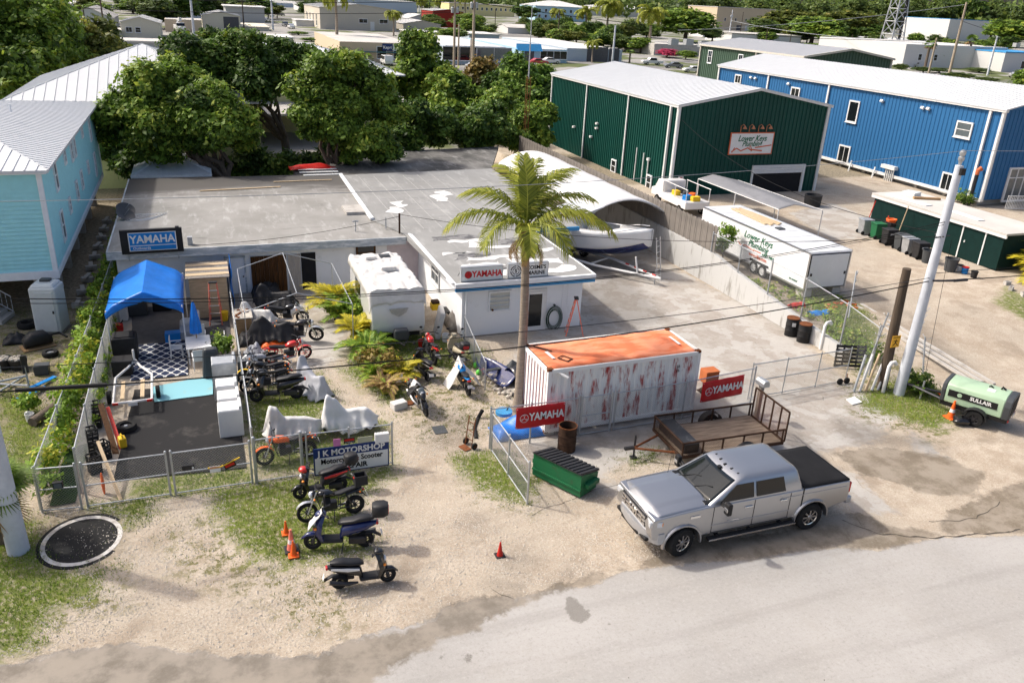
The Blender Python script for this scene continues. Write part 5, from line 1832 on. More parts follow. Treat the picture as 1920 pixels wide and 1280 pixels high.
def frond(parent,loc,yaw,pitch,m='leaf_palm',name='frond',rach=None,roll=0.0,**k):
 V,T,pts=frond_mesh(**k)
 rot=Matrix.Rotation(yaw,4,'Z')@Matrix.Rotation(-pitch,4,'Y')@Matrix.Rotation(roll,4,'X')
 o=raw_mesh(name,np.array([tuple(rot@v)for v in V]),4,m,parent,T)
 o.location=loc
 mb=MB()
 L_=len(pts)
 mb.tube([rot@p for p in pts[::3]+[pts[-1]]],[0.035*(1-0.85*i/(L_/3))if i<L_/3 else 0.004 for i in range(len(pts[::3])+1)],5)
 s=mb.build('rachis',rach or M['rachis'],o,smooth=True,fix=False)
 return o
mat('rachis',(0.36,0.36,0.06),0.6,var=0.15)

# the tall coconut palm in front of the shop
pb=(9.95,24.75,0.00)
palm=thing('coconut_palm','tall coconut palm with curved grey trunk beside the orange-topped container','palm tree',(pb[0],pb[1],0))
TOPZ=6.75
pth=[]
prr=[]
for i in range(41):
 t=i/40
 zt=TOPZ*t
 xo=0.02+0.12*math.sin(t*2.4)-0.05*t
 pth.append((xo,0.25*t,zt-0.1))
 prr.append((0.185-0.055*t+0.10*max(0,1-t*7)**2)*(1+0.03*((i%2)*2-1)))
mb=MB()
mb.tube(pth,prr,14)
mb.build('trunk','palm_bark',palm,smooth=60)
ph=Vector((pth[-1][0],pth[-1][1],TOPZ-0.1))
bt=MB()
for i in range(16):
 a=i*2.4
 bt.tube([ph+Vector((0.10*math.cos(a),0.10*math.sin(a),-0.5+0.03*i)),ph+Vector((0.20*math.cos(a),0.20*math.sin(a),0.0+0.02*i)),ph+Vector((0.36*math.cos(a),0.36*math.sin(a),0.35))],[0.09,0.07,0.03],6)
bt.build('leaf_base',mat('boot',(0.30,0.22,0.10),0.9,var=0.35,scale=6),palm,smooth=True)
# yaw is the heading of the frond, seen from above (0 = +x, right along the street)
for i,(yaw,pit,ln_,dr,rl_)in enumerate(((174,20,3.5,1.0,0.2),(150,46,3.1,1.1,0.0),(110,66,2.9,0.7,0.3),(62,66,3.2,0.7,-0.3),(35,52,3.5,1.0,-0.2),
           (12,34,3.6,1.0,-0.25),(-8,12,4.0,0.9,-0.2),(-30,30,3.3,1.2,0),(-62,20,2.6,1.7,0),(-105,22,2.4,1.8,0),
           (-155,20,2.8,1.5,0.2),(20,60,3.4,0.9,-0.3),(85,80,2.9,0.4,0),(48,32,3.5,1.1,-0.1))):
 frond(palm,ph+Vector((0,0,0.15)),R(yaw),R(pit-12),length=ln_*0.9,droop=dr*0.8,seed=i,leaf=0.62,n=50,width=0.030,curl=0.55,roll=rl_)
for i,(yaw,pit)in enumerate(((190,-40),(250,-62),(300,-35),(30,-50),(120,-62))):
 frond(palm,ph+Vector((0,0,-0.15)),R(yaw),R(pit),m='leaf_dry',name='dead_frond',length=1.05+0.1*(i%3),droop=1.0,seed=40+i,leaf=0.22,n=18,width=0.022,rach=M['boot'])
cc_=MB()
for i in range(7):
 a=i*0.9
 cc_.ball((ph.x+0.28*math.cos(a),ph.y+0.28*math.sin(a),ph.z+0.1+0.08*(i%3)),(0.10,0.10,0.13),8,6)
cc_.build('coconuts',mat('coconut',(0.16,0.22,0.04),0.5,var=0.2),palm,smooth=True)

# big trees behind the workshop
def LB(items,seed):
 """(x, y, z) + radius with a little depth scatter"""
 g=random.Random(seed)
 out=[]
 for p,r in items:
  q=r*(0.78 if p[1]<90 else 0.9)
  y0=p[1]+g.uniform(-0.8,0.8)
  for k in range(7):
   a,e=g.uniform(0,2*PI),g.uniform(-0.7,1.2)
   d=q*g.uniform(0.35,0.95)
   out.append((p[0]+d*math.cos(a)*math.cos(e),y0+d*math.sin(a)*math.cos(e),p[2]-0.3+d*math.sin(e)*0.9,q*g.uniform(0.40,0.68)))
 return out
tree('broad dark green shade tree with twisted pale trunk behind the zinc shed',(1.2,59.3,0),LB([
 ((-4.72,59.50,6.25),1.7),((-2.96,60.00,7.04),2.2),((-1.12,61.00,7.46),2.3),((0.29,60.00,6.54),2.2),((1.72,59.00,5.80),1.9),((-3.76,59.00,5.31),1.9),((-1.78,58.50,5.71),2.1),
 ((0.27,58.00,4.92),1.8),((2.30,59.00,4.57),1.3),((-5.25,60.00,4.82),1.4),((-2.76,59.00,4.27),1.5),((-5.75,61.00,5.71),1.2)],3),tr=0.36,seed=3,per=75,leaves=18,size=0.15,spread=0.20,stems=9,group='shade trees behind the workshop')
tree('dark spreading tree in the middle, whose bare fork shows before the yellow wall',(6.0,67.5,0),LB([
 ((-0.21,67.00,8.89),2.2),((2.01,68.00,9.32),2.3),((3.83,67.00,8.90),2.4),((6.07,68.00,9.14),2.3),((1.08,66.50,7.83),2.2),((3.09,66.00,7.46),2.1),((5.26,66.50,7.70),2.0),((7.47,68.00,8.97),1.7),((-1.29,67.00,8.05),1.7),((-2.59,66.00,7.46),1.6),((1.36,70.00,9.94),1.4)],4),
 m='leaf_dark',tr=0.3,seed=5,per=80,leaves=18,size=0.16,spread=0.21,stems=9,group='shade trees behind the workshop')
tree('bright green rounded tree overhanging the red tarp on the workshop roof',(8.6,59.5,0),LB([
 ((7.98,60.00,8.54),1.9),((10.17,61.00,8.48),2.0),((11.68,60.00,7.32),2.1),((8.50,59.00,7.05),2.0),((6.48,60.00,7.64),1.4),((13.02,60.00,5.83),1.8),((9.85,58.50,5.68),2.1),((11.52,58.50,4.75),1.7),
 ((7.74,58.00,5.40),1.6),((12.18,59.00,3.52),1.3),((10.17,58.50,3.83),1.3),((6.71,59.50,6.27),1.3),((9.64,61.00,9.37),1.3)],5),tr=0.3,seed=9,per=75,leaves=18,size=0.15,spread=0.20,stems=9,m='leaf_tree',group='shade trees behind the workshop')
# hedge and scrub behind the yard
hedge=(('dense dark hedge clump behind the wet rear roof, leftmost','leaf_dark',[((16.73,66.00,4.59),2.0),((17.95,65.50,3.81),1.8),((15.60,65.00,3.48),1.5),((19.50,67.00,4.44),1.6)],(14,66,0)),
  ('rounded dark hedge clump left of the radio mast','leaf_dark',[((21.15,67.00,3.78),1.9),((23.14,68.00,4.29),1.8),((21.97,66.50,2.87),1.4),((24.05,67.00,3.31),1.6)],(20.5,67,0)),
  ('leafy hedge clump right of the radio mast by the green warehouse','leaf_tree',[((27.27,69.00,3.67),1.9),((28.91,70.00,4.46),1.6),((25.93,68.00,2.58),1.2),((28.36,69.00,2.58),1.3)],(26,69,0)),
  ('tall bushy tree with airy crown in front of the store sign','leaf_tree',[((23.30,92.00,8.31),2.4),((23.66,91.00,6.45),3.0),((21.86,91.00,5.87),2.4),((25.18,91.00,5.35),2.4),((23.56,93.00,9.36),1.6),((23.71,90.00,4.31),2.6)],(22,92,0)),
  ('olive green tree hiding a white pickup behind the hedge','leaf_tree',[((24.68,84.00,5.24),2.2),((22.99,83.00,4.29),2.0),((25.54,83.00,4.57),1.6),((23.84,82.00,3.62),1.8)],(22,83,0)),
  ('rusty brown leaved tree left of the radio mast','leaf_brown',[((30.16,92.00,5.90),2.0),((31.79,92.00,5.34),1.8),((28.60,91.00,5.11),1.4)],(28,92,0)),
  ('bright green tree right of the radio mast, top level with warehouse roof','leaf_bright2',[((34.16,88.00,6.04),2.4),((35.42,87.00,5.02),2.2),((31.90,86.00,4.82),2.0),((33.44,85.00,3.83),2.0),((31.01,87.00,5.26),1.8),((36.92,89.00,6.27),1.6)],(32,88,0)),
  ('low green shrub under the hedge beside the radio mast foot','leaf_tree',[((27.31,78.00,4.65),1.8),((28.37,77.00,4.02),1.5),((25.94,78.00,4.14),1.4)],(24,78,0)),
  ('small dark shrub at the back corner of the teal house','leaf_dark',[(-4.6,62.8,2.4,1.7),(-3.2,63.2,1.6,1.4),(-5.4,64.4,3.4,1.6)],(-4.4,63,0)),
  ('dark understory shrub between the two shade tree trunks','leaf_dark',[(4.2,62.6,1.6,1.7),(6.4,62.8,1.5,1.6),(2.2,63.2,2.0,1.7)],(4.3,63,0)),
  ('dark understory shrub behind the red tarp','leaf_dark',[(9.6,63.6,2.0,1.8),(11.6,64.6,2.2,1.7),(8.2,63.4,1.5,1.4)],(10,64,0)))
leafmat('leaf_brown',(0.06,0.05,0.012),(0.20,0.15,0.035),(0.28,0.16,0.05))
leafmat('leaf_bright2',(0.03,0.065,0.010),(0.13,0.22,0.03),(0.22,0.28,0.04))
for i,(lb,m_,items,base)in enumerate(hedge):
 lobes=LB(items if len(items[0])==2 else[(l[:3],l[3])for l in items],20+i)
 tree(lb,base,lobes,m=m_,tr=0.14,seed=20+i,per=85,leaves=15,size=0.17 if base[1]<80 else 0.22,spread=0.22,group='shrubs and small trees behind the yard',name='shrub',cat='shrub')
# large trees on the far left
for i,(lb,items,base,m_)in enumerate((
 ('huge leafy tree filling the upper left corner of the view',[((-16.72,96.00,8.80),4.5),((-14.87,92.00,6.68),4.2),((-16.50,88.00,6.04),4.0),((-15.41,100.00,9.15),4.0),((-14.82,86.00,5.33),3.4),((-13.89,90.00,5.43),3.0),((-18.27,92.00,8.48),5.0),((-18.24,104.00,10.44),3.6),((-14.44,98.00,7.51),2.8)],(-24,92,0),'leaf_tree'),
 ('olive toned tree crown beyond the white hip roof ridge at left',[((-12.84,104.00,6.63),2.6),((-11.18,106.00,6.81),2.8),((-13.46,100.00,6.10),2.4),((-9.73,104.00,6.43),2.0),((-11.56,101.00,6.17),2.2)],(-12,104,0),'leaf_brown2'))):
 if i==1:
  leafmat('leaf_brown2',(0.035,0.055,0.010),(0.13,0.15,0.025),(0.30,0.26,0.05))
 tree(lb,base,LB(items,50+i),m=m_,tr=0.4,seed=50+i,per=130,leaves=15,size=0.26,spread=0.34,stems=9,group='big trees at the far left')

# distant trees (copies of a few built trees)
def proto_tree(seed,m,squat=1.0,n=9,gaps=0.12):
 """about 1 m radius, 2 m tall crown on a trunk; total height 2.6"""
 g=random.Random(seed)
 lob=[]
 for i in range(n):
  a=g.uniform(0,2*PI)
  r=g.uniform(0.15,0.62)
  lob.append((r*math.cos(a),r*math.sin(a),1.0+g.uniform(-0.35,0.75)*squat,g.uniform(0.30,0.46)))
 lob.append((0,0,1.5,0.5))
 t=thing('tree','x','tree',(0,0,0),0,'trees among the distant houses')
 mb=MB()
 limb(mb,(0,0,-0.05),(0,0,0.9),0.07,0.05,0.05,4,seed,7)
 for i,l in enumerate(lob[:5]):
  limb(mb,(0,0,0.6),l[:3],0.04,0.012,0.2,5,seed+i,5)
 mb.build('trunk','bark',t,smooth=True,fix=False)
 crown(t,lob,m,per=75,leaves=12,size=0.075,spread=0.085,seed=seed,gaps=gaps)
 return t
PT=[proto_tree(101,'leaf_far'),proto_tree(102,'leaf_tree'),proto_tree(103,'leaf_far',0.7),proto_tree(104,'leaf_dark'),proto_tree(105,'leaf_brown2',0.8),proto_tree(106,'leaf_pink',0.5)]
PT_used=[False]*len(PT)
def far_tree(k,pos,h,r,label):
 sc_=(r,r,h/2.35)
 if not PT_used[k]:
  PT_used[k]=True
  o=PT[k]
  o.location=(pos[0],pos[1],0)
  o.scale=sc_
  o['label']=label
  return
 copy_tree(PT[k],(pos[0],pos[1],0),random.uniform(0,6),label,sc_)
for k,spec,label in(
 (1,((-40.2,318.2),4.2,4.7),'small round tree beside the tan block at the far upper left'),
 (0,((9.6,438.9),6.6,10.7),'dark tree left of the grey workshop at the top'),
 (1,((-24.6,427.6),4.9,7.9),'green tree behind the cream shed at the top'),
 (1,((-20.4,252.1),1.7,3.7),'bright bush between the cottage and the cream shed'),
 (2,((-25.3,249.4),1.6,3.0),'sprawling bush before the low beige wall'),
 (1,((110.4,356.8),8.5,7.6),'round dense dark green tree right of the red building'),
 (1,((84.1,287.1),4.3,5.9),'light green tree behind the crossarmed poles'),
 (1,((90.6,336.0),2.4,4.6),'low bush before the red building'),
 (3,((216.7,566.8),11.0,11.2),'dark tree left of the light blue hotel'),
 (1,((141.4,341.5),6.8,7.3),'leafy tree before the light blue hotel, left'),
 (2,((143.9,327.4),5.7,6.6),'leafy tree below the hotel palms'),
 (1,((143.5,287.0),7.3,6.3),'green tree among the palms behind the blue workshop'),
 (2,((173.6,327.3),9.6,6.8),'green tree among the palms below the white hotel wing'),
 (0,((128.6,249.2),5.5,5.5),'bushy tree behind the blue workshop roof'),
 (1,((132.1,241.0),5.4,5.4),'bushy tree right of the blue workshop'),
 (1,((199.5,324.7),15.7,14.8),'big rounded dark green tree behind the flat concrete roof'),
 (2,((218.6,333.4),7.1,6.6),'tree at the left end of the tan two storey block'),
 (5,((131.8,223.9),2.7,4.5),'pink flowering bougainvillea bush below the flat concrete roof'),
 (1,((133.8,216.6),2.9,3.4),'yellow green bush beside the pink bougainvillea'),
 (4,((338.7,439.0),16.8,16.4),'airy tree right of the tan two storey block'),
 (1,((283.5,346.2),14.9,16.2),'wide spreading tree above the grey-green warehouse, middle'),
 (4,((323.4,371.8),17.8,16.2),'airy spreading tree above the grey-green warehouse, right'),
 (3,((380.0,416.5),11.3,13.0),'dark tree left of the lattice tower'),
 (1,((306.4,411.3),10.1,10.1),'low dark tree before the tan two storey block right end'),
 (1,((245.6,296.0),2.9,8.9),'flowering low shrub behind the grey-green warehouse ridge'),
 (1,((488.9,412.2),18.9,19.0),'green tree right of the white hall'),
 (1,((171.2,134.6),6.1,4.3),'bushy tree at the right edge by the main road'),
 (2,((181.7,162.9),2.3,4.8),'green bush at the foot of the big brown pole'),
 (2,((184.5,158.1),1.7,3.2),'low grassy bush right of the big brown pole'),
 (2,((192.8,186.0),1.8,3.5),'silvery low hedge clump left of the sabal palm'),
 (2,((200.0,187.2),1.6,3.6),'silvery low hedge clump right of the sabal palm'),
 (2,((221.3,192.5),1.5,4.8),'silvery low hedge clump under the paired sabal palms'),
 (2,((189.0,190.2),2.3,2.7),'yellow green bush at the end of the grey-green warehouse'),
 (1,((31.9,287.1),1.3,3.8),'clipped hedge before the beige warehouse'),
 (1,((31.9,253.8),1.2,3.4),'low bush beside the store side wall')):
 pos,h_,r_=spec
 far_tree(k,pos,h_,r_,label)

for k,p_,h_,r_,lb in(
 (0,(609.72,640.00,1.64),32,15,'tall feathery dark tree behind the lattice tower'),
 (0,(635.24,640.00,2.43),34,15,'tall feathery dark tree right of the lattice tower'),
 (0,(667.94,640.00,3.44),37,16,'tall feathery dark tree behind the tall brown pole'),
 (3,(715.97,650.00,4.44),38,16,'tall feathery dark tree behind the white hall'),
 (0,(739.61,640.00,5.66),37,16,'tall feathery dark tree right of the white hall'),
 (0,(730.19,600.00,7.32),36,16,'tall feathery dark tree at the top right corner'),
 (1,(219.96,215.00,10.32),7.5,7,'bright green shrub tree before the white hall'),
 (0,(449.75,720.00,-7.22),26,18,'far tree on the skyline left of the tan block'),
 (0,(492.91,740.00,-6.86),27,18,'far tree on the skyline just left of the tan block roof'),
 (2,(516.38,720.00,-5.16),28,18,'far tree on the skyline behind the tan block'),
 (0,(538.90,700.00,-3.49),29,18,'far tree on the skyline right of the tan block'),
 (2,(568.66,690.00,-2.08),30,18,'far tree on the skyline behind the spreading tree'),
 (0,(598.50,680.00,-0.66),31,18,'far tree on the skyline left of the lattice tower'),
 (2,(615.38,670.00,0.35),32,18,'far tree on the skyline just left of the lattice tower'),
 (3,(25.78,420.00,4.87),10,12,'far tree on the skyline behind the grey workshop'),
 (0,(-11.05,300.00,4.41),11,8,'dark tree behind the grey cottage with terracotta gable'),
 (3,(-2.39,310.00,4.43),12,8,'dark tree right of the grey cottage at the top')):
 far_tree(k,p_,h_,r_,lb)

g=random.Random(9)
for(n,a,b,c,d,h0,r0,lb)in((26,(146.61,370.37,0.00),(215.36,373.17,0.00),(98.18,238.58,0.00),(142.36,249.08,0.00),7,5,'tree in the belt between hotels and workshop'),(14,(-32.54,503.28,-0.00),(15.77,477.39,0.00),(-26.68,425.12,0.00),(14.27,404.09,0.00),11,8,'tree in the row behind the cottages'),
         (16,(347.75,493.59,-0.00),(453.48,487.30,0.00),(246.98,330.77,0.00),(302.27,323.40,-0.00),9,8,'tree behind the grey-green warehouse'),(12,(104.29,401.55,0.00),(170.68,439.46,0.00),(82.03,315.78,0.00),(137.64,347.58,0.00),6,5,'low tree between red building and shops'),
         (10,(49.19,438.80,0.00),(68.67,505.53,0.00),(-44.97,258.26,0.00),(-40.99,330.35,0.00),7,6,'low tree among the upper left houses'),(9,(339.51,344.99,0.00),(471.70,386.26,0.00),(287.60,291.59,0.00),(351.02,286.26,0.00),7,6,'tree behind the long white building')):
 ps=[]
 for i in range(n):
  u,v=g.random(),g.random()
  ps.append((Vector(a).lerp(Vector(b),u)).lerp(Vector(c).lerp(Vector(d),u),v))
 for i,p in enumerate(sorted(ps,key=lambda q:q.x/q.y)):
  od='leftmost' if i==0 else('rightmost' if i==n-1 else '%d%s from the left,'%(i+1,{2:'nd',3:'rd',22:'nd',23:'rd',21:'st'}.get(i+1,'th')))
  far_tree(g.choice((0,1,1,2,3,4)),p,h0*g.uniform(0.6,1.25),r0*g.uniform(0.7,1.2),od+' '+lb)

# woods closing the horizon
def woods():
 g=np.random.default_rng(77)
 lob=[]
 for i in range(260):
  a=R(-18+82*i/260+g.uniform(-0.3,0.3))
  d=g.uniform(900,1500)
  hh=g.uniform(17,24)+max(0,i-90)*0.09
  lob.append((d*math.sin(a),d*math.cos(a),hh*0.45,g.uniform(14,24),g.uniform(14,24),hh*0.6))
 v,t=leaf_cloud(lob,per=90,leaves=6,size=2.4,spread=2.6,seed=5)
 o=raw_mesh('distant_woods',v,4,'leaf_far',None,t)
 tag(o,'continuous belt of distant trees along the horizon','woods',kind='stuff')
woods()

# distant palms
def proto_palm(seed,n=16,fan=False):
 t=thing('palm_tree','x','palm tree',(0,0,0),0,'palms among the distant houses')
 g=random.Random(seed)
 if not fan:
  MB().tube([(0,0,-0.2),(0.1,0.05,3),(0.05,0.15,6.0)],[0.24,0.17,0.14],8).build('trunk','palm_bark',t,smooth=True)
  for i in range(n):
   frond(t,(0.05,0.15,6.0),i*2*PI/n*1.62,R(g.uniform(-20,55)-20),length=2.7,droop=g.uniform(0.8,1.6),seed=seed+i,leaf=0.7,n=16,width=0.11,curl=0.6)
 else:
  MB().tube([(0,0,-0.2),(0.0,0.0,4.6)],[0.28,0.22],8).build('trunk','bark',t,smooth=True)
  lob=[(0,0,5.1,1.35)]
  for i in range(26):
   a,e=g.uniform(0,2*PI),g.uniform(-0.5,1.2)
   d=Vector((math.cos(a)*math.cos(e),math.sin(a)*math.cos(e),math.sin(e)))
   c0=Vector((0,0,4.8))
   V,T=[],[]
   hub=c0+d*0.7
   side=d.cross(Vector((0,0,1))).normalized()
   up=side.cross(d)
   for j in range(13):
    aa=R(-100+200*j/12)
    dd=(d*math.cos(aa)+side*math.sin(aa)).normalized()
    tip=hub+dd*0.85+Vector((0,0,-0.25))
    wv=dd.cross(up)*0.07
    mid=hub+dd*0.45
    V+=[hub,mid-wv,tip,mid+wv]
    T+=[min(0.95,max(0,g.gauss(0.35,0.2)))]*4
   raw_mesh('fan_leaf',np.array([tuple(v)for v in V]),4,'leaf_tree' if e>-0.2 else 'leaf_dry',t,T)
 return t
PP=[proto_palm(300),proto_palm(340,13),proto_palm(380,fan=True)]
PPu=[False]*3
for k,pos,sxy,sz,rz,lb in(
 (1,(32.57,212.18,0.00),1.9,2.35,0.5,'royal palm with round head standing before the beige warehouse'),
 (0,(65.93,299.82,0.00),1.5,1.25,1.0,'ragged palm at the right end of the beige warehouse'),
 (0,(116.59,379.43,0.00),1.9,2.6,2.0,'tall palm rising in front of the yellow hotel'),
 (1,(137.94,544.74,0.00),1.8,1.7,0.3,'palm left of the red building skyline'),
 (0,(161.30,588.80,0.00),1.8,1.8,1.3,'palm behind the red building'),
 (0,(162.47,380.09,0.00),1.8,1.6,2.3,'palm before the light blue hotel'),
 (1,(146.89,314.41,0.00),2.2,1.8,0.9,'yellowish palm left of the tall coconut pair'),
 (0,(142.43,286.52,0.00),2.5,2.3,3.1,'tall windswept coconut palm above the blue workshop'),
 (1,(138.69,247.84,0.00),2.4,2.0,0.2,'tall coconut palm left of the big rounded tree'),
 (0,(319.88,733.17,0.00),1.6,2.0,1.9,'far palm before the light blue hotel roof'),
 (1,(94.04,196.14,-0.00),1.0,0.8,2.6,'short palm at the blue workshop wall'),
 (1,(700.57,1826.77,-0.00),2.0,1.6,2.6,'far palm on the skyline behind the yellow hotel'),
 (0,(130.59,668.62,0.00),1.8,1.6,2.0,'far palm above the grey industrial hall'),
 (2,(203.66,196.17,0.00),1.55,1.45,0.0,'sabal palm with brown skirt left of the leaning pole'),
 (2,(234.45,209.37,0.00),1.6,1.75,1.0,'taller of the paired sabal palms right of the brown pole'),
 (2,(244.09,211.30,0.00),1.35,1.4,2.2,'shorter of the paired sabal palms right of the brown pole'),
 (2,(106.20,199.05,0.00),1.0,0.55,0.7,'low fan palm beside the blue workshop')):
 if not PPu[k]:
  PPu[k]=True
  o=PP[k]
  o.location=pos
  o.scale=(sxy,sxy,sz)
  o['label']=lb
 else:
  copy_tree(PP[k],pos,rz,lb,(sxy,sxy,sz))

# chain-link fencing
def link_mesh(mb,A,B,z0,z1,s=0.085,r=0.0032):
 """woven wire as two sets of thin crossing wires in the plane of the fence"""
 A,B=Vector(A),Vector(B)
 L_=(B-A).length
 d=(B-A).normalized()
 h=z1-z0
 n=Vector((-d.y,d.x,0))
 k=-h
 vs,fs=mb.v,mb.f
 while k<L_:
  for sg_ in(1,-1):
   t0,t1=max(k,0.0),min(k+h,L_)
   if t1-t0>0.02:
    za,zb=(t0-k),(t1-k)
    if sg_<0:
     za,zb=h-za,h-zb
    p,q=A+d*t0,A+d*t1
    p=Vector((p.x,p.y,p.z+z0+za))+n*(0.003*sg_)
    q=Vector((q.x,q.y,q.z+z0+zb))+n*(0.003*sg_)
    u=(q-p).normalized()
    w1=n*r
    w2=u.cross(n)*r
    b=len(vs)
    for e in(p,q):
     vs.extend([tuple(e+w1),tuple(e-w1*0.5+w2*0.87),tuple(e-w1*0.5-w2*0.87)])
    fs.extend([(b,b+1,b+4,b+3),(b+1,b+2,b+5,b+4),(b+2,b,b+3,b+5)])
  k+=s
def fence(label,pts,h=1.5,posts=None,mid=False,bottom=True,m='galv',wm='wire',name='chain_link_fence',cat='fence',pr=0.032,rr=0.021,s=0.085,gate=False,slack=0.0,caps=True):
 """pts: list of (x, y, z); parts in local coordinates of the first point"""
 o=Vector(pts[0])
 t=thing(name,label,cat,o)
 P_=[Vector(p)-o for p in pts]
 mesh=MB()
 for a,b in zip(P_[:-1],P_[1:]):
  link_mesh(mesh,a,b,0.05,h-0.02,s)
  d_=(b-a).normalized()*0.02
  zs=[h]
  if mid:
   zs.append(h*0.52)
  if bottom:
   zs.append(0.06)
  for z in zs:
   MB().tube([a+Vector((0,0,z))+d_,b+Vector((0,0,z))-d_],rr,8).build('rail',m,t,smooth=True,fix=False)
 if posts is None:
  posts=[(1,0)]*len(P_)
 mm=mesh.build('chain_link',wm,t,fix=False)
 mm['kind']='stuff'
 for p in P_:
  q=MB()
  q.tube([p+Vector((0,0,-0.1)),p+Vector((0,0,h+0.06))],pr,10)
  if caps:
   q.ball(tuple(p+Vector((0,0,h+0.07))),pr*1.15,8,4)
  q.build('post',m,t,smooth=True)
 return t
FY=22.35
fence('narrow chain-link gate beside the vine fence at lower left',[(-5.30,FY+0.1,0),(-4.28,FY,0)],1.42,mid=True,name='chain_link_gate',cat='gate')
fence('left leaf of the double chain-link gate before the black matting',[(-4.12,FY,0),(-1.92,FY,0)],1.42,mid=True,name='chain_link_gate',cat='gate')
fence('right leaf of the double chain-link gate with yellow tape and signs',[(-1.78,FY,0),(0.40,FY,0)],1.42,mid=True,name='chain_link_gate',cat='gate')
fence('short chain-link panel between two thick posts left of the repair sign',[(0.52,FY,0),(1.90,FY,0)],1.5,mid=False,pr=0.05)
fence('rusty railed chain-link gate carrying the motorcycle repair sign',[(2.06,FY,0),(3.36,FY-0.03,0),(4.72,FY-0.05,0)],1.46,mid=True,m='galv',wm='wire_rust',name='chain_link_gate',cat='gate',pr=0.028)
fence('long chain-link fence with ivy on its foot along the concrete lane',[(-4.38,23.2,0),(-4.38,26.0,0),(-4.36,28.8,0),(-4.34,31.6,0),(-4.32,34.4,0),(-4.3,37.2,0),(-4.28,39.6,0)],1.45,bottom=False,s=0.10)
fence('leaf covered chain-link fence left of the concrete lane',[(-5.36,22.6,0),(-5.26,26.5,0),(-5.13,30.5,0),(-5.02,34.5,0),(-4.92,38.5,0),(-4.85,42.5,0),(-4.83,46.5,0),(-4.80,50.5,0),(-4.80,54.5,0)],1.30,bottom=False,s=0.12)
fence('chain-link fence dividing the matted yard from the motorbikes',[(0.52,23.3,0),(0.52,26.3,0),(0.50,29.3,0),(0.48,32.3,0),(0.45,35.3,0),(0.42,38.3,0)],1.35,bottom=False,s=0.10)
fence('open chain-link gate leaf slanting toward the road near the dumpster',[(8.06,22.2,0),(8.08,20.6,0),(8.10,18.95,0)],1.42,mid=True,name='chain_link_gate',cat='gate',s=0.075)
fence('chain-link fence with the left red banner before the container',[(8.05,FY,0),(9.5,FY,0),(11.25,FY,0)],1.5,bottom=False)
fence('small chain-link gate before the middle of the container',[(11.36,FY,0),(12.55,FY+0.02,0)],1.5,mid=True,name='chain_link_gate',cat='gate',pr=0.045)
fence('chain-link fence with the right red banner before the container',[(12.70,FY+0.02,0),(15.6,FY+0.15,0),(18.9,FY+0.55,0)],1.5,bottom=True)
fence('rolling chain-link gate with small wheels right of the utility trailer',[(19.0,23.2,0),(20.7,23.3,0),(22.4,23.4,0),(24.0,23.5,0)],1.5,mid=True,name='rolling_gate',cat='gate',wm='wire_rust',pr=0.022)
wlk=thing('gate_wheel','pair of black wheels at the end of the rolling gate','wheels',(23.9,23.35,0))
for x in(-0.3,0.05):
 MB().lathe([(0.13,-0.04),(0.14,0),(0.13,0.04)],(x,0,0.14),14,'Y').build('wheel','rubber',wlk)
MB().tube([(-0.3,0,0.14),(0.05,0,0.14),(0.1,0.1,0.4)],0.02,6).build('axle','rust',wlk)
fence('sagging chain-link fence between the shop corner and the palm',[(9.95,31.5,0),(9.6,29.0,0),(9.3,26.6,0)],1.15,bottom=False,s=0.10,pr=0.025)
MBt=fence('galvanised chain-link fence standing on the retaining wall',[(25.45,36.2,0.75),(25.45,33.6,0.75),(25.45,31.0,0.75),(25.45,28.4,0.7),(25.40,25.6,0.5),(25.35,23.6,0.2)],2.05,bottom=False,s=0.11,pr=0.04)
# bent fence posts with barbed wire arms lying beside the wall
for i,(u,h_,an,lb)in enumerate((((24.72,23.29,0.40),2.6,0.25,'leaning galvanised post with barbed wire arms right of the wall, nearest the big pole'),((28.57,24.58,0.40),1.9,0.35,'leaning post with wire arms right of the white pole'),((28.09,28.14,0.60),2.2,0.4,'leaning post with barbed wire arms behind the PVC pipe'),((27.18,22.50,0.10),1.8,0.3,'short slanting post with arms beside the grass by the white pole'))):
 t=thing('fence_post',lb,'post',u,0.4*i)
 MB().tube([(0,0,-0.1),(an*h_,0.1,h_)],0.035,8).build('post','galv',t,smooth=True)
 for k in range(4):
  z=h_*(0.45+0.16*k)
  MB().tube([(an*z-0.3,0,z+0.22),(an*z,0.04,z),(an*z+0.35,0.05,z+0.12)],0.014,5).build('arm','galv',t)

# retaining wall and board fence
rw=thing('retaining_wall','weathered pale concrete retaining wall between the boat yard and the plumbing lot','wall',(25.5,25.2,0))
mb=MB()
prof=[(0.0,-0.2),(0.0,0.55),(4.5,0.95),(8.7,1.45),(10.6,1.75),(41,1.9),(41,-0.2)]
mb.prism(prof,-0.12,0.14,'X')
mb.build('wall','concrete_wall',rw)
bf=thing('board_fence','weathered grey board fence on the retaining wall beside the canopy','fence',(25.5,36.0,0))
p0=MB().box((0,0,0.72),(0.025,0.145,1.44)).build('board','wood_grey',bf)
p0.location=(-0.02,0,1.78)
for i in range(1,200):
 o=inst('board',p0,bf,(-0.02+0.012*math.sin(i*1.7),i*0.152,1.78+0.03*math.sin(i*2.3)),(0.01*math.sin(i*3.1),0,0))
mb=MB()
mb.bb(0.01,0.06,0,30.4,2.2,2.3)
mb.bb(0.01,0.06,0,30.4,2.9,3.0)
mb.build('rail','wood_grey',bf)

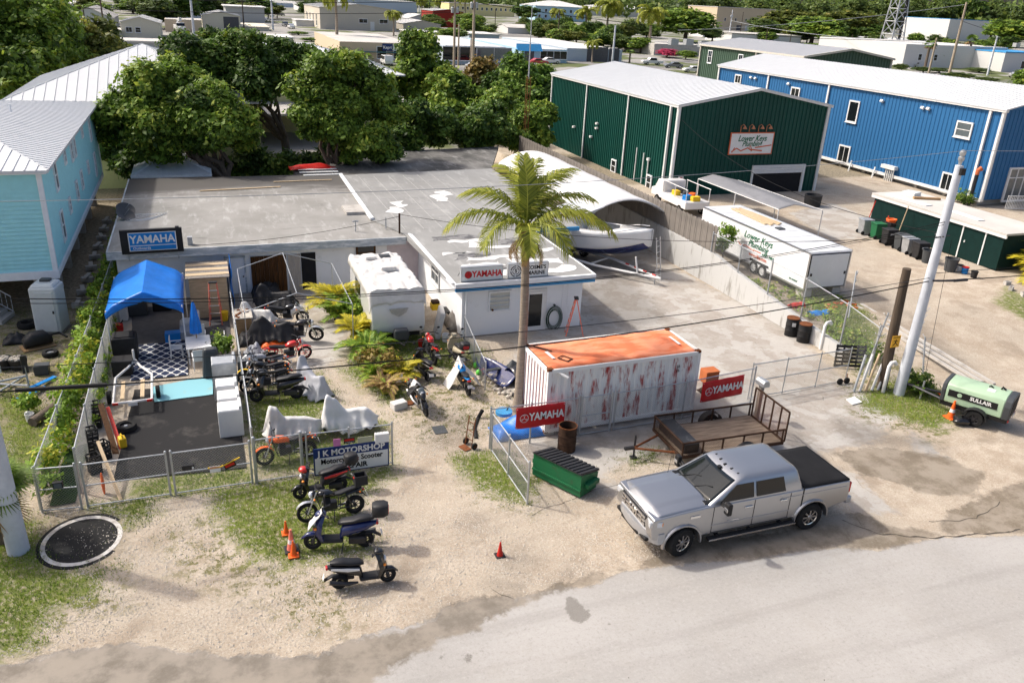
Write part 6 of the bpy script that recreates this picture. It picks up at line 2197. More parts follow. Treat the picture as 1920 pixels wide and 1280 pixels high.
# shipping container
def paint_chips(name,base,under,thr,scale=(2.6,1,0.55),nscale=1.4,zlo=None):
 m=mat(name,base,0.6,c2=under,thr=thr,scale=nscale,streak=scale,bump=0.1)
 m.node_tree.nodes['Noise Texture'].inputs['Roughness'].default_value=0.72
 return m
paint_chips('container_white',(0.74,0.74,0.71),(0.34,0.055,0.05),0.565)
mat('container_red',(0.36,0.06,0.05),0.7,var=0.2)
mat('container_roof',(0.70,0.19,0.085),0.65,c2=(0.78,0.29,0.16),thr=0.5,scale=0.9,streak=(0.8,2.5,1),bump=0.15,bscale=3)
ct=thing('shipping_container','white shipping container with peeling red paint and faded orange roof','container',(10.15,22.62,0.12),R(1.2))
CL,CW,CH=6.06,2.30,2.42
def corrug(n,L_,dep):
 pts=[]
 for i in range(n):
  a=L_*i/n
  w2=L_/n
  pts+=[(a,0),(a+w2*0.36,0),(a+w2*0.5,dep),(a+w2*0.86,dep)]
 pts.append((L_,0))
 return pts
# long walls
mb=MB()
pr_=corrug(21,CL-0.24,0.028)
for y,sg_ in((0.02,1),(CW-0.02,-1)):
 ring0=[(0.12+a,y+sg_*d,0.16)for a,d in pr_]
 ring1=[(0.12+a,y+sg_*d,CH-0.10)for a,d in pr_]
 mb.loft([ring0,ring1],closed=False)
mb.build('side_wall','container_white',ct,fix=False)
# end walls
mb=MB()
mb.bb(0.03,0.05,0.1,CW-0.1,0.12,CH-0.08)
mb.build('end_wall','container_red',ct)
for i in range(8):
 MB().box((0.02,0.24+i*0.262,CH/2+0.02),(0.05,0.155,CH-0.2)).build('end_rib',paint_chips('end_white',(0.76,0.76,0.74),(0.36,0.06,0.05),0.68)if i==0 else 'end_white',ct)
MB().bb(CL-0.06,CL-0.02,0.1,CW-0.1,0.12,CH-0.08).build('door','container_white',ct)
mb=MB()
for x in(0.06,CL-0.06):
 for y in(0.05,CW-0.05):
  mb.box((x,y,CH/2),(0.13,0.12,CH-0.1))
for z in(0.09,CH-0.06):
 for y in(0.02,CW-0.02):
  mb.box((CL/2,y,z),(CL-0.26,0.07,0.14))
 for x in(0.02,CL-0.02):
  mb.box((x,CW/2,z),(0.07,CW-0.24,0.13))
mb.build('frame','end_white',ct)
def rooff(a,b):
 x,y=0.1+a*(CL-0.2),0.08+b*(CW-0.16)
 return(x,y,CH-0.02+0.012*math.sin(a*44)+0.02*math.sin(a*5+b*3)-0.025*math.sin(b*PI)*math.sin(a*9))
MB().grid(rooff,160,8).build('roof','container_roof',ct,smooth=True,solid=0.01)
for x in(0.085,CL-0.085):
 for y in(0.09,CW-0.09):
  MB().box((x,y,CH-0.02),(0.19,0.18,0.13)).build('corner_casting','rust',ct,bevel=0.015)
  MB().box((x,y,0.06),(0.19,0.18,0.12)).build('corner_casting','rust',ct,bevel=0.015)
MB().box((0.55,1.15,CH+0.022),(0.12,0.62,0.012),rz=0.04).build('label_plate','white',ct)
MB().box((CL-0.42,1.15,CH+0.022),(0.10,0.75,0.012),rz=-0.03).build('label_plate','white',ct)
fr_=MB()
ring(fr_,(0,0,0),0.46,0.34,0.05,0.012,'y')
hfr=fr_.build('roof_stain','rust_dark',ct)
hfr.rotation_euler=(R(90),0,R(-60))
hfr.location=(0.95,0.75,CH+0.02)
MB().box((0.52,1.75,CH+0.018),(0.75,0.06,0.012),rz=-0.9).build('roof_stain','rust_dark',ct)
text('58\n26',0.16,'ink',ct,(5.15,-0.004,1.85),(RX,0,0),ext=0.002)
cm=MB()
cm.tube([(0.18,0.1,CH-0.02),(0.5,-0.16,CH-0.16)],0.02,6)
cm.tube([(0.42,-0.1,CH-0.13),(0.62,-0.28,CH-0.22)],0.05,8)
cm.build('camera','white',ct)
bk=MB()
for x in(0.2,CL-0.2):
 for y in(0.25,CW-0.25):
  bk.box((x,y,-0.06),(0.4,0.4,0.13))
bk.build('foot_block','concrete',ct)

# red banners on the fence
def banner(label,a,b,z0,z1,ripple=0.02):
 a,b=Vector(a),Vector(b)
 c=(a+b)/2
 L_=(b-a).length
 t=thing('banner',label,'banner',(c.x,c.y,z0),math.atan2(b.y-a.y,b.x-a.x),'red banners on the fence')
 hh_=z1-z0
 MB().grid(lambda u,v:((u-0.5)*L_,-0.05-ripple*math.sin(u*7+v*2)*(1-v)-0.012*math.sin(u*19),v*hh_+0.02*math.sin(u*PI)*(v-1)),30,8).build('cloth','banner_red',t,smooth=True,solid=0.006)
 text('YAMAHA',hh_*0.50,'sign_white',t,(L_*0.12,-0.085,hh_*0.5),(RX,0,0),bold=0.010,xs=0.80*L_/1.8,ext=0.006)
 tuning_emblem(t,(-L_*0.34,-0.085,hh_*0.49),hh_*0.20,'banner_red','sign_white')
 g=MB()
 for x in(-L_/2+0.04,L_/2-0.04):
  for z in(0.05,hh_-0.05):
   g.tube([(x,-0.09,z),(x,0.06,z)],0.012,5)
 g.build('tie','galv',t)
banner('red YAMAHA banner on the fence left of the small gate',(8.9,22.28,0),(10.68,22.28,0),0.70,1.48)
banner('red YAMAHA banner on the fence above the utility trailer',(16.2,22.42,0),(18.15,22.62,0),0.66,1.47)

# repair sign on the gate
rs=thing('repair_sign','blue and white motorcycle and scooter repair signboard wired to the gate','sign',(3.42,FY-0.1,0.02),0.0)
MB().box((0,0,0.47),(2.36,0.03,0.94)).build('board','sign_navy',rs)
MB().box((0,-0.018,0.32),(2.28,0.012,0.56)).build('panel','sign_white',rs)
text('J K MOTORSHOP',0.28,'sign_white',rs,(0,-0.022,0.75),(RX,0,0),bold=0.008,xs=0.98)
text('Motorcycle & Scooter',0.25,'ink',rs,(0,-0.03,0.46),(RX,0,0),bold=0.006,xs=0.86)
text('REPAIR',0.24,'ink',rs,(0.1,-0.03,0.19),(RX,0,0),bold=0.007)
for(x,z,w2,h2,m_,lb)in((2.98,1.08,0.22,0.26,mat('pinkish',(0.62,0.22,0.42),0.6),'small pink notice on the repair gate'),(3.36,1.10,0.34,0.18,'black','small black and red notice on the repair gate'),(3.85,1.06,0.46,0.20,mat('olive_pl',(0.42,0.42,0.30),0.6),'small faded green plate on the repair gate'),(4.38,1.06,0.44,0.30,'sign_white','white metal letterbox on the end of the repair gate')):
 t=thing('notice',lb,'sign',(x,FY-0.09,z))
 MB().box((0,0,0),(w2,0.02 if m_!='sign_white' else 0.16,h2)).build('plate',m_,t)
 if m_=='black':
  MB().box((0,-0.012,0.03),(w2-0.04,0.006,0.07)).build('stripe','red',t)
  text('NO TRESPASSING',0.035,'sign_white',t,(0,-0.013,-0.05),(RX,0,0),ext=0.001)
t=thing('notice','white warning plate with red top on the right gate leaf','sign',(-0.62,FY-0.06,0.72),0)
MB().box((0,0,0),(0.30,0.012,0.20)).build('plate','sign_white',t)
MB().box((0,-0.008,0.06),(0.28,0.005,0.06)).build('stripe','red',t)
text('WARNING',0.055,'sign_white',t,(0,-0.012,0.06),(RX,0,0),ext=0.001)
t=thing('notice','black and red closed plate tilted on the right gate leaf','sign',(-0.20,FY-0.06,0.80),0)
pl=MB().box((0,0,0),(0.34,0.012,0.2),rot=Matrix.Rotation(-0.35,3,'Y')).build('plate','black',t)
MB().box((0,-0.008,0),(0.28,0.005,0.09),rot=Matrix.Rotation(-0.35,3,'Y')).build('stripe','red',t)
tp=MB().tube([(-0.82,FY-0.05,0.78),(-0.45,FY-0.06,0.78),(-0.1,FY-0.05,0.92),(0.1,FY-0.05,1.0)],0.022,6).build('tape','yellow',None)
tag(tp,'yellow tape strung across the right gate leaf','tape')
t=thing('letterbox','black letterbox hung on the right gate leaf','letterbox',(-1.35,FY-0.08,0.92))
MB().box((0,0,0),(0.34,0.10,0.18)).build('box','black_plastic',t,bevel=0.02)
MB().box((0.13,-0.055,-0.01),(0.05,0.01,0.07)).build('label_plate','white',t)
t=thing('floodlight','small black floodlight on the narrow gate','lamp',(-4.75,FY-0.06,0.92))
MB().box((0,0,0),(0.26,0.12,0.20)).build('housing','black',t,bevel=0.02)
MB().box((0,-0.065,0),(0.20,0.01,0.14)).build('lens','glass_grey',t)

# utility poles and cables in front
up=thing('utility_pole','tall white concrete utility pole standing in the grass at right','utility pole',(25.43,22.0,0))
MB().tube([(0,0,-0.4),(0.05,0,4.6),(0.1,0,9.2)],[0.22,0.18,0.14],18).build('shaft','concrete_pole',up,smooth=True)
mb=MB()
mb.lathe([(0.05,9.2),(0.07,9.35),(0.11,9.4),(0.11,9.5),(0.07,9.52),(0.11,9.6),(0.11,9.7),(0.05,9.75)],(0.1,0,0),10)
mb.build('insulator','galv',up,smooth=True)
MB().box((0.12,-0.12,9.0),(0.2,0.2,0.24)).build('bracket','black',up)
mb=MB()
mb.tube([(0.0,-0.2,6.6),(0.0,0.2,6.6)],0.03,6)
mb.tube([(-0.3,-0.1,6.55),(0.4,-0.1,6.62)],0.025,6)
mb.tube([(0.0,-0.24,4.9),(1.0,-0.3,4.85)],0.04,6)
mb.tube([(1.0,-0.3,4.85),(1.6,-0.35,4.86)],0.06,8)
mb.build('bracket','dark_metal',up)
wp=thing('utility_pole','short dark wooden pole with yellow sign beside the white utility pole','utility pole',(25.0,22.6,0))
MB().tube([(0.12,0,-0.3),(0.0,0,2.6),(-0.10,0,5.15)],[0.21,0.19,0.16],14).build('shaft','wood_pole',wp,smooth=True)
ys=thing('caution_sign','yellow caution sign on the dark wooden pole','sign',(24.98,22.36,1.95))
MB().box((0,0,0.25),(0.42,0.012,0.5)).build('plate',mat('sign_yellow',(0.80,0.42,0.03),0.5,var=0.05),ys)
text('CAUTION',0.075,'ink',ys,(0,-0.010,0.42),(RX,0,0),ext=0.001)
mb=MB()
mb.tube([(0,-0.01,0.33),(0,-0.01,0.18)],0.022,4)
mb.tube([(-0.12,-0.01,0.08),(0,-0.01,0.2),(0.12,-0.01,0.08)],0.018,4)
mb.tube([(-0.1,-0.01,0.27),(0.1,-0.01,0.27)],0.014,4)
mb.build('figure','ink',ys)
lp=thing('utility_pole','thick pale concrete pole at the left edge beside the fan palm','utility pole',(-5.62,20.75,0))
MB().tube([(0,0,-0.4),(-0.02,0,2.6),(-0.04,0,5.5)],[0.27,0.25,0.23],18).build('shaft','concrete_pole',lp,smooth=True)
RP=Vector((25.45,21.9,0))
LP=Vector((-5.65,20.6,0))
def z_(p,h):
 return Vector((p.x,p.y,h))
FAR=Vector((55.0,23.0,0))
LL=Vector((-32.0,19.6,0))
cable('thin pale top wire crossing the whole roof level',[z_(LL,9.9),z_(LP,9.35),z_(RP,9.75),z_(FAR,10.2)],0.35,0.009,'galv')
cable('grey service wire passing in front of the shop signs',[z_(LL,7.8),z_(LP,7.15),z_(RP,7.15)],0.95,0.013)
cable('twin black wire just above the blue awning',[z_(LL,7.7),z_(LP,7.02),z_(RP,7.05)],0.88,0.010)
cable('thin grey wire passing over the black matted yard',[z_(LL,6.0),z_(LP,5.35),z_(RP,4.98)],0.50,0.012,'dark_metal')
cable('thick black cable sweeping over the container roof',[z_(LL,5.4),z_(LP,4.72),z_(RP,4.85),z_(FAR,5.6)],0.60,0.021)
cable('second black cable leaving the white pole to the right',[z_(RP,5.15),z_(FAR,5.4)],0.3,0.012)
sp=MB().tube([(-4.9,20.68,4.66),(-2.9,20.76,4.52)],0.06,8).build('cable_splice','black',None,smooth=True)
tag(sp,'thick black splice sleeve on the cable at lower left','cable splice')
cable('service drop from the white pole to the green warehouse corner',[z_(RP,6.7),Vector((33.0,52.9,6.4))],1.2,0.014)
cable('service drop from the white pole up to the shop roof mast',[z_(RP,6.6),Vector((9.0,40.0,3.6))],0.7,0.012)
cable('black wire from the roof mast to the brown window wall',[Vector((9.0,40.0,3.5)),Vector((-1.0,39.2,2.75))],0.25,0.012)
cable('loose drop wire hanging down the white pole',[z_(RP,6.5)+Vector((0.3,-0.2,0)),z_(RP,1.0)+Vector((0.9,-0.1,0))],0.05,0.008)

# round paved disc at lower left
mh=thing('drain_cover','round black asphalt disc with white concrete rim near the left pole','manhole',(-4.12,20.75,0))
mb=MB()
nn=48
mb.loft([[(r_*math.cos(2*PI*i/nn),r_*1.12*math.sin(2*PI*i/nn),z)for i in range(nn)]for r_,z in((1.10,-0.05),(1.10,0.014))],cap=True)
mb.build('surround',mat('asphalt_black',(0.022,0.022,0.022),0.9,c2=(0.06,0.055,0.05),thr=0.62,scale=6,bump=0.3),mh)
mb=MB()
rings=[]
for r_,z in((0.88,0.01),(0.88,0.022),(1.0,0.022),(1.0,0.01)):
 rings.append([(r_*math.cos(2*PI*i/nn),r_*1.12*math.sin(2*PI*i/nn),z)for i in range(nn)])
mb.loft(rings,cap=False)
mb.build('rim',mat('rim_white',(0.56,0.54,0.51),0.85,c2=(0.36,0.33,0.30),thr=0.52,scale=2.5),mh)
MB().loft([[(r_*math.cos(2*PI*i/nn),r_*1.12*math.sin(2*PI*i/nn),z)for i in range(nn)]for r_,z in((0.878,0.005),(0.878,0.018))],cap=True).build('disc','asphalt_black',mh)

# silver pickup truck
mat('silver_paint',(0.40,0.405,0.42),0.30,0.85,var=0.02,scale=1,coat=0.8)
mat('tonneau',(0.014,0.014,0.015),0.65,var=0.2,scale=2,bump=0.08,bscale=60)
mat('lamp_clear',(0.55,0.57,0.60),0.08,0.2,var=0.05,coat=1.0)
def wheel(parent,c,r,w2,rim='alu',spokes=8,rimr=0.62,n=28,name='wheel'):
 """axis along y; tyre with tread shoulders, rim disc with spokes on both faces"""
 x,y,z=c
 t=MB().lathe([(r*rimr,-w2/2),(r*0.93,-w2/2),(r,-w2*0.36),(r,w2*0.36),(r*0.93,w2/2),(r*rimr,w2/2)],c,n,'Y',cap=False).build(name,'rubber',parent,smooth=35)
 rm=MB()
 rm.lathe([(r*rimr,-w2*0.48),(r*rimr*0.93,-w2*0.44),(r*rimr*0.9,w2*0.44),(r*rimr,w2*0.48)],c,n,'Y',cap=False)
 for sd in(-1,1):
  for k in range(spokes):
   a=2*PI*k/spokes
   d=Vector((math.cos(a),0,math.sin(a)))
   rm.box(tuple(Vector(c)+d*r*rimr*0.52+Vector((0,sd*w2*0.40,0))),(r*rimr*0.80,w2*0.10,r*rimr*0.20),rot=Matrix.Rotation(-a,3,'Y'))
  rm.lathe([(r*rimr*0.26,-0.02),(r*rimr*0.22,0.02)],(x,y+sd*w2*0.42,z),12,'Y')
 rm.build('rim',rim,t,smooth=30)
 MB().lathe([(r*rimr*0.88,-w2*0.2),(r*rimr*0.88,w2*0.2)],c,16,'Y').build('brake_disc','dark_metal',t)
 return t

pk=thing('pickup_truck','silver crew cab pickup with black bed cover parked at the road edge','pickup truck',(13.46,16.46,0.0),PI)
pk.scale=(1.06,1.04,1.04)
XF,XR=2.06,-2.02            # axles
def arc(cx,r,a0,a1,n=10,z0=0.42):
 return[(cx+r*math.cos(a0+(a1-a0)*i/n),z0+r*math.sin(a0+(a1-a0)*i/n))for i in range(n+1)]
prof=[(-3.22,0.72)]+[(-2.62,0.60)]+arc(XR,0.54,PI,0,12)+[(-1.40,0.52),(1.45,0.52)]+arc(XF,0.54,PI,0,12)+[(2.70,0.62),(2.98,0.72),(3.02,1.10),(2.95,1.30),(2.2,1.36),(1.30,1.40),(-1.62,1.40),(-1.66,1.40),(-3.20,1.40),(-3.26,1.0)]
mb=MB()
# slab sides with a crown: five lengthwise slices so the flanks curve
lv=[(-1.0,0.0),(-0.985,1.0),(0.985,1.0),(1.0,0.0)]
rings=[]
for y,ex in((-0.94,0.03),(-0.985,0.0),(-1.0,0.0),(1.0,0.0),(0.985,0.0),(0.94,0.03)):
 pass
mb.prism(prof,-0.98,0.98,'Y')
body=mb.build('body','silver_paint',pk,bevel=0.055,smooth=50,seg=4)
# fender flares and inner wells
for cx in(XF,XR):
 for s in(-1,1):
  a_=arc(cx,0.60,PI*1.03,-0.03*PI,16)
  b_=arc(cx,0.53,PI*1.03,-0.03*PI,16)
  rg=[]
  for(p,q)in zip(a_,b_):
   rg.append([(p[0],s*0.965,p[1]),(p[0]*0.6+q[0]*0.4,s*1.035,p[1]*0.6+q[1]*0.4),(q[0],s*1.03,q[1]),(q[0],s*0.90,q[1])])
  MB().loft(rg).build('fender','silver_paint',pk,smooth=50)
  MB().box((cx,s*0.55,0.68),(1.0,0.28,0.5)).build('wheel_well','black',pk)
MB().box((0,0,0.55),(5.6,1.5,0.3)).build('underbody','black',pk)
# hood
def hood(u,v):
 x=1.28+u*1.70
 y=(v-0.5)*1.84
 k=1-(abs(v-0.5)*2)**3
 return(x,y,1.385-0.085*u*u-0.16*max(0,u-0.86)/0.14*0.6+0.075*k*(1-0.35*u)+0.022*(1 if 0.22<v<0.78 else 0)*k)
MB().grid(hood,28,26).build('hood','silver_paint',pk,smooth=60,solid=0.02)
# cab: belt to roof
def cabring(z,x0,x1,hw,rr_):
 pts=[]
 for cx,cy,a0 in((x1-rr_,hw-rr_,0),(x0+rr_,hw-rr_,90),(x0+rr_,-hw+rr_,180),(x1-rr_,-hw+rr_,270)):
  for i in range(6):
   a=R(a0+18*i)
   pts.append((cx+rr_*math.cos(a),cy+rr_*math.sin(a),z))
 return pts
MB().loft([cabring(1.36,-1.66,1.36,0.955,0.08),cabring(1.42,-1.65,1.30,0.95,0.10),cabring(1.88,-1.52,0.52,0.80,0.14),cabring(1.965,-1.46,0.36,0.74,0.16),cabring(2.005,-1.32,0.20,0.62,0.16),cabring(2.015,-1.0,-0.2,0.35,0.1)]).build('cab','silver_paint',pk,smooth=50)
# windscreen follows the slope from the cowl to the roof
def scr(u,v):
 z=1.42+v*0.475
 t=(z-1.42)/0.46
 x=1.30+(0.52-1.30)*t
 hw=0.85+(0.70-0.85)*t
 y=(u-0.5)*2*hw
 return(x+0.028-0.05*(abs(u-0.5)*2)**2.5,y,z+0.012)
MB().grid(scr,16,8).build('windscreen','glass',pk,smooth=True,solid=0.01)
mb=MB()
for s in(-0.05,-0.62):
 mb.tube([(1.37,s+0.02,1.435),(1.05,s+0.34,1.60),(0.98,s+0.52,1.655)],0.012,5)
mb.build('wiper','black',pk)
MB().box((1.34,0,1.425),(0.14,1.7,0.025)).build('cowl','black',pk)
def sidewin(x0b,x1b,x0t,x1t,s):
 def q(x,z):
  t=(z-1.42)/0.46
  return(x,s*(0.962-0.15*t+0.006),z)
 return MB().add([q(x0b,1.455),q(x1b,1.455),q(x1t,1.845),q(x0t,1.845)],[(0,1,2,3)])
for s in(-1,1):
 sidewin(1.02,-0.02,0.50,-0.03,s).build('side_window','glass',pk,solid=0.014,fix=False)
 sidewin(-0.12,-1.04,-0.12,-0.98,s).build('side_window','glass',pk,solid=0.014,fix=False)
 # window surround, door seams, handles
 sm_=MB()
 for x in(1.20,-0.07,-1.22):
  sm_.box((x,s*0.982,0.97),(0.014,0.012,0.80))
 sm_.box((0.0,s*0.982,0.575),(2.42,0.012,0.012))
 sm_.box((-1.635,s*0.978,1.02),(0.035,0.02,0.86))
 sm_.build('door_seam','black',pk)
 for x in(0.12,-1.0):
  MB().box((x,s*0.995,1.19),(0.24,0.035,0.05)).build('door_handle','chrome',pk,bevel=0.012)
 MB().box((0.55,s*0.987,0.86),(0.36,0.008,0.03)).build('badge','chrome',pk)
 MB().box((1.75,s*0.990,1.18),(0.30,0.012,0.07)).build('vent','chrome',pk)
 MB().box((0.0,s*0.984,0.80),(2.5,0.016,0.03)).build('side_crease','silver_paint',pk,bevel=0.006)
 MB().box((-2.0,s*0.984,1.24),(2.2,0.014,0.02)).build('side_crease','silver_paint',pk)
 # tow mirror
 mm_=MB()
 mm_.tube([(0.98,s*0.95,1.40),(0.98,s*1.16,1.43)],0.035,6)
 mm_.tube([(0.95,s*0.95,1.46),(0.95,s*1.16,1.50)],0.03,6)
 mr_=mm_.build('mirror','black',pk)
 MB().box((0.98,s*1.26,1.46),(0.14,0.20,0.34)).build('mirror_housing','black',mr_,bevel=0.03)
 MB().box((1.055,s*1.27,1.45),(0.02,0.15,0.10)).build('mirror_trim','chrome',mr_,bevel=0.008)
 # step bar
 MB().box((-0.05,s*1.06,0.44),(2.75,0.16,0.07)).build('step_bar','black',pk,bevel=0.025)
 MB().box((-0.05,s*1.135,0.44),(2.75,0.015,0.045)).build('step_trim','chrome',pk)
 st_=MB()
 for x in(-1.0,0,1.0):
  st_.box((x,s*0.95,0.47),(0.08,0.2,0.06))
 st_.build('step_bracket','black',pk)
 # lamps
 MB().box((2.84,s*0.80,1.13),(0.34,0.36,0.19),rz=-s*0.25).build('headlight','lamp_clear',pk,bevel=0.03)
 MB().box((2.76,s*0.965,1.13),(0.16,0.045,0.10),rz=-s*0.1).build('turn_signal','amber',pk,bevel=0.015)
 MB().box((-3.235,s*0.90,1.17),(0.10,0.16,0.34)).build('tail_light','tail_red',pk,bevel=0.03)
 MB().box((3.0,s*0.62,0.60),(0.12,0.36,0.10)).build('fog_lamp','black',pk,bevel=0.02)
# grille and bumpers
MB().box((2.99,0,1.06),(0.06,1.30,0.36)).build('grille','black_gloss',pk,bevel=0.03)
gbm=MB()
for z in(0.94,1.05,1.16):
 gbm.box((3.025,0,z),(0.025,1.24,0.028))
for y in(-0.45,-0.15,0.15,0.45):
 gbm.box((3.027,y,1.05),(0.022,0.03,0.26))
gbm.build('grille_bar','chrome',pk)
text('RAM',0.22,'chrome',pk,(3.045,0,1.06),(RX,0,R(90)),bold=0.012,ext=0.008)
MB().loft([[(3.08-0.30*abs(y/1.0)**3,y,0.52),(3.12-0.32*abs(y)**3,y,0.66),(3.10-0.32*abs(y)**3,y,0.84),(2.9-0.30*abs(y)**3,y,0.84),(2.85-0.30*abs(y)**3,y,0.52)]for y in[i/10-1.0 for i in range(21)]]).build('front_bumper',mat('bumper_silver',(0.42,0.43,0.45),0.3,0.5,var=0.03,coat=0.4),pk,smooth=45)
MB().box((3.07,0,0.60),(0.06,0.9,0.10)).build('air_intake','black',pk)
MB().box((-3.33,0,0.72),(0.20,1.92,0.22)).build('rear_bumper','bumper_silver',pk,bevel=0.05)
MB().box((-3.255,0,1.12),(0.02,1.5,0.5)).build('tailgate','silver_paint',pk,bevel=0.02)
# bed cover with slight sag
MB().grid(lambda u,v:(-3.20+u*1.53,(v-0.5)*1.90,1.425+0.018*math.sin(u*PI)*math.sin(v*PI)+0.004*math.sin(u*12)),14,12).build('bed_cover','tonneau',pk,smooth=True,solid=0.04)
MB().box((-2.43,0,1.36),(1.55,1.78,0.1)).build('bed','black',pk)
# clearance lamps on the roof
for i in range(5):
 y=-0.52+i*0.26
 MB().box((0.34-0.04*abs(i-2),y,1.975),(0.10,0.06,0.035)).build('roof_lamp','black',pk,bevel=0.012)
MB().box((0.50,0.0,1.93),(0.09,0.12,0.03)).build('sensor','black',pk)
MB().tube([(1.55,-0.85,1.40),(1.50,-0.85,1.95)],0.006,5).build('antenna','black',pk)
for(x,s)in((XF,-1),(XF,1),(XR,-1),(XR,1)):
 o=wheel(pk,(0,0,0),0.42,0.29,'chrome',8,0.58)
 o.location=(x,s*0.865,0.42)
 if x>0:
  o.rotation_euler=(0,0,R(14))

# utility trailer
ut=thing('utility_trailer','rusty open utility trailer with wood deck and mesh ramp beside the fence','trailer',(15.65,20.32,0),R(-1.5))
TL,TW=3.95,1.95
for i in range(9):
 MB().box((0,-TW/2+0.11+i*(TW-0.22)/8,0.50),(TL-0.1,0.205,0.04)).build('deck_board',mat('deck',(0.20,0.155,0.12),0.9,var=0.4,scale=1.5,streak=(1,10,1),bump=0.2)if i==0 else 'deck',ut)
fr=MB()
for y in(-TW/2,TW/2):
 fr.box((0,y,0.46),(TL,0.06,0.10))
 fr.box((0,y,0.98),(TL,0.05,0.05))
for x in(-TL/2,TL/2):
 fr.box((x,0,0.46),(0.06,TW,0.10))
fr.box((-TL/2,0,0.98),(0.05,TW,0.05))
fr.build('frame','rust_dark',ut)
for x in(-1.95,-1.2,-0.45,0.35,1.1,1.9):
 for y in(-TW/2,TW/2):
  MB().box((x,y,0.72),(0.045,0.045,0.50)).build('upright','rust_dark',ut)
ms=MB()
for y in(-TW/2,TW/2):
 link_mesh(ms,(-TL/2,y,0),(TL/2,y,0),0.5,0.97,0.07,0.004)
link_mesh(ms,(-TL/2,-TW/2,0),(-TL/2,TW/2,0),0.5,0.97,0.07,0.004)
ms.build('side_mesh','rust_dark',ut,fix=False)['kind']='stuff'
rp=MB()
for z in(0.5,1.62):
 rp.box((TL/2+0.04,0,z),(0.05,TW,0.05))
for y in(-TW/2,-0.55,-0.1,0.38,TW/2):
 rp.box((TL/2+0.04,y,1.06),(0.045,0.045,1.1))
rpo=rp.build('ramp','rust_dark',ut)
ms=MB()
link_mesh(ms,(TL/2+0.04,-TW/2,0),(TL/2+0.04,TW/2,0),0.52,1.6,0.07,0.004)
ms.build('ramp_mesh','rust',rpo,fix=False)['kind']='stuff'
tg=MB()
tg.tube([(-TL/2,-0.6,0.44),(-TL/2-1.25,0,0.44)],0.04,6)
tg.tube([(-TL/2,0.6,0.44),(-TL/2-1.25,0,0.44)],0.04,6)
tg.build('drawbar','rust',ut)
MB().box((-TL/2-1.4,0,0.46),(0.34,0.10,0.09)).build('coupler','dark_metal',ut)
jk=MB()
jk.tube([(-TL/2-1.15,0.1,0.02),(-TL/2-1.15,0.1,0.85)],0.035,8)
jk.box((-TL/2-1.15,0.1,0.03),(0.2,0.2,0.03))
jk.build('jack','dark_metal',ut)
MB().box((-1.55,0.0,0.68),(0.55,1.75,0.34)).build('toolbox',mat('toolbox_black',(0.03,0.032,0.036),0.4,0.2,c2=(0.12,0.12,0.125),thr=0.66,scale=3,bump=0.05),ut,bevel=0.02)
for s in(-1,1):
 o=wheel(ut,(0,0,0),0.33,0.19,'alu',6,0.6,20)
 o.location=(0.42,s*(TW/2+0.16),0.33)
 fn=MB()
 rg=[]
 for i in range(13):
  a=PI*i/12
  rg.append([(0.42+0.43*math.cos(a),s*(TW/2+0.04),0.36+0.40*math.sin(a)),(0.42+0.43*math.cos(a),s*(TW/2+0.30),0.36+0.40*math.sin(a)),(0.42+0.415*math.cos(a),s*(TW/2+0.30),0.36+0.385*math.sin(a)),(0.42+0.415*math.cos(a),s*(TW/2+0.04),0.36+0.385*math.sin(a))])
 fn.loft(rg).build('mudguard','black_plastic',ut,smooth=40)
MB().box((-0.02,-TW/2-0.27,0.42),(0.05,0.03,0.07)).build('reflector','amber',ut)

# air compressor
ac=thing('towed_compressor','pale green towed air compressor with dark ends at the right edge','compressor',(26.75,19.55,0),R(-62))
mat('mint',(0.38,0.52,0.36),0.4,var=0.04)
hd=[(-0.62,0.55),(0.62,0.55),(0.66,1.05),(0.60,1.28),(0.35,1.36),(-0.35,1.36),(-0.60,1.28),(-0.66,1.05)]
MB().prism(hd,-1.05,0.95,'X').build('hood','mint',ac,bevel=0.04,smooth=40)
MB().prism([(p[0]*1.03,(p[1]-0.55)*1.03+0.54)for p in hd],0.95,1.18,'X').build('end_cowl',mat('cowl_grey',(0.055,0.06,0.065),0.5,var=0.1),ac,bevel=0.03)
MB().prism([(p[0]*1.02,(p[1]-0.55)*1.02+0.54)for p in hd],-1.2,-1.05,'X').build('end_cowl','cowl_grey',ac,bevel=0.03)
lo=MB()
for i in range(7):
 lo.box((1.19,0,0.70+i*0.085),(0.02,0.95,0.035))
lo.build('louvre','black',ac)
for s in(-1,1):
 MB().box((-0.1,s*0.655,0.97),(1.7,0.012,0.26)).build('stripe','black',ac)
 text('SULLAIR',0.20,'sign_white',ac,(0.18,s*0.664,0.97),(RX,0,0 if s<0 else PI),bold=0.006)
 tu=MB().lathe([(0.085,-0.004),(0.085,0.004)],(-0.55*(-s),s*0.664,0.97),14,'Y').build('emblem','mint',ac)
 o=wheel(ac,(0,0,0),0.32,0.18,'dark_metal',6,0.55,20)
 o.location=(0.15,s*0.80,0.32)
 rg=[]
 for i in range(11):
  a=PI*i/10
  rg.append([(0.15+0.42*math.cos(a),s*0.66,0.36+0.36*math.sin(a)),(0.15+0.42*math.cos(a),s*0.93,0.36+0.36*math.sin(a)),(0.15+0.40*math.cos(a),s*0.93,0.34+0.36*math.sin(a)),(0.15+0.40*math.cos(a),s*0.66,0.34+0.36*math.sin(a))])
 MB().loft(rg).build('mudguard','black_plastic',ac,smooth=40)
 MB().box((1.19,s*0.52,0.50),(0.04,0.12,0.08)).build('tail_light','tail_red',ac)
MB().box((0,0,0.46),(2.3,1.2,0.14)).build('chassis','black',ac)
db=MB()
db.tube([(-1.1,-0.35,0.48),(-2.3,0,0.52)],0.05,6)
db.tube([(-1.1,0.35,0.48),(-2.3,0,0.52)],0.05,6)
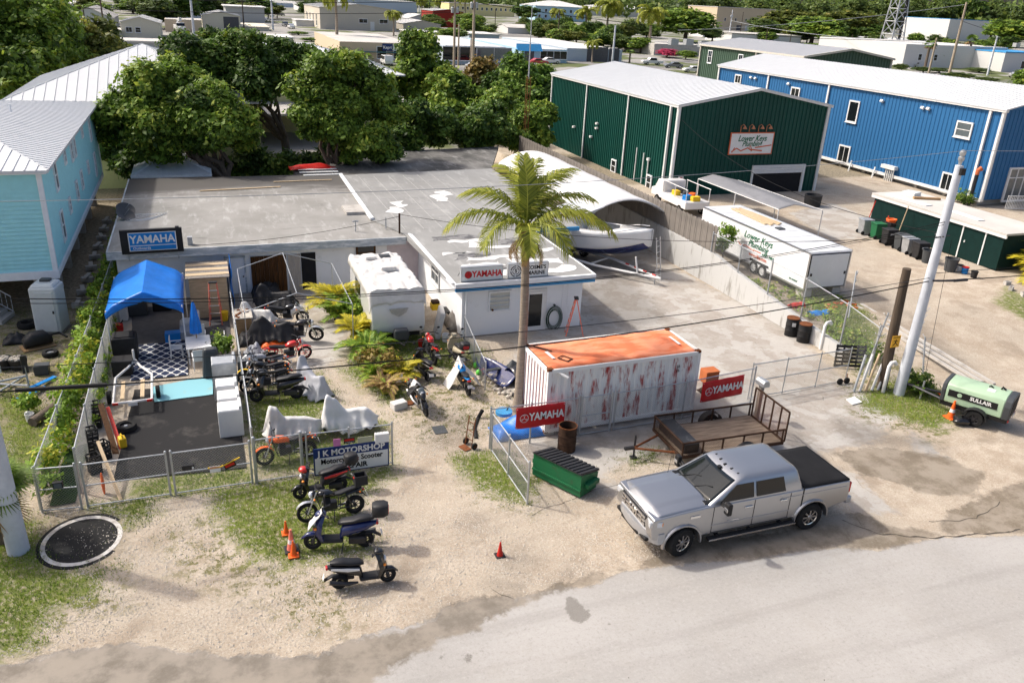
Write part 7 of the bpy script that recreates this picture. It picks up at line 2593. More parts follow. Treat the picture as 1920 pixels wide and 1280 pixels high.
db.tube([(-2.3,0,0.52),(-2.55,0,0.52)],0.06,6)
db.build('drawbar','dark_metal',ac)
MB().tube([(-2.0,0.12,0.02),(-2.0,0.12,0.8)],0.035,8).build('jack','galv',ac)
MB().box((1.205,0.25,0.50),(0.012,0.3,0.15)).build('number_plate','white',ac)
MB().box((0.35,-0.2,1.365),(0.26,0.3,0.01)).build('label_plate','white',ac)
hk=MB()
hk.tube([(0.2,0.1,1.36),(0.25,0.1,1.42),(0.35,0.1,1.36)],0.03,6)
hk.tube([(0.6,0.2,1.36),(0.62,0.2,1.46),(0.75,0.2,1.38)],0.04,6)
hk.build('cap','black',ac)

# two-wheelers
def moto_wheel(parent,x,r,w2=0.11,rim='dark_metal',spokes=6):
 t=MB()
 rings=[]
 n,k=28,8
 for i in range(n+1):
  a=2*PI*i/n
  rings.append([(x+(r-w2*0.5+w2*0.5*math.cos(2*PI*j/k))*math.cos(a),w2*0.5*math.sin(2*PI*j/k),r+(r-w2*0.5+w2*0.5*math.cos(2*PI*j/k))*math.sin(a))for j in range(k)])
 t.loft(rings,cap=False)
 o=t.build('wheel','rubber',parent,smooth=60)
 m2=MB()
 m2.lathe([(r-w2,-w2*0.3),(r-w2*0.8,-w2*0.35),(r-w2*0.8,w2*0.35),(r-w2,w2*0.3)],(x,0,r),24,'Y',cap=False)
 for i in range(spokes):
  a=2*PI*i/spokes
  m2.tube([(x,0,r),(x+(r-w2*0.9)*math.cos(a),0,r+(r-w2*0.9)*math.sin(a))],0.013,5)
 m2.lathe([(0.05,-0.06),(0.05,0.06)],(x,0,r),10,'Y')
 m2.build('rim',rim,o)
 return o
def bars(parent,x,z,w2=0.33,mirrors=True,m='dark_metal'):
 b=MB()
 b.tube([(x-0.12,-w2,z+0.02),(x,-w2*0.5,z+0.04),(x+0.03,0,z),(x,w2*0.5,z+0.04),(x-0.12,w2,z+0.02)],0.014,6)
 h=b.build('handlebar',m,parent,smooth=True)
 for s in(-1,1):
  MB().tube([(x-0.10,s*(w2-0.11),z+0.025),(x-0.13,s*w2,z+0.02)],0.02,6).build('grip','rubber',h)
  if mirrors:
   q=MB().tube([(x-0.04,s*w2*0.65,z+0.03),(x+0.0,s*w2*0.95,z+0.22)],0.007,5)
   q.ball((x+0.0,s*w2*1.0,z+0.25),(0.02,0.07,0.05),8,6)
   q.build('mirror','black_plastic',h,smooth=True)
 return h
def lump(mb,stations):
 """closed loft: (x, zc, half width, half height[, squareness])"""
 rings=[]
 for st in stations:
  x,zc,hw,hh=st[:4]
  e=st[4]if len(st)>4 else 0.75
  rings.append([(x,hw*math.copysign(abs(math.cos(a))**e,math.cos(a)),zc+hh*math.copysign(abs(math.sin(a))**e,math.sin(a)))for a in[2*PI*j/14 for j in range(14)]])
 mb.loft(rings)
 return mb
def scooter(label,loc,rz,body='black_gloss',accent=None,seat='vinyl',case=None,lean=0.12,sc_=1.0,shield=None,plate=True,group='scooters and motorbikes in the yard',mirrors=True):
 t=thing('scooter',label,'scooter',loc,rz,group)
 t.rotation_euler=(lean,0,rz)
 t.scale=(sc_,)*3
 moto_wheel(t,0.62,0.215,0.11)
 moto_wheel(t,-0.60,0.215,0.12)
 sh=shield or body
 lump(MB(),[(0.40,0.30,0.05,0.04),(0.58,0.42,0.075,0.05),(0.74,0.41,0.07,0.045),(0.88,0.30,0.03,0.03)]).build('front_fender',sh,t,smooth=60)
 # leg shield and steering column
 s_=MB()
 s_.loft([[(0.42,-0.17,0.27),(0.47,0,0.25),(0.42,0.17,0.27),(0.34,0.17,0.27),(0.34,-0.17,0.27)],
   [(0.52,-0.21,0.50),(0.62,0,0.50),(0.52,0.21,0.50),(0.40,0.20,0.50),(0.40,-0.20,0.50)],
   [(0.46,-0.19,0.74),(0.57,0,0.76),(0.46,0.19,0.74),(0.36,0.17,0.74),(0.36,-0.17,0.74)],
   [(0.38,-0.09,0.90),(0.47,0,0.92),(0.38,0.09,0.90),(0.30,0.08,0.90),(0.30,-0.08,0.90)]]).build('leg_shield',sh,t,smooth=45,bevel=0.01)
 lump(MB(),[(0.28,0.93,0.06,0.04),(0.36,0.96,0.14,0.06),(0.48,0.94,0.11,0.055),(0.54,0.91,0.05,0.04)]).build('handlebar_cowl',body,t,smooth=60)
 MB().ball((0.55,0,0.72),(0.05,0.10,0.08),10,6).build('headlight','lamp_clear',t,smooth=True)
 for s in(-1,1):
  MB().ball((0.53,s*0.16,0.62),(0.045,0.05,0.035),8,5).build('turn_signal','amber',t,smooth=True)
 bars(t,0.34,0.97,0.32,mirrors=mirrors)
 fk=MB()
 fk.tube([(0.62,-0.09,0.215),(0.50,-0.06,0.55)],0.025,6)
 fk.tube([(0.62,0.09,0.215),(0.50,0.06,0.55)],0.025,6)
 fk.build('fork','dark_metal',t)
 MB().box((0.16,0,0.27),(0.52,0.34,0.09),top=(1,0.85)).build('footboard','black_plastic',t,bevel=0.03)
 lump(MB(),[(-0.02,0.36,0.13,0.12),(-0.10,0.50,0.17,0.16),(-0.35,0.55,0.18,0.14),(-0.62,0.60,0.15,0.11),(-0.88,0.66,0.06,0.05)]).build('rear_body',body,t,smooth=60)
 lump(MB(),[(0.02,0.68,0.08,0.03),(-0.08,0.71,0.14,0.06),(-0.35,0.74,0.16,0.055),(-0.48,0.78,0.16,0.07),(-0.70,0.79,0.13,0.055),(-0.82,0.78,0.06,0.03)]).build('seat',seat,t,smooth=60)
 if accent:
  for s in(-1,1):
   lump(MB(),[(-0.10,0.58,0.012,0.03),(-0.40,0.61,0.016,0.05),(-0.80,0.68,0.012,0.02)]).build('side_stripe',accent,t,smooth=60).location=(0,s*0.172,0)
 MB().box((-0.90,0,0.66),(0.06,0.16,0.08)).build('tail_light','tail_red',t,bevel=0.02)
 lump(MB(),[(-0.62,0.40,0.07,0.03),(-0.80,0.40,0.07,0.03),(-0.98,0.30,0.06,0.02)]).build('rear_fender','black_plastic',t,smooth=60)
 if plate:
  MB().box((-0.99,0,0.40),(0.01,0.19,0.12),rot=Matrix.Rotation(0.35,3,'Y')).build('number_plate','white',t)
 ex=MB()
 ex.tube([(-0.15,-0.16,0.22),(-0.40,-0.20,0.24),(-0.85,-0.20,0.34)],[0.03,0.055,0.06],10)
 ex.build('exhaust','dark_metal',t,smooth=True)
 MB().box((-0.42,0.12,0.27),(0.40,0.12,0.18)).build('engine','dark_metal',t,bevel=0.03)
 MB().tube([(-0.1,0.14,0.22),(-0.06,0.26,0.0)],0.014,5).build('side_stand','dark_metal',t)
 if case:
  lump(MB(),[(-0.78,1.0,0.12,0.13,0.5),(-0.86,1.0,0.20,0.16,0.5),(-1.06,1.0,0.21,0.165,0.5),(-1.16,1.0,0.15,0.13,0.5)]).build('top_case',case,t,smooth=60)
  MB().box((-1.165,0,0.98),(0.02,0.24,0.14)).build('case_reflector','tail_red',t,bevel=0.01)
  MB().box((-0.90,0,0.83),(0.3,0.2,0.03)).build('rack','dark_metal',t)
 return t
def motorbike(label,loc,rz,tank='black_gloss',seat='vinyl',crate=False,lean=0.12,sc_=1.0,fairing=None,frame='dark_metal',fender='alu',group='scooters and motorbikes in the yard',plate=True,rim='dark_metal',cat='motorbike',bag=False):
 t=thing('motorbike',label,cat,loc,rz,group)
 t.rotation_euler=(lean,0,rz)
 t.scale=(sc_,)*3
 moto_wheel(t,0.70,0.30,0.10,rim,10)
 moto_wheel(t,-0.66,0.29,0.13,rim,8)
 fk=MB()
 for s in(-1,1):
  fk.tube([(0.70,s*0.09,0.30),(0.42,s*0.09,0.92)],0.022,6)
 fk.build('fork','alu',t)
 rg=[]
 for i in range(9):
  a=R(30+120*i/8)
  rg.append([(0.70+0.335*math.cos(a),s*0.065,0.30+0.335*math.sin(a))for s in(-1,1)]+[(0.70+0.345*math.cos(a),s*0.065,0.30+0.345*math.sin(a))for s in(1,-1)])
 MB().loft(rg).build('front_fender',fender,t)
 lump(MB(),[(0.40,0.80,0.07,0.06),(0.28,0.82,0.14,0.11),(0.06,0.80,0.14,0.10),(-0.10,0.73,0.08,0.06)]).build('tank',tank,t,smooth=60)
 lump(MB(),[(-0.04,0.74,0.09,0.03),(-0.25,0.74,0.13,0.05),(-0.50,0.80,0.12,0.05),(-0.74,0.83,0.07,0.03)]).build('seat',seat,t,smooth=60)
 lump(MB(),[(-0.40,0.68,0.09,0.06),(-0.62,0.72,0.09,0.06),(-0.88,0.78,0.04,0.03)]).build('tail_body',tank,t,smooth=60)
 fr=MB()
 for s in(-1,1):
  fr.tube([(0.44,s*0.03,0.85),(0.30,s*0.10,0.30),(-0.20,s*0.12,0.28),(-0.25,s*0.12,0.66),(-0.8,s*0.10,0.76)],0.018,6)
  fr.tube([(-0.20,s*0.12,0.32),(-0.66,s*0.12,0.29)],0.024,6)
  fr.tube([(-0.55,s*0.14,0.32),(-0.42,s*0.13,0.68)],0.028,6)
 fr.build('frame',frame,t)
 eg=MB()
 eg.box((0.05,0,0.42),(0.38,0.24,0.22))
 for i in range(5):
  eg.box((0.14,0,0.55+i*0.032),(0.20,0.20,0.018))
 eg.build('engine','dark_metal',t,bevel=0.012)
 MB().tube([(0.24,-0.12,0.50),(0.30,-0.14,0.28),(-0.2,-0.17,0.24),(-0.85,-0.18,0.38)],[0.022,0.024,0.04,0.05],8).build('exhaust','alu',t,smooth=True)
 MB().ball((0.56,0,0.84),(0.08,0.10,0.10),12,8).build('headlight','lamp_clear',t,smooth=True)
 MB().ball((0.50,0,0.85),(0.09,0.11,0.11),10,6).build('headlight_shell',tank,t,smooth=True)
 for s in(-1,1):
  for x in(0.50,-0.80):
   MB().ball((x,s*0.20,0.76),(0.03,0.04,0.03),8,5).build('turn_signal','amber',t,smooth=True)
 bars(t,0.40,1.0,0.38)
 lump(MB(),[(-0.70,0.66,0.07,0.02),(-0.90,0.62,0.07,0.02),(-1.02,0.48,0.06,0.02)]).build('rear_fender','black_plastic',t,smooth=60)
 MB().box((-0.92,0,0.74),(0.06,0.14,0.07)).build('tail_light','tail_red',t,bevel=0.02)
 if plate:
  MB().box((-1.03,0,0.56),(0.01,0.19,0.12),rot=Matrix.Rotation(0.3,3,'Y')).build('number_plate','white',t)
 MB().tube([(-0.05,0.12,0.28),(0.0,0.28,0.0)],0.014,5).build('side_stand','dark_metal',t)
 if fairing:
  lump(MB(),[(0.22,0.56,0.14,0.20),(0.45,0.74,0.17,0.16),(0.66,0.80,0.11,0.10),(0.80,0.72,0.03,0.03)]).build('fairing',fairing,t,smooth=60)
  MB().grid(lambda u,v:(0.62-0.16*v,(u-0.5)*0.26*(1-0.3*v),0.86+0.18*v+0.02*math.sin(u*PI)),8,4).build('windshield','glass_grey',t,smooth=True,solid=0.006)
 if crate:
  cr_=MB()
  cx,cz=-0.86,1.06
  cr_.box((cx,0,cz-0.14),(0.36,0.34,0.02))
  for s in(-1,1):
   cr_.box((cx,s*0.165,cz),(0.36,0.02,0.28))
   cr_.box((cx+s*0.17,0,cz),(0.02,0.31,0.28))
  cr_.build('crate','black_plastic',t)
  for s in(-1,1):
   MB().box((cx+s*0.185,0,cz+0.06),(0.014,0.12,0.04)).build('crate_handle','red',t)
  MB().tube([(-0.6,0.1,0.84),(-0.95,0.1,0.90),(-0.95,-0.1,0.90),(-0.6,-0.1,0.84)],0.014,5).build('rack','dark_metal',t)
 return t
def cover_cloth(label,loc,rz,m,prof,L_=2.0,wid=0.42,low=0.12,seed=1,parent_name='bike_cover',group='bikes under cloth covers',cat='cover',peak=None):
 """draped sheet over a bike-like ridge: prof = [(t, ridge height)], hem near the ground"""
 t=thing(parent_name,label,cat,loc,rz,group)
 def hgt(s):
  for(a,za),(b,zb)in zip(prof[:-1],prof[1:]):
   if a<=s<=b:
    k=(s-a)/(b-a)
    k=k*k*(3-2*k)
    return za+(zb-za)*k
  return prof[-1][1]
 def fn(u,v):
  s=u
  h=hgt(s)
  a=(v-0.5)*2
  end=min(1,min(u,1-u)*9)
  w2=wid*(0.45+0.55*end)
  top=0.22
  fold=0.05*math.sin(u*31+seed*2.1)+0.03*math.sin(u*53+seed)
  if abs(a)<top:
   y=a/top*0.11*end
   z=h*(1-0.05*(a/top)**2)
  else:
   k=(abs(a)-top)/(1-top)
   y=math.copysign(0.11*end+(w2-0.11+fold*k)*k**1.25,a)
   lo_=low+0.10*math.sin(u*9+seed)+0.04*math.sin(u*37)
   z=h*0.95+(max(0.02,lo_)-h*0.95)*k
  x=(u-0.5)*L_+0.03*math.sin(v*9+seed)
  n_=mnoise.noise(Vector((x*3+seed,y*3,z*3)))*0.05
  return(x+n_*0.3,y+n_,max(0.015,z+n_*0.6))
 MB().grid(fn,56,30).build('cloth',m,t,smooth=70,solid=0.008)
 # wheels showing under the hem
 moto_wheel(t,L_*0.5-0.33,0.27,0.11)
 moto_wheel(t,-L_*0.5+0.33,0.27,0.12)
 MB().box((0,0,0.35),(0.5,0.2,0.35)).build('engine','dark_metal',t,bevel=0.03)
 return t
GW=0.012
# the row on the verge
scooter('red and black scooter with black top case nose to the gate on the grass',(2.30,21.16,GW),R(186),body='black_plastic',accent='red_gloss',shield='black_gloss',case='black_plastic')
MB().ball((0.47,0,0.93),(0.14,0.16,0.10),12,8).build('nose_cowl','red_gloss',[o for o in bpy.data.objects if o.name.startswith('scooter')and o.parent is None][-1],smooth=True)
motorbike('black motorbike with black crate on its tail on the grass',(2.45,19.9,GW),R(183),crate=True,fender='alu')
bs=scooter('dark blue maxi scooter with round top case and white cloth on its nose',(2.42,18.45,GW),R(168),body='navy',case='black_plastic',sc_=1.14,lean=0.10)
MB().grid(lambda u,v:(0.70-0.34*u,(v-0.5)*0.42*(1-0.2*u),0.66+0.42*u-0.14*abs(v-0.5)**1.5+0.01*math.sin(u*20+v*9)),12,12).build('cloth','cloth_white',bs,smooth=True,solid=0.01)
scooter('black scooter with white and red trim parked alone facing the driveway',(2.76,16.75,GW),R(-4),body='black_gloss',accent='white_gloss',lean=-0.10)
# bikes right of the garden path
sb=motorbike('black and silver sports bike facing the road with a jacket over its seat',(6.52,25.85,GW),R(-86),tank='black_gloss',fairing='black_gloss',fender='black_gloss',lean=0.12)
MB().grid(lambda u,v:(0.16-0.40*u,(v-0.5)*0.75,0.98-0.9*abs(v-0.5)**1.4-0.06*u+0.02*math.sin(v*14+u*6)),12,16).build('jacket','cloth_black',sb,smooth=True,solid=0.012)
MB().grid(lambda u,v:(0.02-0.34*u,(v-0.5)*0.44,1.02-0.9*abs(v-0.5)**1.5+0.02*math.sin(v*16+u*6)),10,12).build('cloth','cloth_white',sb,smooth=True,solid=0.012)
scooter('black scooter seen from behind beside the brown bush',(7.25,28.55,GW),R(97),body='black_gloss')
motorbike('small red tailed motorbike seen from behind near the caravan',(7.95,30.0,GW),R(92),tank='red_gloss')
scooter('black and beige scooter seen from behind at the sagging fence',(8.95,29.7,GW),R(92),body=mat('beige_gloss',(0.42,0.37,0.27),0.3,coat=0.4),case='black_plastic')
mb9=motorbike('black motorbike with blue tank half under a white sheet by the rope',(8.55,26.95,GW),R(88),tank='sign_blue',lean=-0.08)
MB().grid(lambda u,v:(0.55-0.55*u,(v-0.45)*1.5,max(0.02,1.15-1.15*abs(v-0.45)**0.9*1.9-0.15*u+0.03*math.sin(v*17+u*5))),14,22).build('sheet','cloth_white',mb9,smooth=True,solid=0.01)
# bikes in the left repair yard
scooter('long black scooter with red tail lamp lying nearest the grey cover',(1.62,27.75,GW),R(176),body='black_gloss',sc_=1.15,case=None)
motorbike('black motorbike with chrome rack behind the long black scooter',(1.35,28.55,GW),R(178),tank='black_gloss',lean=0.15)
motorbike('motorbike with yellow fender ends third from the grey cover',(1.30,29.25,GW),R(174),tank='black_gloss',fender='yellow',lean=0.12)
motorbike('grey motorbike with white nose against the yard fence',(1.35,30.0,GW),R(170),tank='cloth_grey',fairing='white_gloss')
motorbike('red framed motorbike with orange flags before the black cover',(2.35,31.1,GW),R(10),tank='red_gloss',fender='red_gloss',frame='red_gloss',rim='red_gloss')
motorbike('black and white touring bike uncovered beside the shop drive',(2.75,35.4,GW),R(-14),tank='black_gloss',fairing='white_gloss')
motorbike('chrome tailed black bike nosing out of the black cover',(3.0,33.2,GW),R(-14),tank='black_gloss',sc_=1.1)
cover_cloth('bike under a wrinkled black cover in the middle of the row',(1.95,33.3,0),R(-14),'cloth_black',[(0,0.4),(0.2,1.05),(0.32,1.2),(0.5,0.85),(0.75,0.95),(1,0.45)],2.3,0.5,0.2,3)
cover_cloth('bike under a cream white cover left of the black covered one',(1.45,35.2,0),R(-30),'cloth_white',[(0,0.5),(0.22,1.2),(0.45,0.8),(0.8,0.9),(1,0.5)],2.0,0.42,0.25,5)
cover_cloth('bike under a black cover nearest the brown wooden doors',(2.45,37.3,0),R(-25),'cloth_black',[(0,0.5),(0.22,1.25),(0.45,0.85),(0.8,0.9),(1,0.5)],2.2,0.48,0.2,7)
cover_cloth('scooter under a silver grey cover with red tail showing beside the path',(2.95,28.05,0),R(118),'cloth_grey',[(0,0.35),(0.18,0.9),(0.4,0.75),(0.72,1.0),(0.84,1.35),(1,0.5)],1.8,0.46,0.06,9)
cover_cloth('motorbike under a cream sheet with front wheel bare behind the repair gate',(1.85,24.7,0),R(176),'cloth_white',[(0,0.7),(0.3,0.85),(0.6,0.9),(0.76,1.3),(0.84,1.35),(1,0.45)],1.9,0.40,0.30,11)
cover_cloth('motorbike under a bright white sheet with red fairing behind the repair gate',(3.75,24.8,0),R(172),mat('cloth_bright',(0.64,0.64,0.63),0.9,var=0.05,bump=0.4,bscale=5),[(0,0.55),(0.25,0.9),(0.55,0.85),(0.75,1.3),(0.86,1.45),(1,0.4)],2.0,0.44,0.22,13)
motorbike('orange and black motorbike standing just behind the fence left of the repair sign',(1.55,23.35,GW),R(185),tank='orange',fender='orange',lean=0.1)

# boat on its trailer
bo=thing('motor_boat','white centre console boat with dark blue bottom under the canopy','boat',(20.35,41.2,0.62),R(-54))
bo.scale=(1.25,1.3,1.45)
def hull(u,v):
 x=-3.2+u*6.4
 t=max(0.0,(u-0.42)/0.58)
 hw=1.15*(1-t**2.4*0.93)
 zs=1.05+0.35*t*t
 keel=0.0+0.75*t**2.2
 a=abs(v-0.5)*2
 y=math.copysign(hw*min(1,a*1.35)**0.8,v-0.5)
 if a<0.55:
  z=keel+(0.34+0.3*t-keel*0.0)*(a/0.55)**1.2*(1-0.55*t)
 else:
  k=(a-0.55)/0.45
  z0=keel+(0.34+0.3*t)*(1-0.55*t)
  z=z0+(zs-z0)*k
  y=math.copysign(hw*(0.86+0.14*k),v-0.5)
 return(x,y,z)
MB().grid(hull,40,28).build('hull','white_gloss',bo,smooth=50,solid=0.05)
def bottom(u,v):
 p=hull(u,0.235+0.53*v)
 return(p[0],p[1]*1.012,p[2]-0.035)
MB().grid(bottom,40,16).build('hull_bottom','navy',bo,smooth=50,solid=0.02)
mb=MB()
dk=[]
for i in range(21):
 u=i/20
 pL,pR_=hull(u,0.0),hull(u,1.0)
 dk.append((pL,pR_))
vs,fs=[],[]
for i,(a,b)in enumerate(dk):
 inner=0.72 if i<15 else 0.0
 vs+=[a,(a[0],a[1]*inner,a[2]+0.03),(b[0],b[1]*inner,b[2]+0.03),b]
for i in range(20):
 k=i*4
 fs+=[(k,k+1,k+5,k+4),(k+2,k+3,k+7,k+6)]
 if i>=15:
  fs.append((k+1,k+2,k+6,k+5))
mb.add(vs,fs)
mb.build('deck','white_gloss',bo,smooth=40,solid=0.03)
MB().box((-0.9,0,0.62),(3.9,1.6,0.1)).build('sole',mat('sole_grey',(0.52,0.53,0.53),0.6),bo)
MB().box((-0.5,0,1.05),(0.9,0.8,0.9),top=(0.75,0.9)).build('console','white_gloss',bo,bevel=0.05)
MB().box((0.5,0,0.9),(0.7,0.75,0.5)).build('seat','white',bo,bevel=0.06)
MB().box((-0.22,0,1.50),(0.05,0.7,0.25),rot=Matrix.Rotation(-0.3,3,'Y')).build('windshield','glass',bo)
tt=MB()
for x in(-0.9,-0.1):
 for s in(-1,1):
  tt.tube([(x,s*0.5,0.65),(x*0.9,s*0.55,1.72)],0.025,6)
tt.build('top_frame','alu',bo)
MB().box((-0.5,0,1.74),(1.7,1.5,0.05)).build('hard_top','white_gloss',bo,bevel=0.02)
ob=MB()
lump(ob,[(-3.25,1.0,0.18,0.25),(-3.5,1.15,0.25,0.32),(-3.85,1.1,0.2,0.25)])
ob.box((-3.5,0,0.55),(0.3,0.16,0.8))
ob.build('outboard_motor','cloth_grey',bo,smooth=50)
rl=MB()
for s in(-1,1):
 rl.tube([(1.5,s*0.95,1.15),(2.3,s*0.62,1.35),(2.95,s*0.2,1.48)],0.015,5)
rl.build('bow_rail','chrome',bo)
btl=thing('boat_trailer','long white boat trailer under the centre console boat','trailer',(20.0,40.9,0),R(-62))
fr=MB()
for s in(-1,1):
 fr.tube([(-3.0,s*0.95,0.45),(1.6,s*0.9,0.45),(5.3,0,0.42)],0.07,6)
for x in(-2.6,-0.8,1.2):
 fr.tube([(x,-0.92,0.44),(x,0.92,0.44)],0.05,6)
fr.tube([(3.8,0,0.42),(3.6,0,1.25)],0.05,6)
fr.build('frame','white',btl,smooth=True)
for i in range(4):
 MB().tube([(2.6+i*0.7,0.62-i*0.17,0.50),(2.85+i*0.7,0.56-i*0.17,0.50)],0.045,5).build('reflector','red',btl)
for x in(-1.6,-0.75):
 for s in(-1,1):
  o=wheel(btl,(0,0,0),0.33,0.2,'alu',6,0.55,18)
  o.location=(x,s*1.12,0.33)
MB().tube([(4.9,0.1,0.02),(4.9,0.1,0.8)],0.04,8).build('jack','galv',btl)
ld=thing('boarding_ladder','aluminium ladder leaning on the boat bow','ladder',(23.0,37.2,0),R(-60))
l2=MB()
for s in(-0.2,0.2):
 l2.tube([(0.0,s,0.0),(-0.35,s,2.35)],0.03,6)
l2.build('stile','alu',ld)
for i in range(7):
 MB().tube([(-0.05-0.05*i*0.95,-0.2,0.25+i*0.32),(-0.05-0.05*i*0.95,0.2,0.25+i*0.32)],0.02,6).build('rung','alu',ld)

# left fenced yard
def B(name,m,parent,c,d,rz=0.0,bevel=0.0,rot=None,top=None):
 return MB().box(c,d,rz,top,rot).build(name,m,parent,bevel=bevel)
def U(name,m,parent,pts,r,n=8,smooth=True):
 return MB().tube(pts,r,n).build(name,m,parent,smooth=smooth)
def sheet(name,label,cat,pts,z,m,th=0.012,amp=0.03):
 """thin sheet lying on the ground; pts world"""
 c=sum((Vector((p[0],p[1],0))for p in pts),Vector())/len(pts)
 mb=MB()
 blob(mb,[(p[0]-c.x,p[1]-c.y)for p in pts],0,th,amp)
 o=mb.build(name,m,None)
 o.location=(c.x,c.y,z)
 return tag(o,label,cat)
tn=thing('canopy_tent','bright blue tarpaulin canopy tent against the white workshop wall','tent',(-2.85,35.0,0))
def tarp(u,v):
 x=-1.42+u*2.84
 y=-2.15+v*4.3
 z=2.78-0.62*abs(u-0.5)*2-0.05*math.sin(v*PI)*math.sin(abs(u-0.5)*2*PI)+0.02*math.sin(v*13+u*4)
 e=0.16*max(0,abs(u-0.5)*2-0.8)/0.2
 return(x,y,z-e)
MB().grid(tarp,24,24).build('tarp','blue_tarp',tn,smooth=30,solid=0.02)
fl=MB().grid(lambda u,v:(-1.42+u*2.84,-2.15-0.02,tarp(u,0)[2]-v*(0.22+0.12*math.sin(u*PI)+0.03*math.sin(u*17))),24,3)
fl.build('valance','blue_tarp',tn,smooth=30,solid=0.015)
for x in(-1.38,1.38):
 for y in(-2.1,2.1):
  U('pole','white',tn,[(x,y,0),(x,y,2.12)],0.028)
rg=bpy.data.materials.new('rug')
rg.use_nodes=True
nt=rg.node_tree
tc=nt.nodes.new('ShaderNodeTexCoord')
sx=nt.nodes.new('ShaderNodeSeparateXYZ')
nt.links.new(tc.outputs['Object'],sx.inputs[0])
def rm(op,a,b=None):
 n=nt.nodes.new('ShaderNodeMath')
 n.operation=op
 for i,v in enumerate((a,b)):
  if v is None:
   continue
  if isinstance(v,(int,float)):
   n.inputs[i].default_value=v
  else:
   nt.links.new(v,n.inputs[i])
 return n.outputs[0]
cx_=rm('COSINE',rm('MULTIPLY',sx.outputs[0],2*PI/0.42))
cy_=rm('COSINE',rm('MULTIPLY',sx.outputs[1],2*PI/0.56))
ln_=rm('LESS_THAN',rm('ABSOLUTE',rm('ADD',rm('ADD',cx_,cy_),rm('MULTIPLY',rm('MULTIPLY',cx_,cy_),0.0))),0.34)
mx_=nt.nodes.new('ShaderNodeMix')
mx_.data_type='RGBA'
mx_.inputs[6].default_value=(0.012,0.022,0.06,1)
mx_.inputs[7].default_value=(0.62,0.62,0.60,1)
nt.links.new(ln_,mx_.inputs[0])
nt.links.new(mx_.outputs[2],nt.nodes['Principled BSDF'].inputs['Base Color'])
nt.nodes['Principled BSDF'].inputs['Roughness'].default_value=0.95
M['rug']=rg
mat('mat_black',(0.022,0.022,0.023),0.85,c2=(0.055,0.052,0.05),thr=0.6,scale=0.8,bump=0.1)
mat('turq',(0.22,0.46,0.52),0.6,c2=(0.30,0.40,0.36),thr=0.66,scale=1.5)
mat('turf_green',(0.03,0.06,0.02),0.95,var=0.3)
sheet('yard_mat','large black rubber matting behind the double gate','matting',[(-3.55,23.6),(0.25,23.3),(0.3,29.6),(-3.3,29.9)],0.022,'mat_black')
sheet('yard_mat','grey decking mat under the blue canopy','matting',[(-3.6,33.9),(0.3,33.9),(0.3,38.8),(-3.9,38.8)],0.022,mat('mat_grey',(0.075,0.075,0.08),0.8,var=0.2))
sheet('rug','navy blue outdoor rug with white lattice pattern','rug',[(-3.5,30.75),(-1.45,30.75),(-1.5,34.2),(-3.48,34.2)],0.040,'rug',amp=0.0)
sheet('painted_board','faded turquoise board lying between rug and black matting','board',[(-2.67,29.92,0.00),(-0.59,30.43,0.00),(-0.58,28.72,0.00),(-2.57,28.64,0.00)],0.050,'turq',0.02)
sheet('turf_strip','dark green turf carpet in the lane behind the narrow gate','carpet',[(-5.15,22.7),(-4.5,22.7),(-4.45,26.2),(-5.1,26.0)],0.022,'turf_green')
tb=thing('garden_table','white plastic garden table beside the rug','table',(-1.0,32.3,0.02),0.05)
B('tabletop','white',tb,(0,0,0.70),(0.95,1.3,0.05),bevel=0.02)
for x in(-0.4,0.4):
 for y in(-0.55,0.55):
  B('leg','white',tb,(x,y,0.34),(0.06,0.06,0.68))
um=thing('parasol','closed bright blue parasol standing through the white table','parasol',(-1.05,32.7,0.0))
U('pole','wood',um,[(0,0,0),(0,0,2.35)],0.02)
pf=[]
for z,r_ in((1.0,0.20),(1.3,0.19),(1.8,0.12),(2.2,0.06),(2.33,0.02)):
 pf.append([(r_*(1+0.25*(j%2))*math.cos(2*PI*j/16),r_*(1+0.25*(j%2))*math.sin(2*PI*j/16),z)for j in range(16)])
MB().loft(pf).build('canopy','blue_tarp',um,smooth=20)
for(x,y,rz,lb)in((-1.85,32.6,0,'white plastic chair on the rug side of the table'),(-0.2,32.6,180,'white plastic chair on the fence side of the table'),(-1.0,31.2,95,'white plastic chair at the near end of the table'),(-0.95,33.5,-90,'white plastic chair at the far end of the table')):
 ch=thing('garden_chair',lb,'chair',(x,y,0.04),R(rz),'white chairs round the table')
 B('seat','white',ch,(0,0,0.42),(0.44,0.46,0.03),bevel=0.01)
 B('backrest','white',ch,(-0.22,0,0.66),(0.03,0.44,0.46),bevel=0.01)
 for sx_ in(-0.2,0.2):
  for sy_ in(-0.2,0.2):
   U('leg','white',ch,[(sx_,sy_,0.42),(sx_*1.15,sy_*1.15,0)],0.02,6)
 for sy_ in(-0.23,0.23):
  B('armrest','white',ch,(0,sy_,0.62),(0.42,0.04,0.025))
def appliance(label,loc,d,m,rz=0.0,door='front'):
 a=thing('appliance',label,'appliance',loc,rz,'old appliances along the yard fence')
 B('cabinet',m,a,(0,0,d[2]/2),d,bevel=0.025)
 B('lid',m,a,(0,0.0,d[2]+0.008),(d[0]*0.94,d[1]*0.94,0.02),bevel=0.008)
 B('door_seam','cloth_grey',a,(-d[0]/2-0.002,0,d[2]*0.5),(0.006,d[1]*0.86,0.012))
 B('control_panel',m,a,(d[0]*0.42,0,d[2]+0.07),(0.10,d[1]*0.94,0.12),bevel=0.02)
 return a
appliance('white washing machine nearest the gate',(-0.05,25.75,0.03),(0.78,0.74,0.98),'white_gloss')
appliance('white clothes dryer second from the gate',(-0.05,26.6,0.03),(0.72,0.72,1.0),'white_gloss')
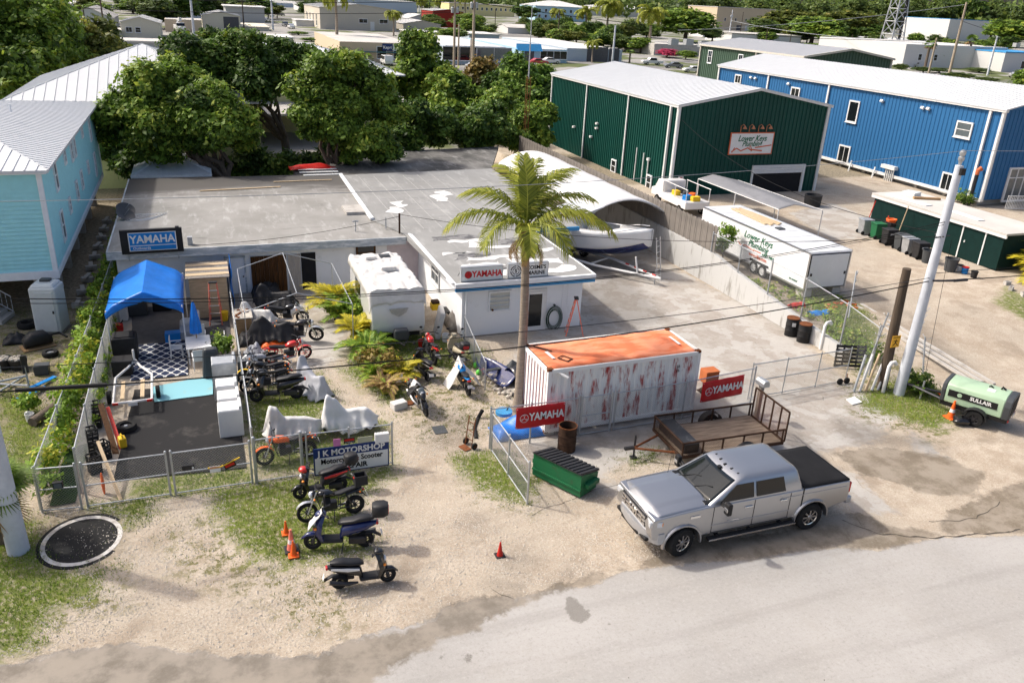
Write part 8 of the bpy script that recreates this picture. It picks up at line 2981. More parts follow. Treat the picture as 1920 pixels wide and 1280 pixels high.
appliance('white washing machine third from the gate',(-0.08,27.5,0.03),(0.72,0.70,1.05),'white_gloss')
appliance('grey steel topped fridge behind the white appliances',(-0.1,28.6,0.03),(0.85,0.8,1.45),'galv')
bq=thing('barbecue','tall dark grey covered barbecue beside the white table','barbecue',(-0.55,30.4,0.03))
B('cover','cowl_grey',bq,(0,0,0.62),(0.75,0.6,1.2),bevel=0.12,top=(0.7,0.6))
jt=thing('small_boat_trailer','small white boat trailer with two wooden bunks and red lamps','trailer',(-3.25,29.2,0.03),R(92))
fr=MB()
for s in(-1,1):
 fr.tube([(-1.15,s*0.62,0.42),(1.0,s*0.62,0.42),(1.9,s*0.2,0.42),(2.6,0,0.42)],0.045,6)
fr.tube([(-1.15,-0.62,0.42),(-1.15,0.62,0.42)],0.045,6)
fr.tube([(0.3,-0.62,0.42),(0.3,0.62,0.42)],0.045,6)
fr.tube([(2.3,0,0.42),(2.3,0,0.95)],0.04,6)
fr.build('frame','white',jt,smooth=True)
for s in(-1,1):
 B('bunk','wood_pale',jt,(-0.35,s*0.32,0.52),(1.45,0.13,0.06))
 B('tail_light','red',jt,(-1.2,s*0.55,0.42),(0.04,0.18,0.08))
 o=wheel(jt,(0,0,0),0.24,0.14,'galv',5,0.55,16)
 o.location=(-0.2,s*0.80,0.24)
B('number_plate','white',jt,(-1.21,0.0,0.36),(0.012,0.3,0.14))
def tyre(label,loc,r,w2,rim=True,rot=(0,0,0)):
 t=thing('tyre',label,'tyre',loc,0)
 MB().lathe([(r*0.55,0),(r*0.92,0),(r,w2*0.25),(r,w2*0.75),(r*0.92,w2),(r*0.55,w2),(r*0.52,w2*0.5),(r*0.55,0)],n=24,cap=False).build('tread','rubber',t,smooth=40)
 if rim:
  MB().lathe([(r*0.54,w2*0.3),(r*0.54,w2*0.7)],n=20).build('rim',rim if isinstance(rim,str)else 'dark_metal',t)
  MB().lathe([(r*0.2,w2*0.7),(r*0.15,w2*0.85)],n=14).build('hub','galv',t)
 t.rotation_euler=rot
 return t
tyre('spare tyre with black rim lying on the matting',(-3.39,26.84,-0.00),0.34,0.22)
tyre('bare black tyre lying beside the portable toilet',(-7.92,37.47,0.00),0.40,0.24,False)
tyre('small tyre with pale rim lying left of the vine fence',(-6.60,34.04,0.00),0.30,0.18,'alu')
yj=thing('jerry_can','yellow plastic jerry can on the matting','jerry can',(*(-3.42,25.67,0.00)[:2],0.03),0.3)
B('body','yellow',yj,(0,0,0.18),(0.22,0.30,0.36),bevel=0.05)
U('handle','yellow',yj,[(0,-0.1,0.36),(0,-0.06,0.43),(0,0.08,0.43),(0,0.12,0.36)],0.02,6)
def crate(label,loc,rz):
 c=thing('milk_crate',label,'crate',loc,rz,'black crates stacked at the gate')
 mb=MB()
 for s in(-1,1):
  for z in(0.02,0.14,0.27):
   mb.box((s*0.16,0,z),(0.02,0.34,0.05))
   mb.box((0,s*0.16,z),(0.30,0.02,0.05))
  for k in(-0.15,0,0.15):
   mb.box((s*0.16,k,0.15),(0.018,0.03,0.28))
   mb.box((k,s*0.16,0.15),(0.03,0.018,0.28))
 mb.build('frame','black_plastic',c)
 B('bottom','black_plastic',c,(0,0,0.015),(0.31,0.31,0.02))
for i,(u,lv_)in enumerate((((-4.33,27.33,-0.00),3),((-4.23,25.49,0.00),3),((-4.10,24.29,0.00),2),((-3.92,25.06,0.00),2))):
 nm=('behind the first','beside the fence','nearest the gate','next to the planks')[i]
 for k in range(lv_):
  crate('black milk crate, %s of the stack %s'%(('bottom','second','top')[k]if lv_==3 else('bottom','top')[k],nm),(u[0],u[1],0.03+k*0.305),0.2*i+0.05*k)
for(a,b,wd,m_,lb)in(((-4.11,27.27,-0.00),(-3.45,24.66,0.00),0.18,'brown_wood','brown plank leaning among the crates'),((-3.91,27.21,-0.00),(-3.38,25.24,0.00),0.12,'red','red painted board leaning among the crates'),((-3.97,24.58,0.00),(-3.05,21.79,0.00),0.10,'wood_pale','pale plank behind the left gate leaf')):
 a,b=Vector(a),Vector(b)
 o=MB().box((0,0,0),((b-a).length,wd,0.04)).build('plank',m_,None)
 o.location=((a+b)/2)+Vector((0,0,0.35))
 o.rotation_euler=(0.2,0.45,math.atan2(b.y-a.y,b.x-a.x))
 tag(o,lb,'plank')
kp=thing('kayak_board','orange paddle board end behind the left gate leaf','board',(-3.75,22.98,0.00),R(100))
MB().ball((0,0,0.35),(0.10,0.05,0.38),10,8).build('board','orange',kp,smooth=True)
ht=thing('plywood_hut','low plywood hut with warped roof right of the blue canopy','shed',(-0.45,37.9,0))
B('wall','wood_pale',ht,(0,0,0.95),(1.6,2.2,1.9))
for i in range(7):
 B('roof_board','wood_pale' if i%2 else 'wood_grey',ht,(0,-1.05+i*0.36,1.95+0.012*(i%2)),(1.85,0.35,0.04),rz=0.03*(i%3-1))
def stepladder(label,loc,rz,h=1.75,m='orange_faded'):
 l_=thing('step_ladder',label,'ladder',loc,rz)
 for s in(-1,1):
  U('stile',m,l_,[(0.35,s*(0.26),0),(0,s*0.16,h)],0.03,6)
  U('rear_leg',m,l_,[(-0.45,s*0.26,0),(-0.04,s*0.16,h)],0.022,6)
 for i in range(5):
  k=(i+0.7)/5.7
  B('tread','alu',l_,(0.35*(1-k),0,h*k),(0.10,0.5-0.18*k,0.025))
 B('top','black',l_,(-0.02,0,h+0.02),(0.2,0.36,0.06),bevel=0.015)
stepladder('orange step ladder standing open before the shop wall',(15.0,31.0,0),R(160))
stepladder('orange step ladder leaning on the plywood hut',(-0.25,36.1,0),R(-95),1.9)
bk=thing('bucket','yellow bucket with red label beside the plywood hut','bucket',(0.1,36.3,0.03))
MB().lathe([(0.15,0),(0.19,0.42),(0.17,0.42)],n=16).build('pail','yellow',bk,smooth=40)
sf=thing('garden_sofa','grey cushioned garden sofa under the canopy edge','sofa',(-1.35,35.0,0.03),R(90))
B('base','cloth_grey',sf,(0,0,0.22),(1.5,0.8,0.40),bevel=0.05)
B('backrest','cloth_grey',sf,(0,-0.35,0.60),(1.5,0.18,0.45),bevel=0.06)
B('cushion','cloth_white',sf,(0.3,0.02,0.46),(0.7,0.6,0.14),bevel=0.05)
for(u,m_,d,nm,lb)in(((-4.22,36.00,0.00),'red',(0.35,0.3,0.35),'fuel_can','red fuel can at the canopy corner'),((-3.74,32.99,0.00),'black_plastic',(0.9,0.8,1.0),'covered_grill','black covered grill left of the rug'),((-3.60,37.95,0.00),'cowl_grey',(0.9,0.6,0.8),'storage_box','dark storage box under the blue canopy'),((-4.23,37.42,0.00),'white',(0.6,0.5,0.75),'side_table','white side cabinet under the blue canopy'),
      ((0.83,34.77,0.00),'wood',(0.7,1.1,0.8),'workbench','workbench with rusty parts beside the yard fence'),((-2.55,38.41,0.00),'dark_inside',(0.8,0.7,0.85),'storage_box','black cabinet at the back of the blue canopy')):
 t=thing(nm,lb,nm.replace('_',' '),(u[0],u[1],0.03))
 B('body',m_,t,(0,0,d[2]/2),d,bevel=0.05)
 if nm=='fuel_can':
  U('spout','black',t,[(0.1,0,d[2]),(0.2,0,d[2]+0.15)],0.025,6)
 elif nm=='workbench':
  B('top','stone',t,(0,0,d[2]+0.02),(0.8,1.2,0.04))
  for i in range(9):
   MB().lathe([(0.07,0),(0.07,0.03)],(random.uniform(-0.3,0.3),random.uniform(-0.5,0.5),d[2]+0.04),8).build('rusty_part','rust',t)
 else:
  B('lid',m_,t,(0,0,d[2]+0.02),(d[0]*0.8,d[1]*0.8,0.05),bevel=0.02)
bl=MB().grid(lambda u,v:(0.55+0.06*math.sin(v*9),37.0+u*2.6,0.35+v*1.9-0.1*math.sin(u*PI)),10,10).build('tarp_screen','blue_tarp',None,smooth=True,solid=0.015)
tag(bl,'narrow blue tarpaulin hung on the yard fence by the white door','tarpaulin')
cf=thing('carport_frame','bare white pipe frame of a carport over the parked bikes','frame',(0.7,31.6,0))
FR={'a':(0.15,0.0,0),'A':(0.15,0.0,2.1),'b':(0.15,5.6,0),'Bb':(0.15,5.6,2.1),'c':(4.4,0.0,0),'Cc':(4.4,0.0,2.1),'d':(4.4,5.6,0),'D':(4.4,5.6,2.1),'r0':(2.2,0,2.75),'r1':(2.2,5.6,2.75)}
for a,b in(('a','A'),('b','Bb'),('d','D'),('A','Bb'),('A','r0'),('r0','r1'),('Bb','r1'),('r1','D'),('r0','Cc'),('Cc','D'),('c','Cc')):
 U('pipe','galv',cf,[FR[a],FR[b]],0.02,6)

# neighbour's strip at far left
pt_=thing('portable_toilet','light grey portable toilet beside the teal house','portable toilet',(-6.85,36.9,0),R(-12))
mat('pt_grey',(0.52,0.56,0.57),0.5,var=0.05)
B('cabin','pt_grey',pt_,(0,0,1.05),(1.05,1.05,2.0),bevel=0.08)
B('roof','pt_grey',pt_,(0,0,2.1),(1.0,1.0,0.16),bevel=0.07,top=(0.8,0.8))
B('door','pt_grey',pt_,(0.05,-0.54,1.0),(0.72,0.03,1.75),bevel=0.02)
B('vent','cowl_grey',pt_,(0,0.1,2.22),(0.4,0.3,0.12),bevel=0.02)
B('latch','dark_metal',pt_,(0.34,-0.57,1.0),(0.06,0.02,0.12))
B('skid','wood_grey',pt_,(0,0,0.03),(1.1,1.1,0.06))
for(u,lb)in(((-8.07,33.16,0.00),'black tub of pale stones, left one'),((-7.54,33.03,-0.00),'black tub of pale stones, right one')):
 t=thing('stone_tub',lb,'tub',u)
 MB().lathe([(0.26,0),(0.34,0.42),(0.30,0.42),(0.28,0.34)],n=18).build('tub','black_plastic',t,smooth=40)
 mb=MB()
 for i in range(26):
  a,r_=i*2.4,0.05*math.sqrt(i)
  mb.ball((r_*math.cos(a),r_*math.sin(a),0.38+0.03*(i%3)),(0.06,0.05,0.045),6,4)
 mb.build('stones','stone',t)['kind']='stuff'
eg=thing('outboard_cowl','black outboard motor cowl and parts on a board','engine',(-7.18,35.07,0.00),0.4)
lump(MB(),[(-0.5,0.25,0.2,0.2),(-0.2,0.4,0.32,0.3),(0.3,0.38,0.3,0.28),(0.55,0.25,0.15,0.15)]).build('cowl','black_plastic',eg,smooth=60)
B('board','wood',eg,(0,0,0.03),(1.2,0.7,0.05))
U('arm','black_plastic',eg,[(0.3,0,0.4),(0.9,0.2,0.35),(1.1,-0.1,0.2)],0.05)
ots=thing('outboard_stand','grey and white frame stand with grey box at the left edge','stand',(-7.48,30.87,0.00),R(20))
for a,b in(((-0.4,0,0),(-0.4,0,0.9)),((0.6,0,0),(0.6,0,0.9)),((-0.4,0,0.1),(0.6,0.9,0.1)),((-0.4,0.9,0.1),(0.6,0,0.1)),((-0.4,0,0.5),(0.6,0,0.5))):
 U('bar','galv',ots,[a,b],0.04,6)
B('box','pt_grey',ots,(-0.4,0,1.0),(0.5,0.3,0.25),bevel=0.03)
B('plate','dark_metal',ots,(0.6,0,0.95),(0.2,0.06,0.7))
for i,(u,rz)in enumerate((((-6.72,30.36,0.00),55),((-6.49,31.20,0.00),58))):
 o=MB().box((0,0,0.12),(1.3,0.16,0.04)).build('plank','sign_blue',None)
 o.location=u
 o.rotation_euler=(0.1,0.08,R(rz))
 tag(o,('blue painted plank lying nearest the log','blue painted plank lying nearest the vine fence')[i],'plank')
o=MB().tube([(0,0,0.16),(0.5,0.9,0.18),(0.8,2.2,0.17)],[0.17,0.16,0.13],12).build('log','bark',None,smooth=True)
o.location=(-6.32,27.87,0.00)
tag(o,'grey fallen log beside the leaf covered fence','log')

# caravan
rv=thing('caravan','white caravan with a wrinkled white cover over its roof beside the shop','caravan',(7.05,34.3,0))
rvp=[(-2.55,0.55),(-2.70,0.95),(-2.62,1.75),(-2.40,2.45),(2.6,2.5),(2.7,0.55)]
MB().prism(rvp,-1.15,1.15,'X').build('body','white_gloss',rv,bevel=0.06,smooth=40)
def rvc(u,v):
 x=(u-0.5)*2.46
 s=v*6.0
 y=-2.50+s*0.0+v*5.2
 z=2.53+0.10*mnoise.noise(Vector((x*2.2,y*1.8,1)))+0.06*mnoise.noise(Vector((x*5,y*4.4,2)))
 if v<0.12:
  k=(0.12-v)/0.12
  z-=0.62*k
  y=-2.42-0.18*k
 e=max(0,abs(u-0.5)*2-0.9)/0.1
 return(x,y,z-0.35*e*e)
MB().grid(rvc,36,60).build('cover','cloth_white',rv,smooth=60,solid=0.012)
B('roof_vent','cloth_white',rv,(0.15,0.2,2.62),(0.7,0.6,0.22),bevel=0.06)
B('roof_vent','cloth_white',rv,(-0.3,1.9,2.60),(0.5,0.4,0.16),bevel=0.04)
B('skylight','cowl_grey',rv,(0.4,2.1,2.60),(0.5,0.35,0.06),bevel=0.01)
MB().prism([(-0.42,0.22),(0.42,0.22),(0.32,0.02),(0,-0.16),(-0.32,0.02)],-0.012,0.012,'Y').build('badge','galv',rv).location=(0,-2.71,1.52)
B('side_window','glass',rv,(-1.155,0.5,1.7),(0.02,1.2,0.6))
B('underframe','black',rv,(0,0,0.45),(1.9,5.0,0.16))
for s in(-1,1):
 o=wheel(rv,(0,0,0),0.33,0.2,'galv',6,0.55,16)
 o.location=(s*1.0,0.4,0.33)
 o.rotation_euler=(0,0,PI/2)
B('gas_locker','cowl_grey',rv,(0.0,-3.1,0.72),(0.62,0.36,0.5),bevel=0.08)
U('drawbar','dark_metal',rv,[(0.5,-2.5,0.45),(0,-3.7,0.45),(-0.5,-2.5,0.45)],0.05,6)
ms_=thing('mattress','stained white mattress leaning between caravan and shop','mattress',(9.05,32.4,0),R(80))
B('pad','cloth_white',ms_,(0,0,0.62),(1.1,0.22,1.25),bevel=0.05,rot=Matrix.Rotation(0.2,3,'X'))
yc=thing('milk_crate','yellow milk crate between caravan and shop wall','crate',(9.35,34.2,0.55))
B('frame','yellow',yc,(0,0,0.15),(0.4,0.4,0.3),bevel=0.02)
B('load','rust_dark',yc,(0,0,0.36),(0.36,0.36,0.16),bevel=0.05)

# middle yard clutter
def drum(label,loc,m,h=0.88,r=0.29,rim=None,open_=False):
 t=thing('oil_drum',label,'drum',loc)
 MB().lathe([(r,0),(r,h*0.32),(r*1.035,h*0.34),(r,h*0.36),(r,h*0.64),(r*1.035,h*0.66),(r,h*0.68),(r,h)]+([(r*0.95,h),(r*0.93,0.3)]if open_ else[]),n=22).build('body',m,t,smooth=30)
 if not open_:
  MB().lathe([(r*0.96,h-0.02),(r*0.96,h+0.004)],n=20).build('top','rust',t)
 MB().lathe([(r*1.03,h-0.02),(r*1.03,h+0.015),(r*0.95,h+0.015),(r*0.95,h-0.02)],n=22,cap=False).build('rim','rust',t)
 return t
d1=drum('black oil drum with white label against the retaining wall',(25.10,28.45,0.00),'black')
B('label_plate','white',d1,(-0.12,-0.26,0.62),(0.16,0.02,0.18),rz=-0.45)
drum('black oil drum nearest the PVC pipe',(25.17,27.64,0.00),'black')
drum('rusty open oil drum before the container fence',(10.56,21.62,0.00),'rust_dark',0.92,0.31,open_=True)
dm=thing('dumpster','small green dumpster with ribbed black lids beside the open gate','dumpster',(9.68,19.78,0),R(-61))
mat('dump_green',(0.012,0.115,0.045),0.5,c2=(0.03,0.09,0.04),thr=0.62,scale=3)
MB().prism([(-0.45,0.06),(0.40,0.06),(0.45,0.62),(-0.45,0.84)],-0.95,0.95,'X').build('bin','dump_green',dm,bevel=0.015)
for x0 in(-0.95,0.01):
 mb=MB()
 s0,s1=(-0.50,0.865),(0.50,0.635)
 mb.prism([s0,s1,(s1[0],s1[1]+0.035),(s0[0],s0[1]+0.035)],x0,x0+0.94,'X')
 for i in range(6):
  x=x0+0.06+i*0.155
  mb.prism([(s0[0],s0[1]+0.03),(s1[0],s1[1]+0.03),(s1[0],s1[1]+0.065),(s0[0],s0[1]+0.065)],x,x+0.09,'X')
 mb.build('lid',mat('lid_black',(0.03,0.031,0.034),0.5,var=0.2)if x0<-0.5 else 'lid_black',dm)
for s in(-1,1):
 B('lift_pocket','dump_green',dm,(s*1.03,0.02,0.42),(0.16,0.6,0.14),bevel=0.01)
B('side_rib','dump_green',dm,(0,-0.47,0.30),(1.9,0.04,0.06))
def cone(label,loc,h=0.5,m='orange',base='orange',band=False,rot=0.0):
 c=thing('traffic_cone',label,'cone',loc,rot,'traffic cones')
 r=h*0.20
 MB().lathe([(r,0.03),(r*0.62,h*0.45),(r*0.22,h),(r*0.12,h)],n=18).build('cone',m,c,smooth=35)
 B('base',base,c,(0,0,0.02),(r*2.9,r*2.9,0.04),bevel=0.01)
 if band:
  MB().lathe([(r*0.72,h*0.36),(r*0.50,h*0.60)],n=18,cap=False).build('band','white',c,smooth=35)
  MB().lathe([(r*0.40,h*0.72),(r*0.30,h*0.85)],n=18,cap=False).build('band','white',c,smooth=35)
 return c
cone('red cone on black base standing alone in the driveway',(*(6.50,16.87,0.00)[:2],0),0.46,'red','black_plastic')
cone('small orange cone farthest of three beside the blue scooter',(*(1.11,19.51,0.00)[:2],0),0.42)
cone('tall faded pink cone with white band beside the blue scooter',(*(1.18,18.75,0.00)[:2],0),0.66,'orange_faded','black_plastic',True)
cone('orange cone with torn base nearest of three beside the blue scooter',(*(1.20,18.48,0.00)[:2],0),0.48)
cone('orange cone with white bands beside the black bag at right',(*(25.84,19.78,0.00)[:2],0.0),0.72,'orange','orange',True)
cone('tilted orange cone with white bands by the compressor drawbar',(*(27.07,21.37,0.00)[:2],0.02),0.62,'orange','orange',True,0.5).rotation_euler=(0.2,0.35,0)
gbg=thing('rubbish_bag','black plastic rubbish bag beside the compressor wheel','bag',(25.77,19.27,0.00))
MB().grid(lambda u,v:((0.34+0.05*math.sin(u*6*PI+v*9))*math.cos(2*PI*u)*math.sin(PI*(0.05+0.95*v)),(0.28+0.04*math.sin(u*8*PI))*math.sin(2*PI*u)*math.sin(PI*(0.05+0.95*v)),0.17-0.17*math.cos(PI*(1-v))*1.0),26,12).build('bag','black_gloss',gbg,smooth=50)
htk=thing('hand_truck','rusty hand truck standing near the palm','hand truck',(7.39,22.65,0.00),R(200))
for s in(-0.17,0.17):
 U('rail','rust',htk,[(0,s,0.05),(-0.15,s,1.1)],0.018,6)
 o=wheel(htk,(0,0,0),0.12,0.06,'rust',4,0.5,12)
 o.location=(-0.08,s*1.4,0.12)
for z in(0.3,0.6,0.9):
 U('crossbar','rust',htk,[(-0.14*z,-0.17,z),(-0.14*z,0.17,z)],0.014,5)
B('toe_plate','rust',htk,(0.14,0,0.03),(0.26,0.4,0.02))
o=U('rubber_fender','rubber',None,[(7.83,23.13,0.00),(8.00,23.86,0.00),(8.33,24.50,-0.00),(8.52,24.55,0.30)],0.07)
tag(o,'curved black rubber fender strip by the open gate','fender strip')
sheet('paving_slab','small square dark slab in the sandy path','slab',[(6.55,23.75),(7.0,23.75),(7.0,24.3),(6.55,24.3)],0.012,'cowl_grey',0.02,0.0)
bt2=thing('tarp_heap','bright blue tarpaulin heap behind the left red banner','tarpaulin',(9.35,23.2,0))
MB().grid(lambda u,v:((u-0.5)*1.8,(v-0.5)*1.1,0.02+0.55*math.sin(u*PI)**0.5*math.sin(v*PI)**0.5*(0.8+0.3*math.sin(u*9+v*4))),24,16).build('tarp','blue_tarp',bt2,smooth=40,solid=0.01)
bt2b=thing('cable_drum','small blue reel on the tarp heap beside the palm','reel',(9.1,23.9,0.4))
MB().lathe([(0.3,0),(0.3,0.12)],n=18).build('disc','blue_trim',bt2b)
U('handle','dark_metal',bt2b,[(0.1,0,0.12),(0.2,0,0.3)],0.02,6)
sk=thing('skiff','upturned black skiff hull behind the container','boat',(12.6,27.2,0),R(8))
MB().grid(lambda u,v:(-2.2+u*4.4,(v-0.5)*1.5*(1-0.75*abs(u-0.4)**2.2*2),0.08+0.75*math.sin(PI*v)**0.6*(1-0.5*abs(u-0.5))),24,14).build('hull','black_gloss',sk,smooth=50,solid=0.03)
U('gunwale','dark_metal',sk,[(-2.2,-0.5,0.08),(0,-0.75,0.08),(2.2,-0.3,0.08)],0.03,6)
sk2=thing('skiff','small dark blue tender beside the palm behind the container','boat',(9.9,27.6,0),R(100))
MB().grid(lambda u,v:(-1.1+u*2.2,(v-0.5)*1.1*(1-0.8*u**3),0.05+0.45*(abs(v-0.5)*2)**1.5),16,12).build('hull','navy',sk2,smooth=50,solid=0.03)
B('thwart','cowl_grey',sk2,(0,0,0.36),(0.2,0.8,0.03))
hs=thing('garden_hose','coil of dark green hose hung on the shop wall','hose',(14.35,31.85,0.9))
mb=MB()
for k in range(6):
 r_=0.26+0.03*k
 mb.tube([(r_*math.cos(2*PI*j/20),-0.05-0.015*(k%3),1.5*r_*math.sin(2*PI*j/20)-0.35)for j in range(21)],0.014,5)
mb.build('coil',mat('hose_green',(0.02,0.05,0.03),0.5),hs)
B('hook','dark_metal',hs,(0,0.0,0.28),(0.08,0.12,0.05))
bz=(((9.59,28.62,0.00),'green','lime green fishing buoy by the sagging fence, left'),((9.47,27.91,0.00),'green','lime green fishing buoy by the sagging fence, right'),((9.67,27.96,0.00),'red','red fishing buoy by the sagging fence'))
mat('green',(0.10,0.50,0.06),0.5)
for u,m_,lb in bz:
 t=thing('buoy',lb,'buoy',u)
 MB().ball((0,0,0.14),0.13,12,8).build('float',m_,t,smooth=True)
 U('ring','white',t,[(0,0,0.26),(0,0,0.33)],0.02,6)
mb=MB()
for i in range(46):
 k=i/45
 p=Vector((9.59,27.78,0.00)).lerp(Vector((10.20,25.72,-0.00)),k)
 r_=random.uniform(0.05,0.11)
 mb.ball((p.x+random.uniform(-0.35,0.35),p.y+random.uniform(-0.3,0.3),r_*0.6),(r_,r_*0.9,r_*0.7),7,5)
tag(mb.build('rubble','stone',None),'heap of white coral rubble left of the palm foot','rubble',kind='stuff')
wb=thing('toolbox','white plastic box of scrap beside the sports bike','box',(5.77,26.01,0.00),0.3)
B('box','cloth_white',wb,(0,0,0.14),(0.55,0.36,0.28),bevel=0.03)
MB().lathe([(0.18,0.02),(0.18,0.06)],(0.5,0.1,0),14).build('brake_disc','rust',wb)
pn_=thing('panel','tilted white plate leaning in the brown bush','plate',(*(6.16,27.73,0.00)[:2],0.35),0.3)
B('plate','white',pn_,(0,0,0),(0.4,0.02,0.3),rot=Matrix.Rotation(-0.5,3,'X'))
o=sheet('door_sheet','white sheet lying at the grass edge near the rolling gate','sheet',[(22.85,22.10,0.00),(23.40,22.24,0.00),(23.32,21.74,-0.00),(22.77,21.65,0.00)],0.02,'white',0.03)
lb_=thing('letterbox','weathered metal letterbox on a post beside the trailer ramp','letterbox',(18.35,21.75,0))
B('post','wood_grey',lb_,(0,0,0.7),(0.14,0.14,1.4))
MB().prism([(-0.14,1.4),(0.14,1.4),(0.14,1.55),(0.08,1.64),(-0.08,1.64),(-0.14,1.55)],-0.25,0.22,'Y').build('box','galv',lb_,bevel=0.01)

# at the retaining wall
for i,(u,lb)in enumerate((((25.35,26.64,-0.00),'white PVC vent pipe with bent top beside the drums'),((24.89,22.29,-0.00),'white PVC vent pipe with bent top beside the dark pole'))):
 o=U('vent_pipe','white',None,[(0,0,0),(0,0,1.15),(0.08,0,1.30),(0.25,0,1.32),(0.33,0,1.2)],0.075,12)
 o.location=u
 tag(o,lb,'pipe')
bp2=thing('plastic_pallet','black plastic pallet leaning against the retaining wall end','pallet',(25.15,24.61,0.00),R(-20))
for i in range(6):
 B('slat','black_plastic',bp2,(0,-0.1*0+0.02*i,0.12+i*0.17),(1.3,0.05,0.11),rot=Matrix.Rotation(-0.25,3,'X'))
for x in(-0.6,-0.3,0,0.3,0.6):
 B('rib','black_plastic',bp2,(x,0.06,0.55),(0.06,0.06,1.0),rot=Matrix.Rotation(-0.12,3,'X'))
for i in range(5):
 o=U('pipe',('galv','white','wood_pale','white','galv')[i],None,[(0,0,0.02),(0.45+0.05*i,0.25,1.5)],0.05,8)
 u=(23.68,22.61,0.00)
 o.location=(u[0]+0.28*i,u[1]-0.03*i,0)
 tag(o,('thick grey pipe leaning left of the others near the pole','white pipe second from the left near the pole','pale wooden pole leaning amid pipes near the white pole','white pipe fourth from the left near the pole','grey pipe leaning nearest the white pole')[i],'pipe')
o=MB().grid(lambda u,v:((u-0.5)*1.1,(v-0.5)*0.5,0.03+0.2*abs(math.sin(u*7+v*3))*math.sin(v*PI)),20,10).build('cloth_heap','sign_blue',None,smooth=40,solid=0.01)
o.location=(27.0,29.0,0.66)
tag(o,'crumpled blue cloth heap in the weeds behind the wall','cloth')
o=MB().grid(lambda u,v:((u-0.5)*0.8,(v-0.5)*0.5,0.03+0.22*abs(math.sin(u*6+v*4))*math.sin(v*PI)),16,10).build('cloth_heap','red',None,smooth=40,solid=0.01)
o.location=(26.6,30.1,0.68)
tag(o,'crumpled red cloth heap in the weeds behind the wall','cloth')
mb=MB()
for i in range(18):
 mb.box((random.uniform(-1,1),random.uniform(-0.5,0.5),0.06),(0.22,0.11,0.08),rz=random.uniform(0,3))
o=mb.build('brick_heap','terracotta',None)
o.location=(28.8,29.6,0.68)
tag(o,'scattered red bricks in the weeds before the white trailer','bricks',kind='stuff')
for i in range(3):
 o=MB().box((0,0,0.05),(0.14,8.5,0.1)).build('timber','concrete',None)
 o.location=(29.2+i*0.35,26.0-i*0.3,0.45)
 o.rotation_euler=(0.045,0,R(-4))
 tag(o,('long grey beam on the ground nearest the weeds','long grey beam in the middle of three','long grey beam nearest the gravel lot')[i],'beam')

# plumbing lot
et=thing('enclosed_trailer','long white enclosed cargo trailer with company lettering','trailer',(28.95,35.9,LOT))
TLn=9.7
B('box',mat('trailer_white',(0.74,0.75,0.76),0.3,var=0.04,scale=2),et,(0,0,1.42),(2.6,TLn,1.9),bevel=0.02)
B('roof',mat('trailer_roof',(0.56,0.58,0.60),0.5,var=0.1),et,(0,0,2.385),(2.5,TLn-0.1,0.03))
for i in range(9):
 B('roof_bow','trailer_white',et,(0,-4.2+i*1.05,2.405),(2.5,0.05,0.02))
for s in(-1,1):
 B('edge_trim','alu',et,(s*1.3,0,2.37),(0.05,TLn+0.02,0.08))
 B('edge_trim','alu',et,(s*1.3,0,0.47),(0.05,TLn+0.02,0.10))
 B('corner_post','alu',et,(s*1.28,-TLn/2-0.01,1.42),(0.07,0.05,1.9))
B('ramp_door','trailer_white',et,(0,-TLn/2-0.03,1.40),(2.32,0.05,1.70),bevel=0.01)
B('door_seal','ink',et,(0,-TLn/2-0.012,1.40),(2.42,0.03,1.80))
for x in(-1.05,1.05):
 B('door_latch','dark_metal',et,(x,-TLn/2-0.07,1.25),(0.1,0.04,0.14))
for y in(-1.5,-0.72):
 for s in(-1,1):
  o=wheel(et,(0,0,0),0.36,0.22,'white',8,0.58,20)
  o.location=(s*1.24,y,0.36)
  o.rotation_euler=(0,0,PI/2)
 B('mudguard','black_plastic',et,(-1.31,y,0.72),(0.06,0.85,0.10))
B('vent','cowl_grey',et,(0.1,-0.6,2.43),(0.4,0.4,0.08))
RZ=(RX,0,R(-90))
for(s,b_,y,z,m_,sh_)in(('Lower Keys',0.52,-0.7,1.92,'sign_green',0.3),('Plumbing',0.48,-0.8,1.54,'sign_green',0.3),('AND FIRE',0.24,-1.75,1.22,'sign_green',0.0),('www.olkp.com',0.26,-0.9,0.98,'sign_orange',0.0),('EST. CHARLEY',0.10,-4.0,0.72,'sign_green',0.0)):
 text(s,b_,m_,et,(-1.312,y,z),RZ,bold=0.006,shear=sh_,ext=0.003)
em=MB()
em.tube([(-1.312,1.0,1.35),(-1.312,0.7,1.2),(-1.312,0.3,1.32),(-1.312,-0.5,1.22)],0.02,4)
em.box((-1.312,-0.8,1.27),(0.01,0.7,0.04))
em.build('emblem','sign_orange',et)
for i in range(5):
 o=MB().box((0,0,0.03),(0.16,3.6,0.05)).build('plank','wood_pale',None)
 o.location=(28.9+i*0.19,38.0-0.2*(i%2),LOT+2.42)
 o.rotation_euler=(0,0,0.05*(i-2)*0.6)
 tag(o,('first','second','third','fourth','fifth')[i]+' plank from the left on the white trailer roof','plank','planks on the trailer roof')
for x in(-0.9,0.9):
 o=MB().box((x,-TLn/2+0.4,0.2),(0.5,0.6,0.4)).build('support_block','concrete',et)
ft=thing('frame_tent','grey sheet roof shelter on thin white pipes behind the trailer','tent',(34.6,45.0,LOT))
MB().grid(lambda u,v:(-1.7+u*3.4,-4.6+v*9.2,2.35-0.75*abs(u-0.35)-0.05*math.sin(v*PI*4)*math.sin(u*PI)),12,24).build('cover',mat('sheet_grey',(0.20,0.205,0.22),0.6,var=0.1),ft,smooth=40,solid=0.02)
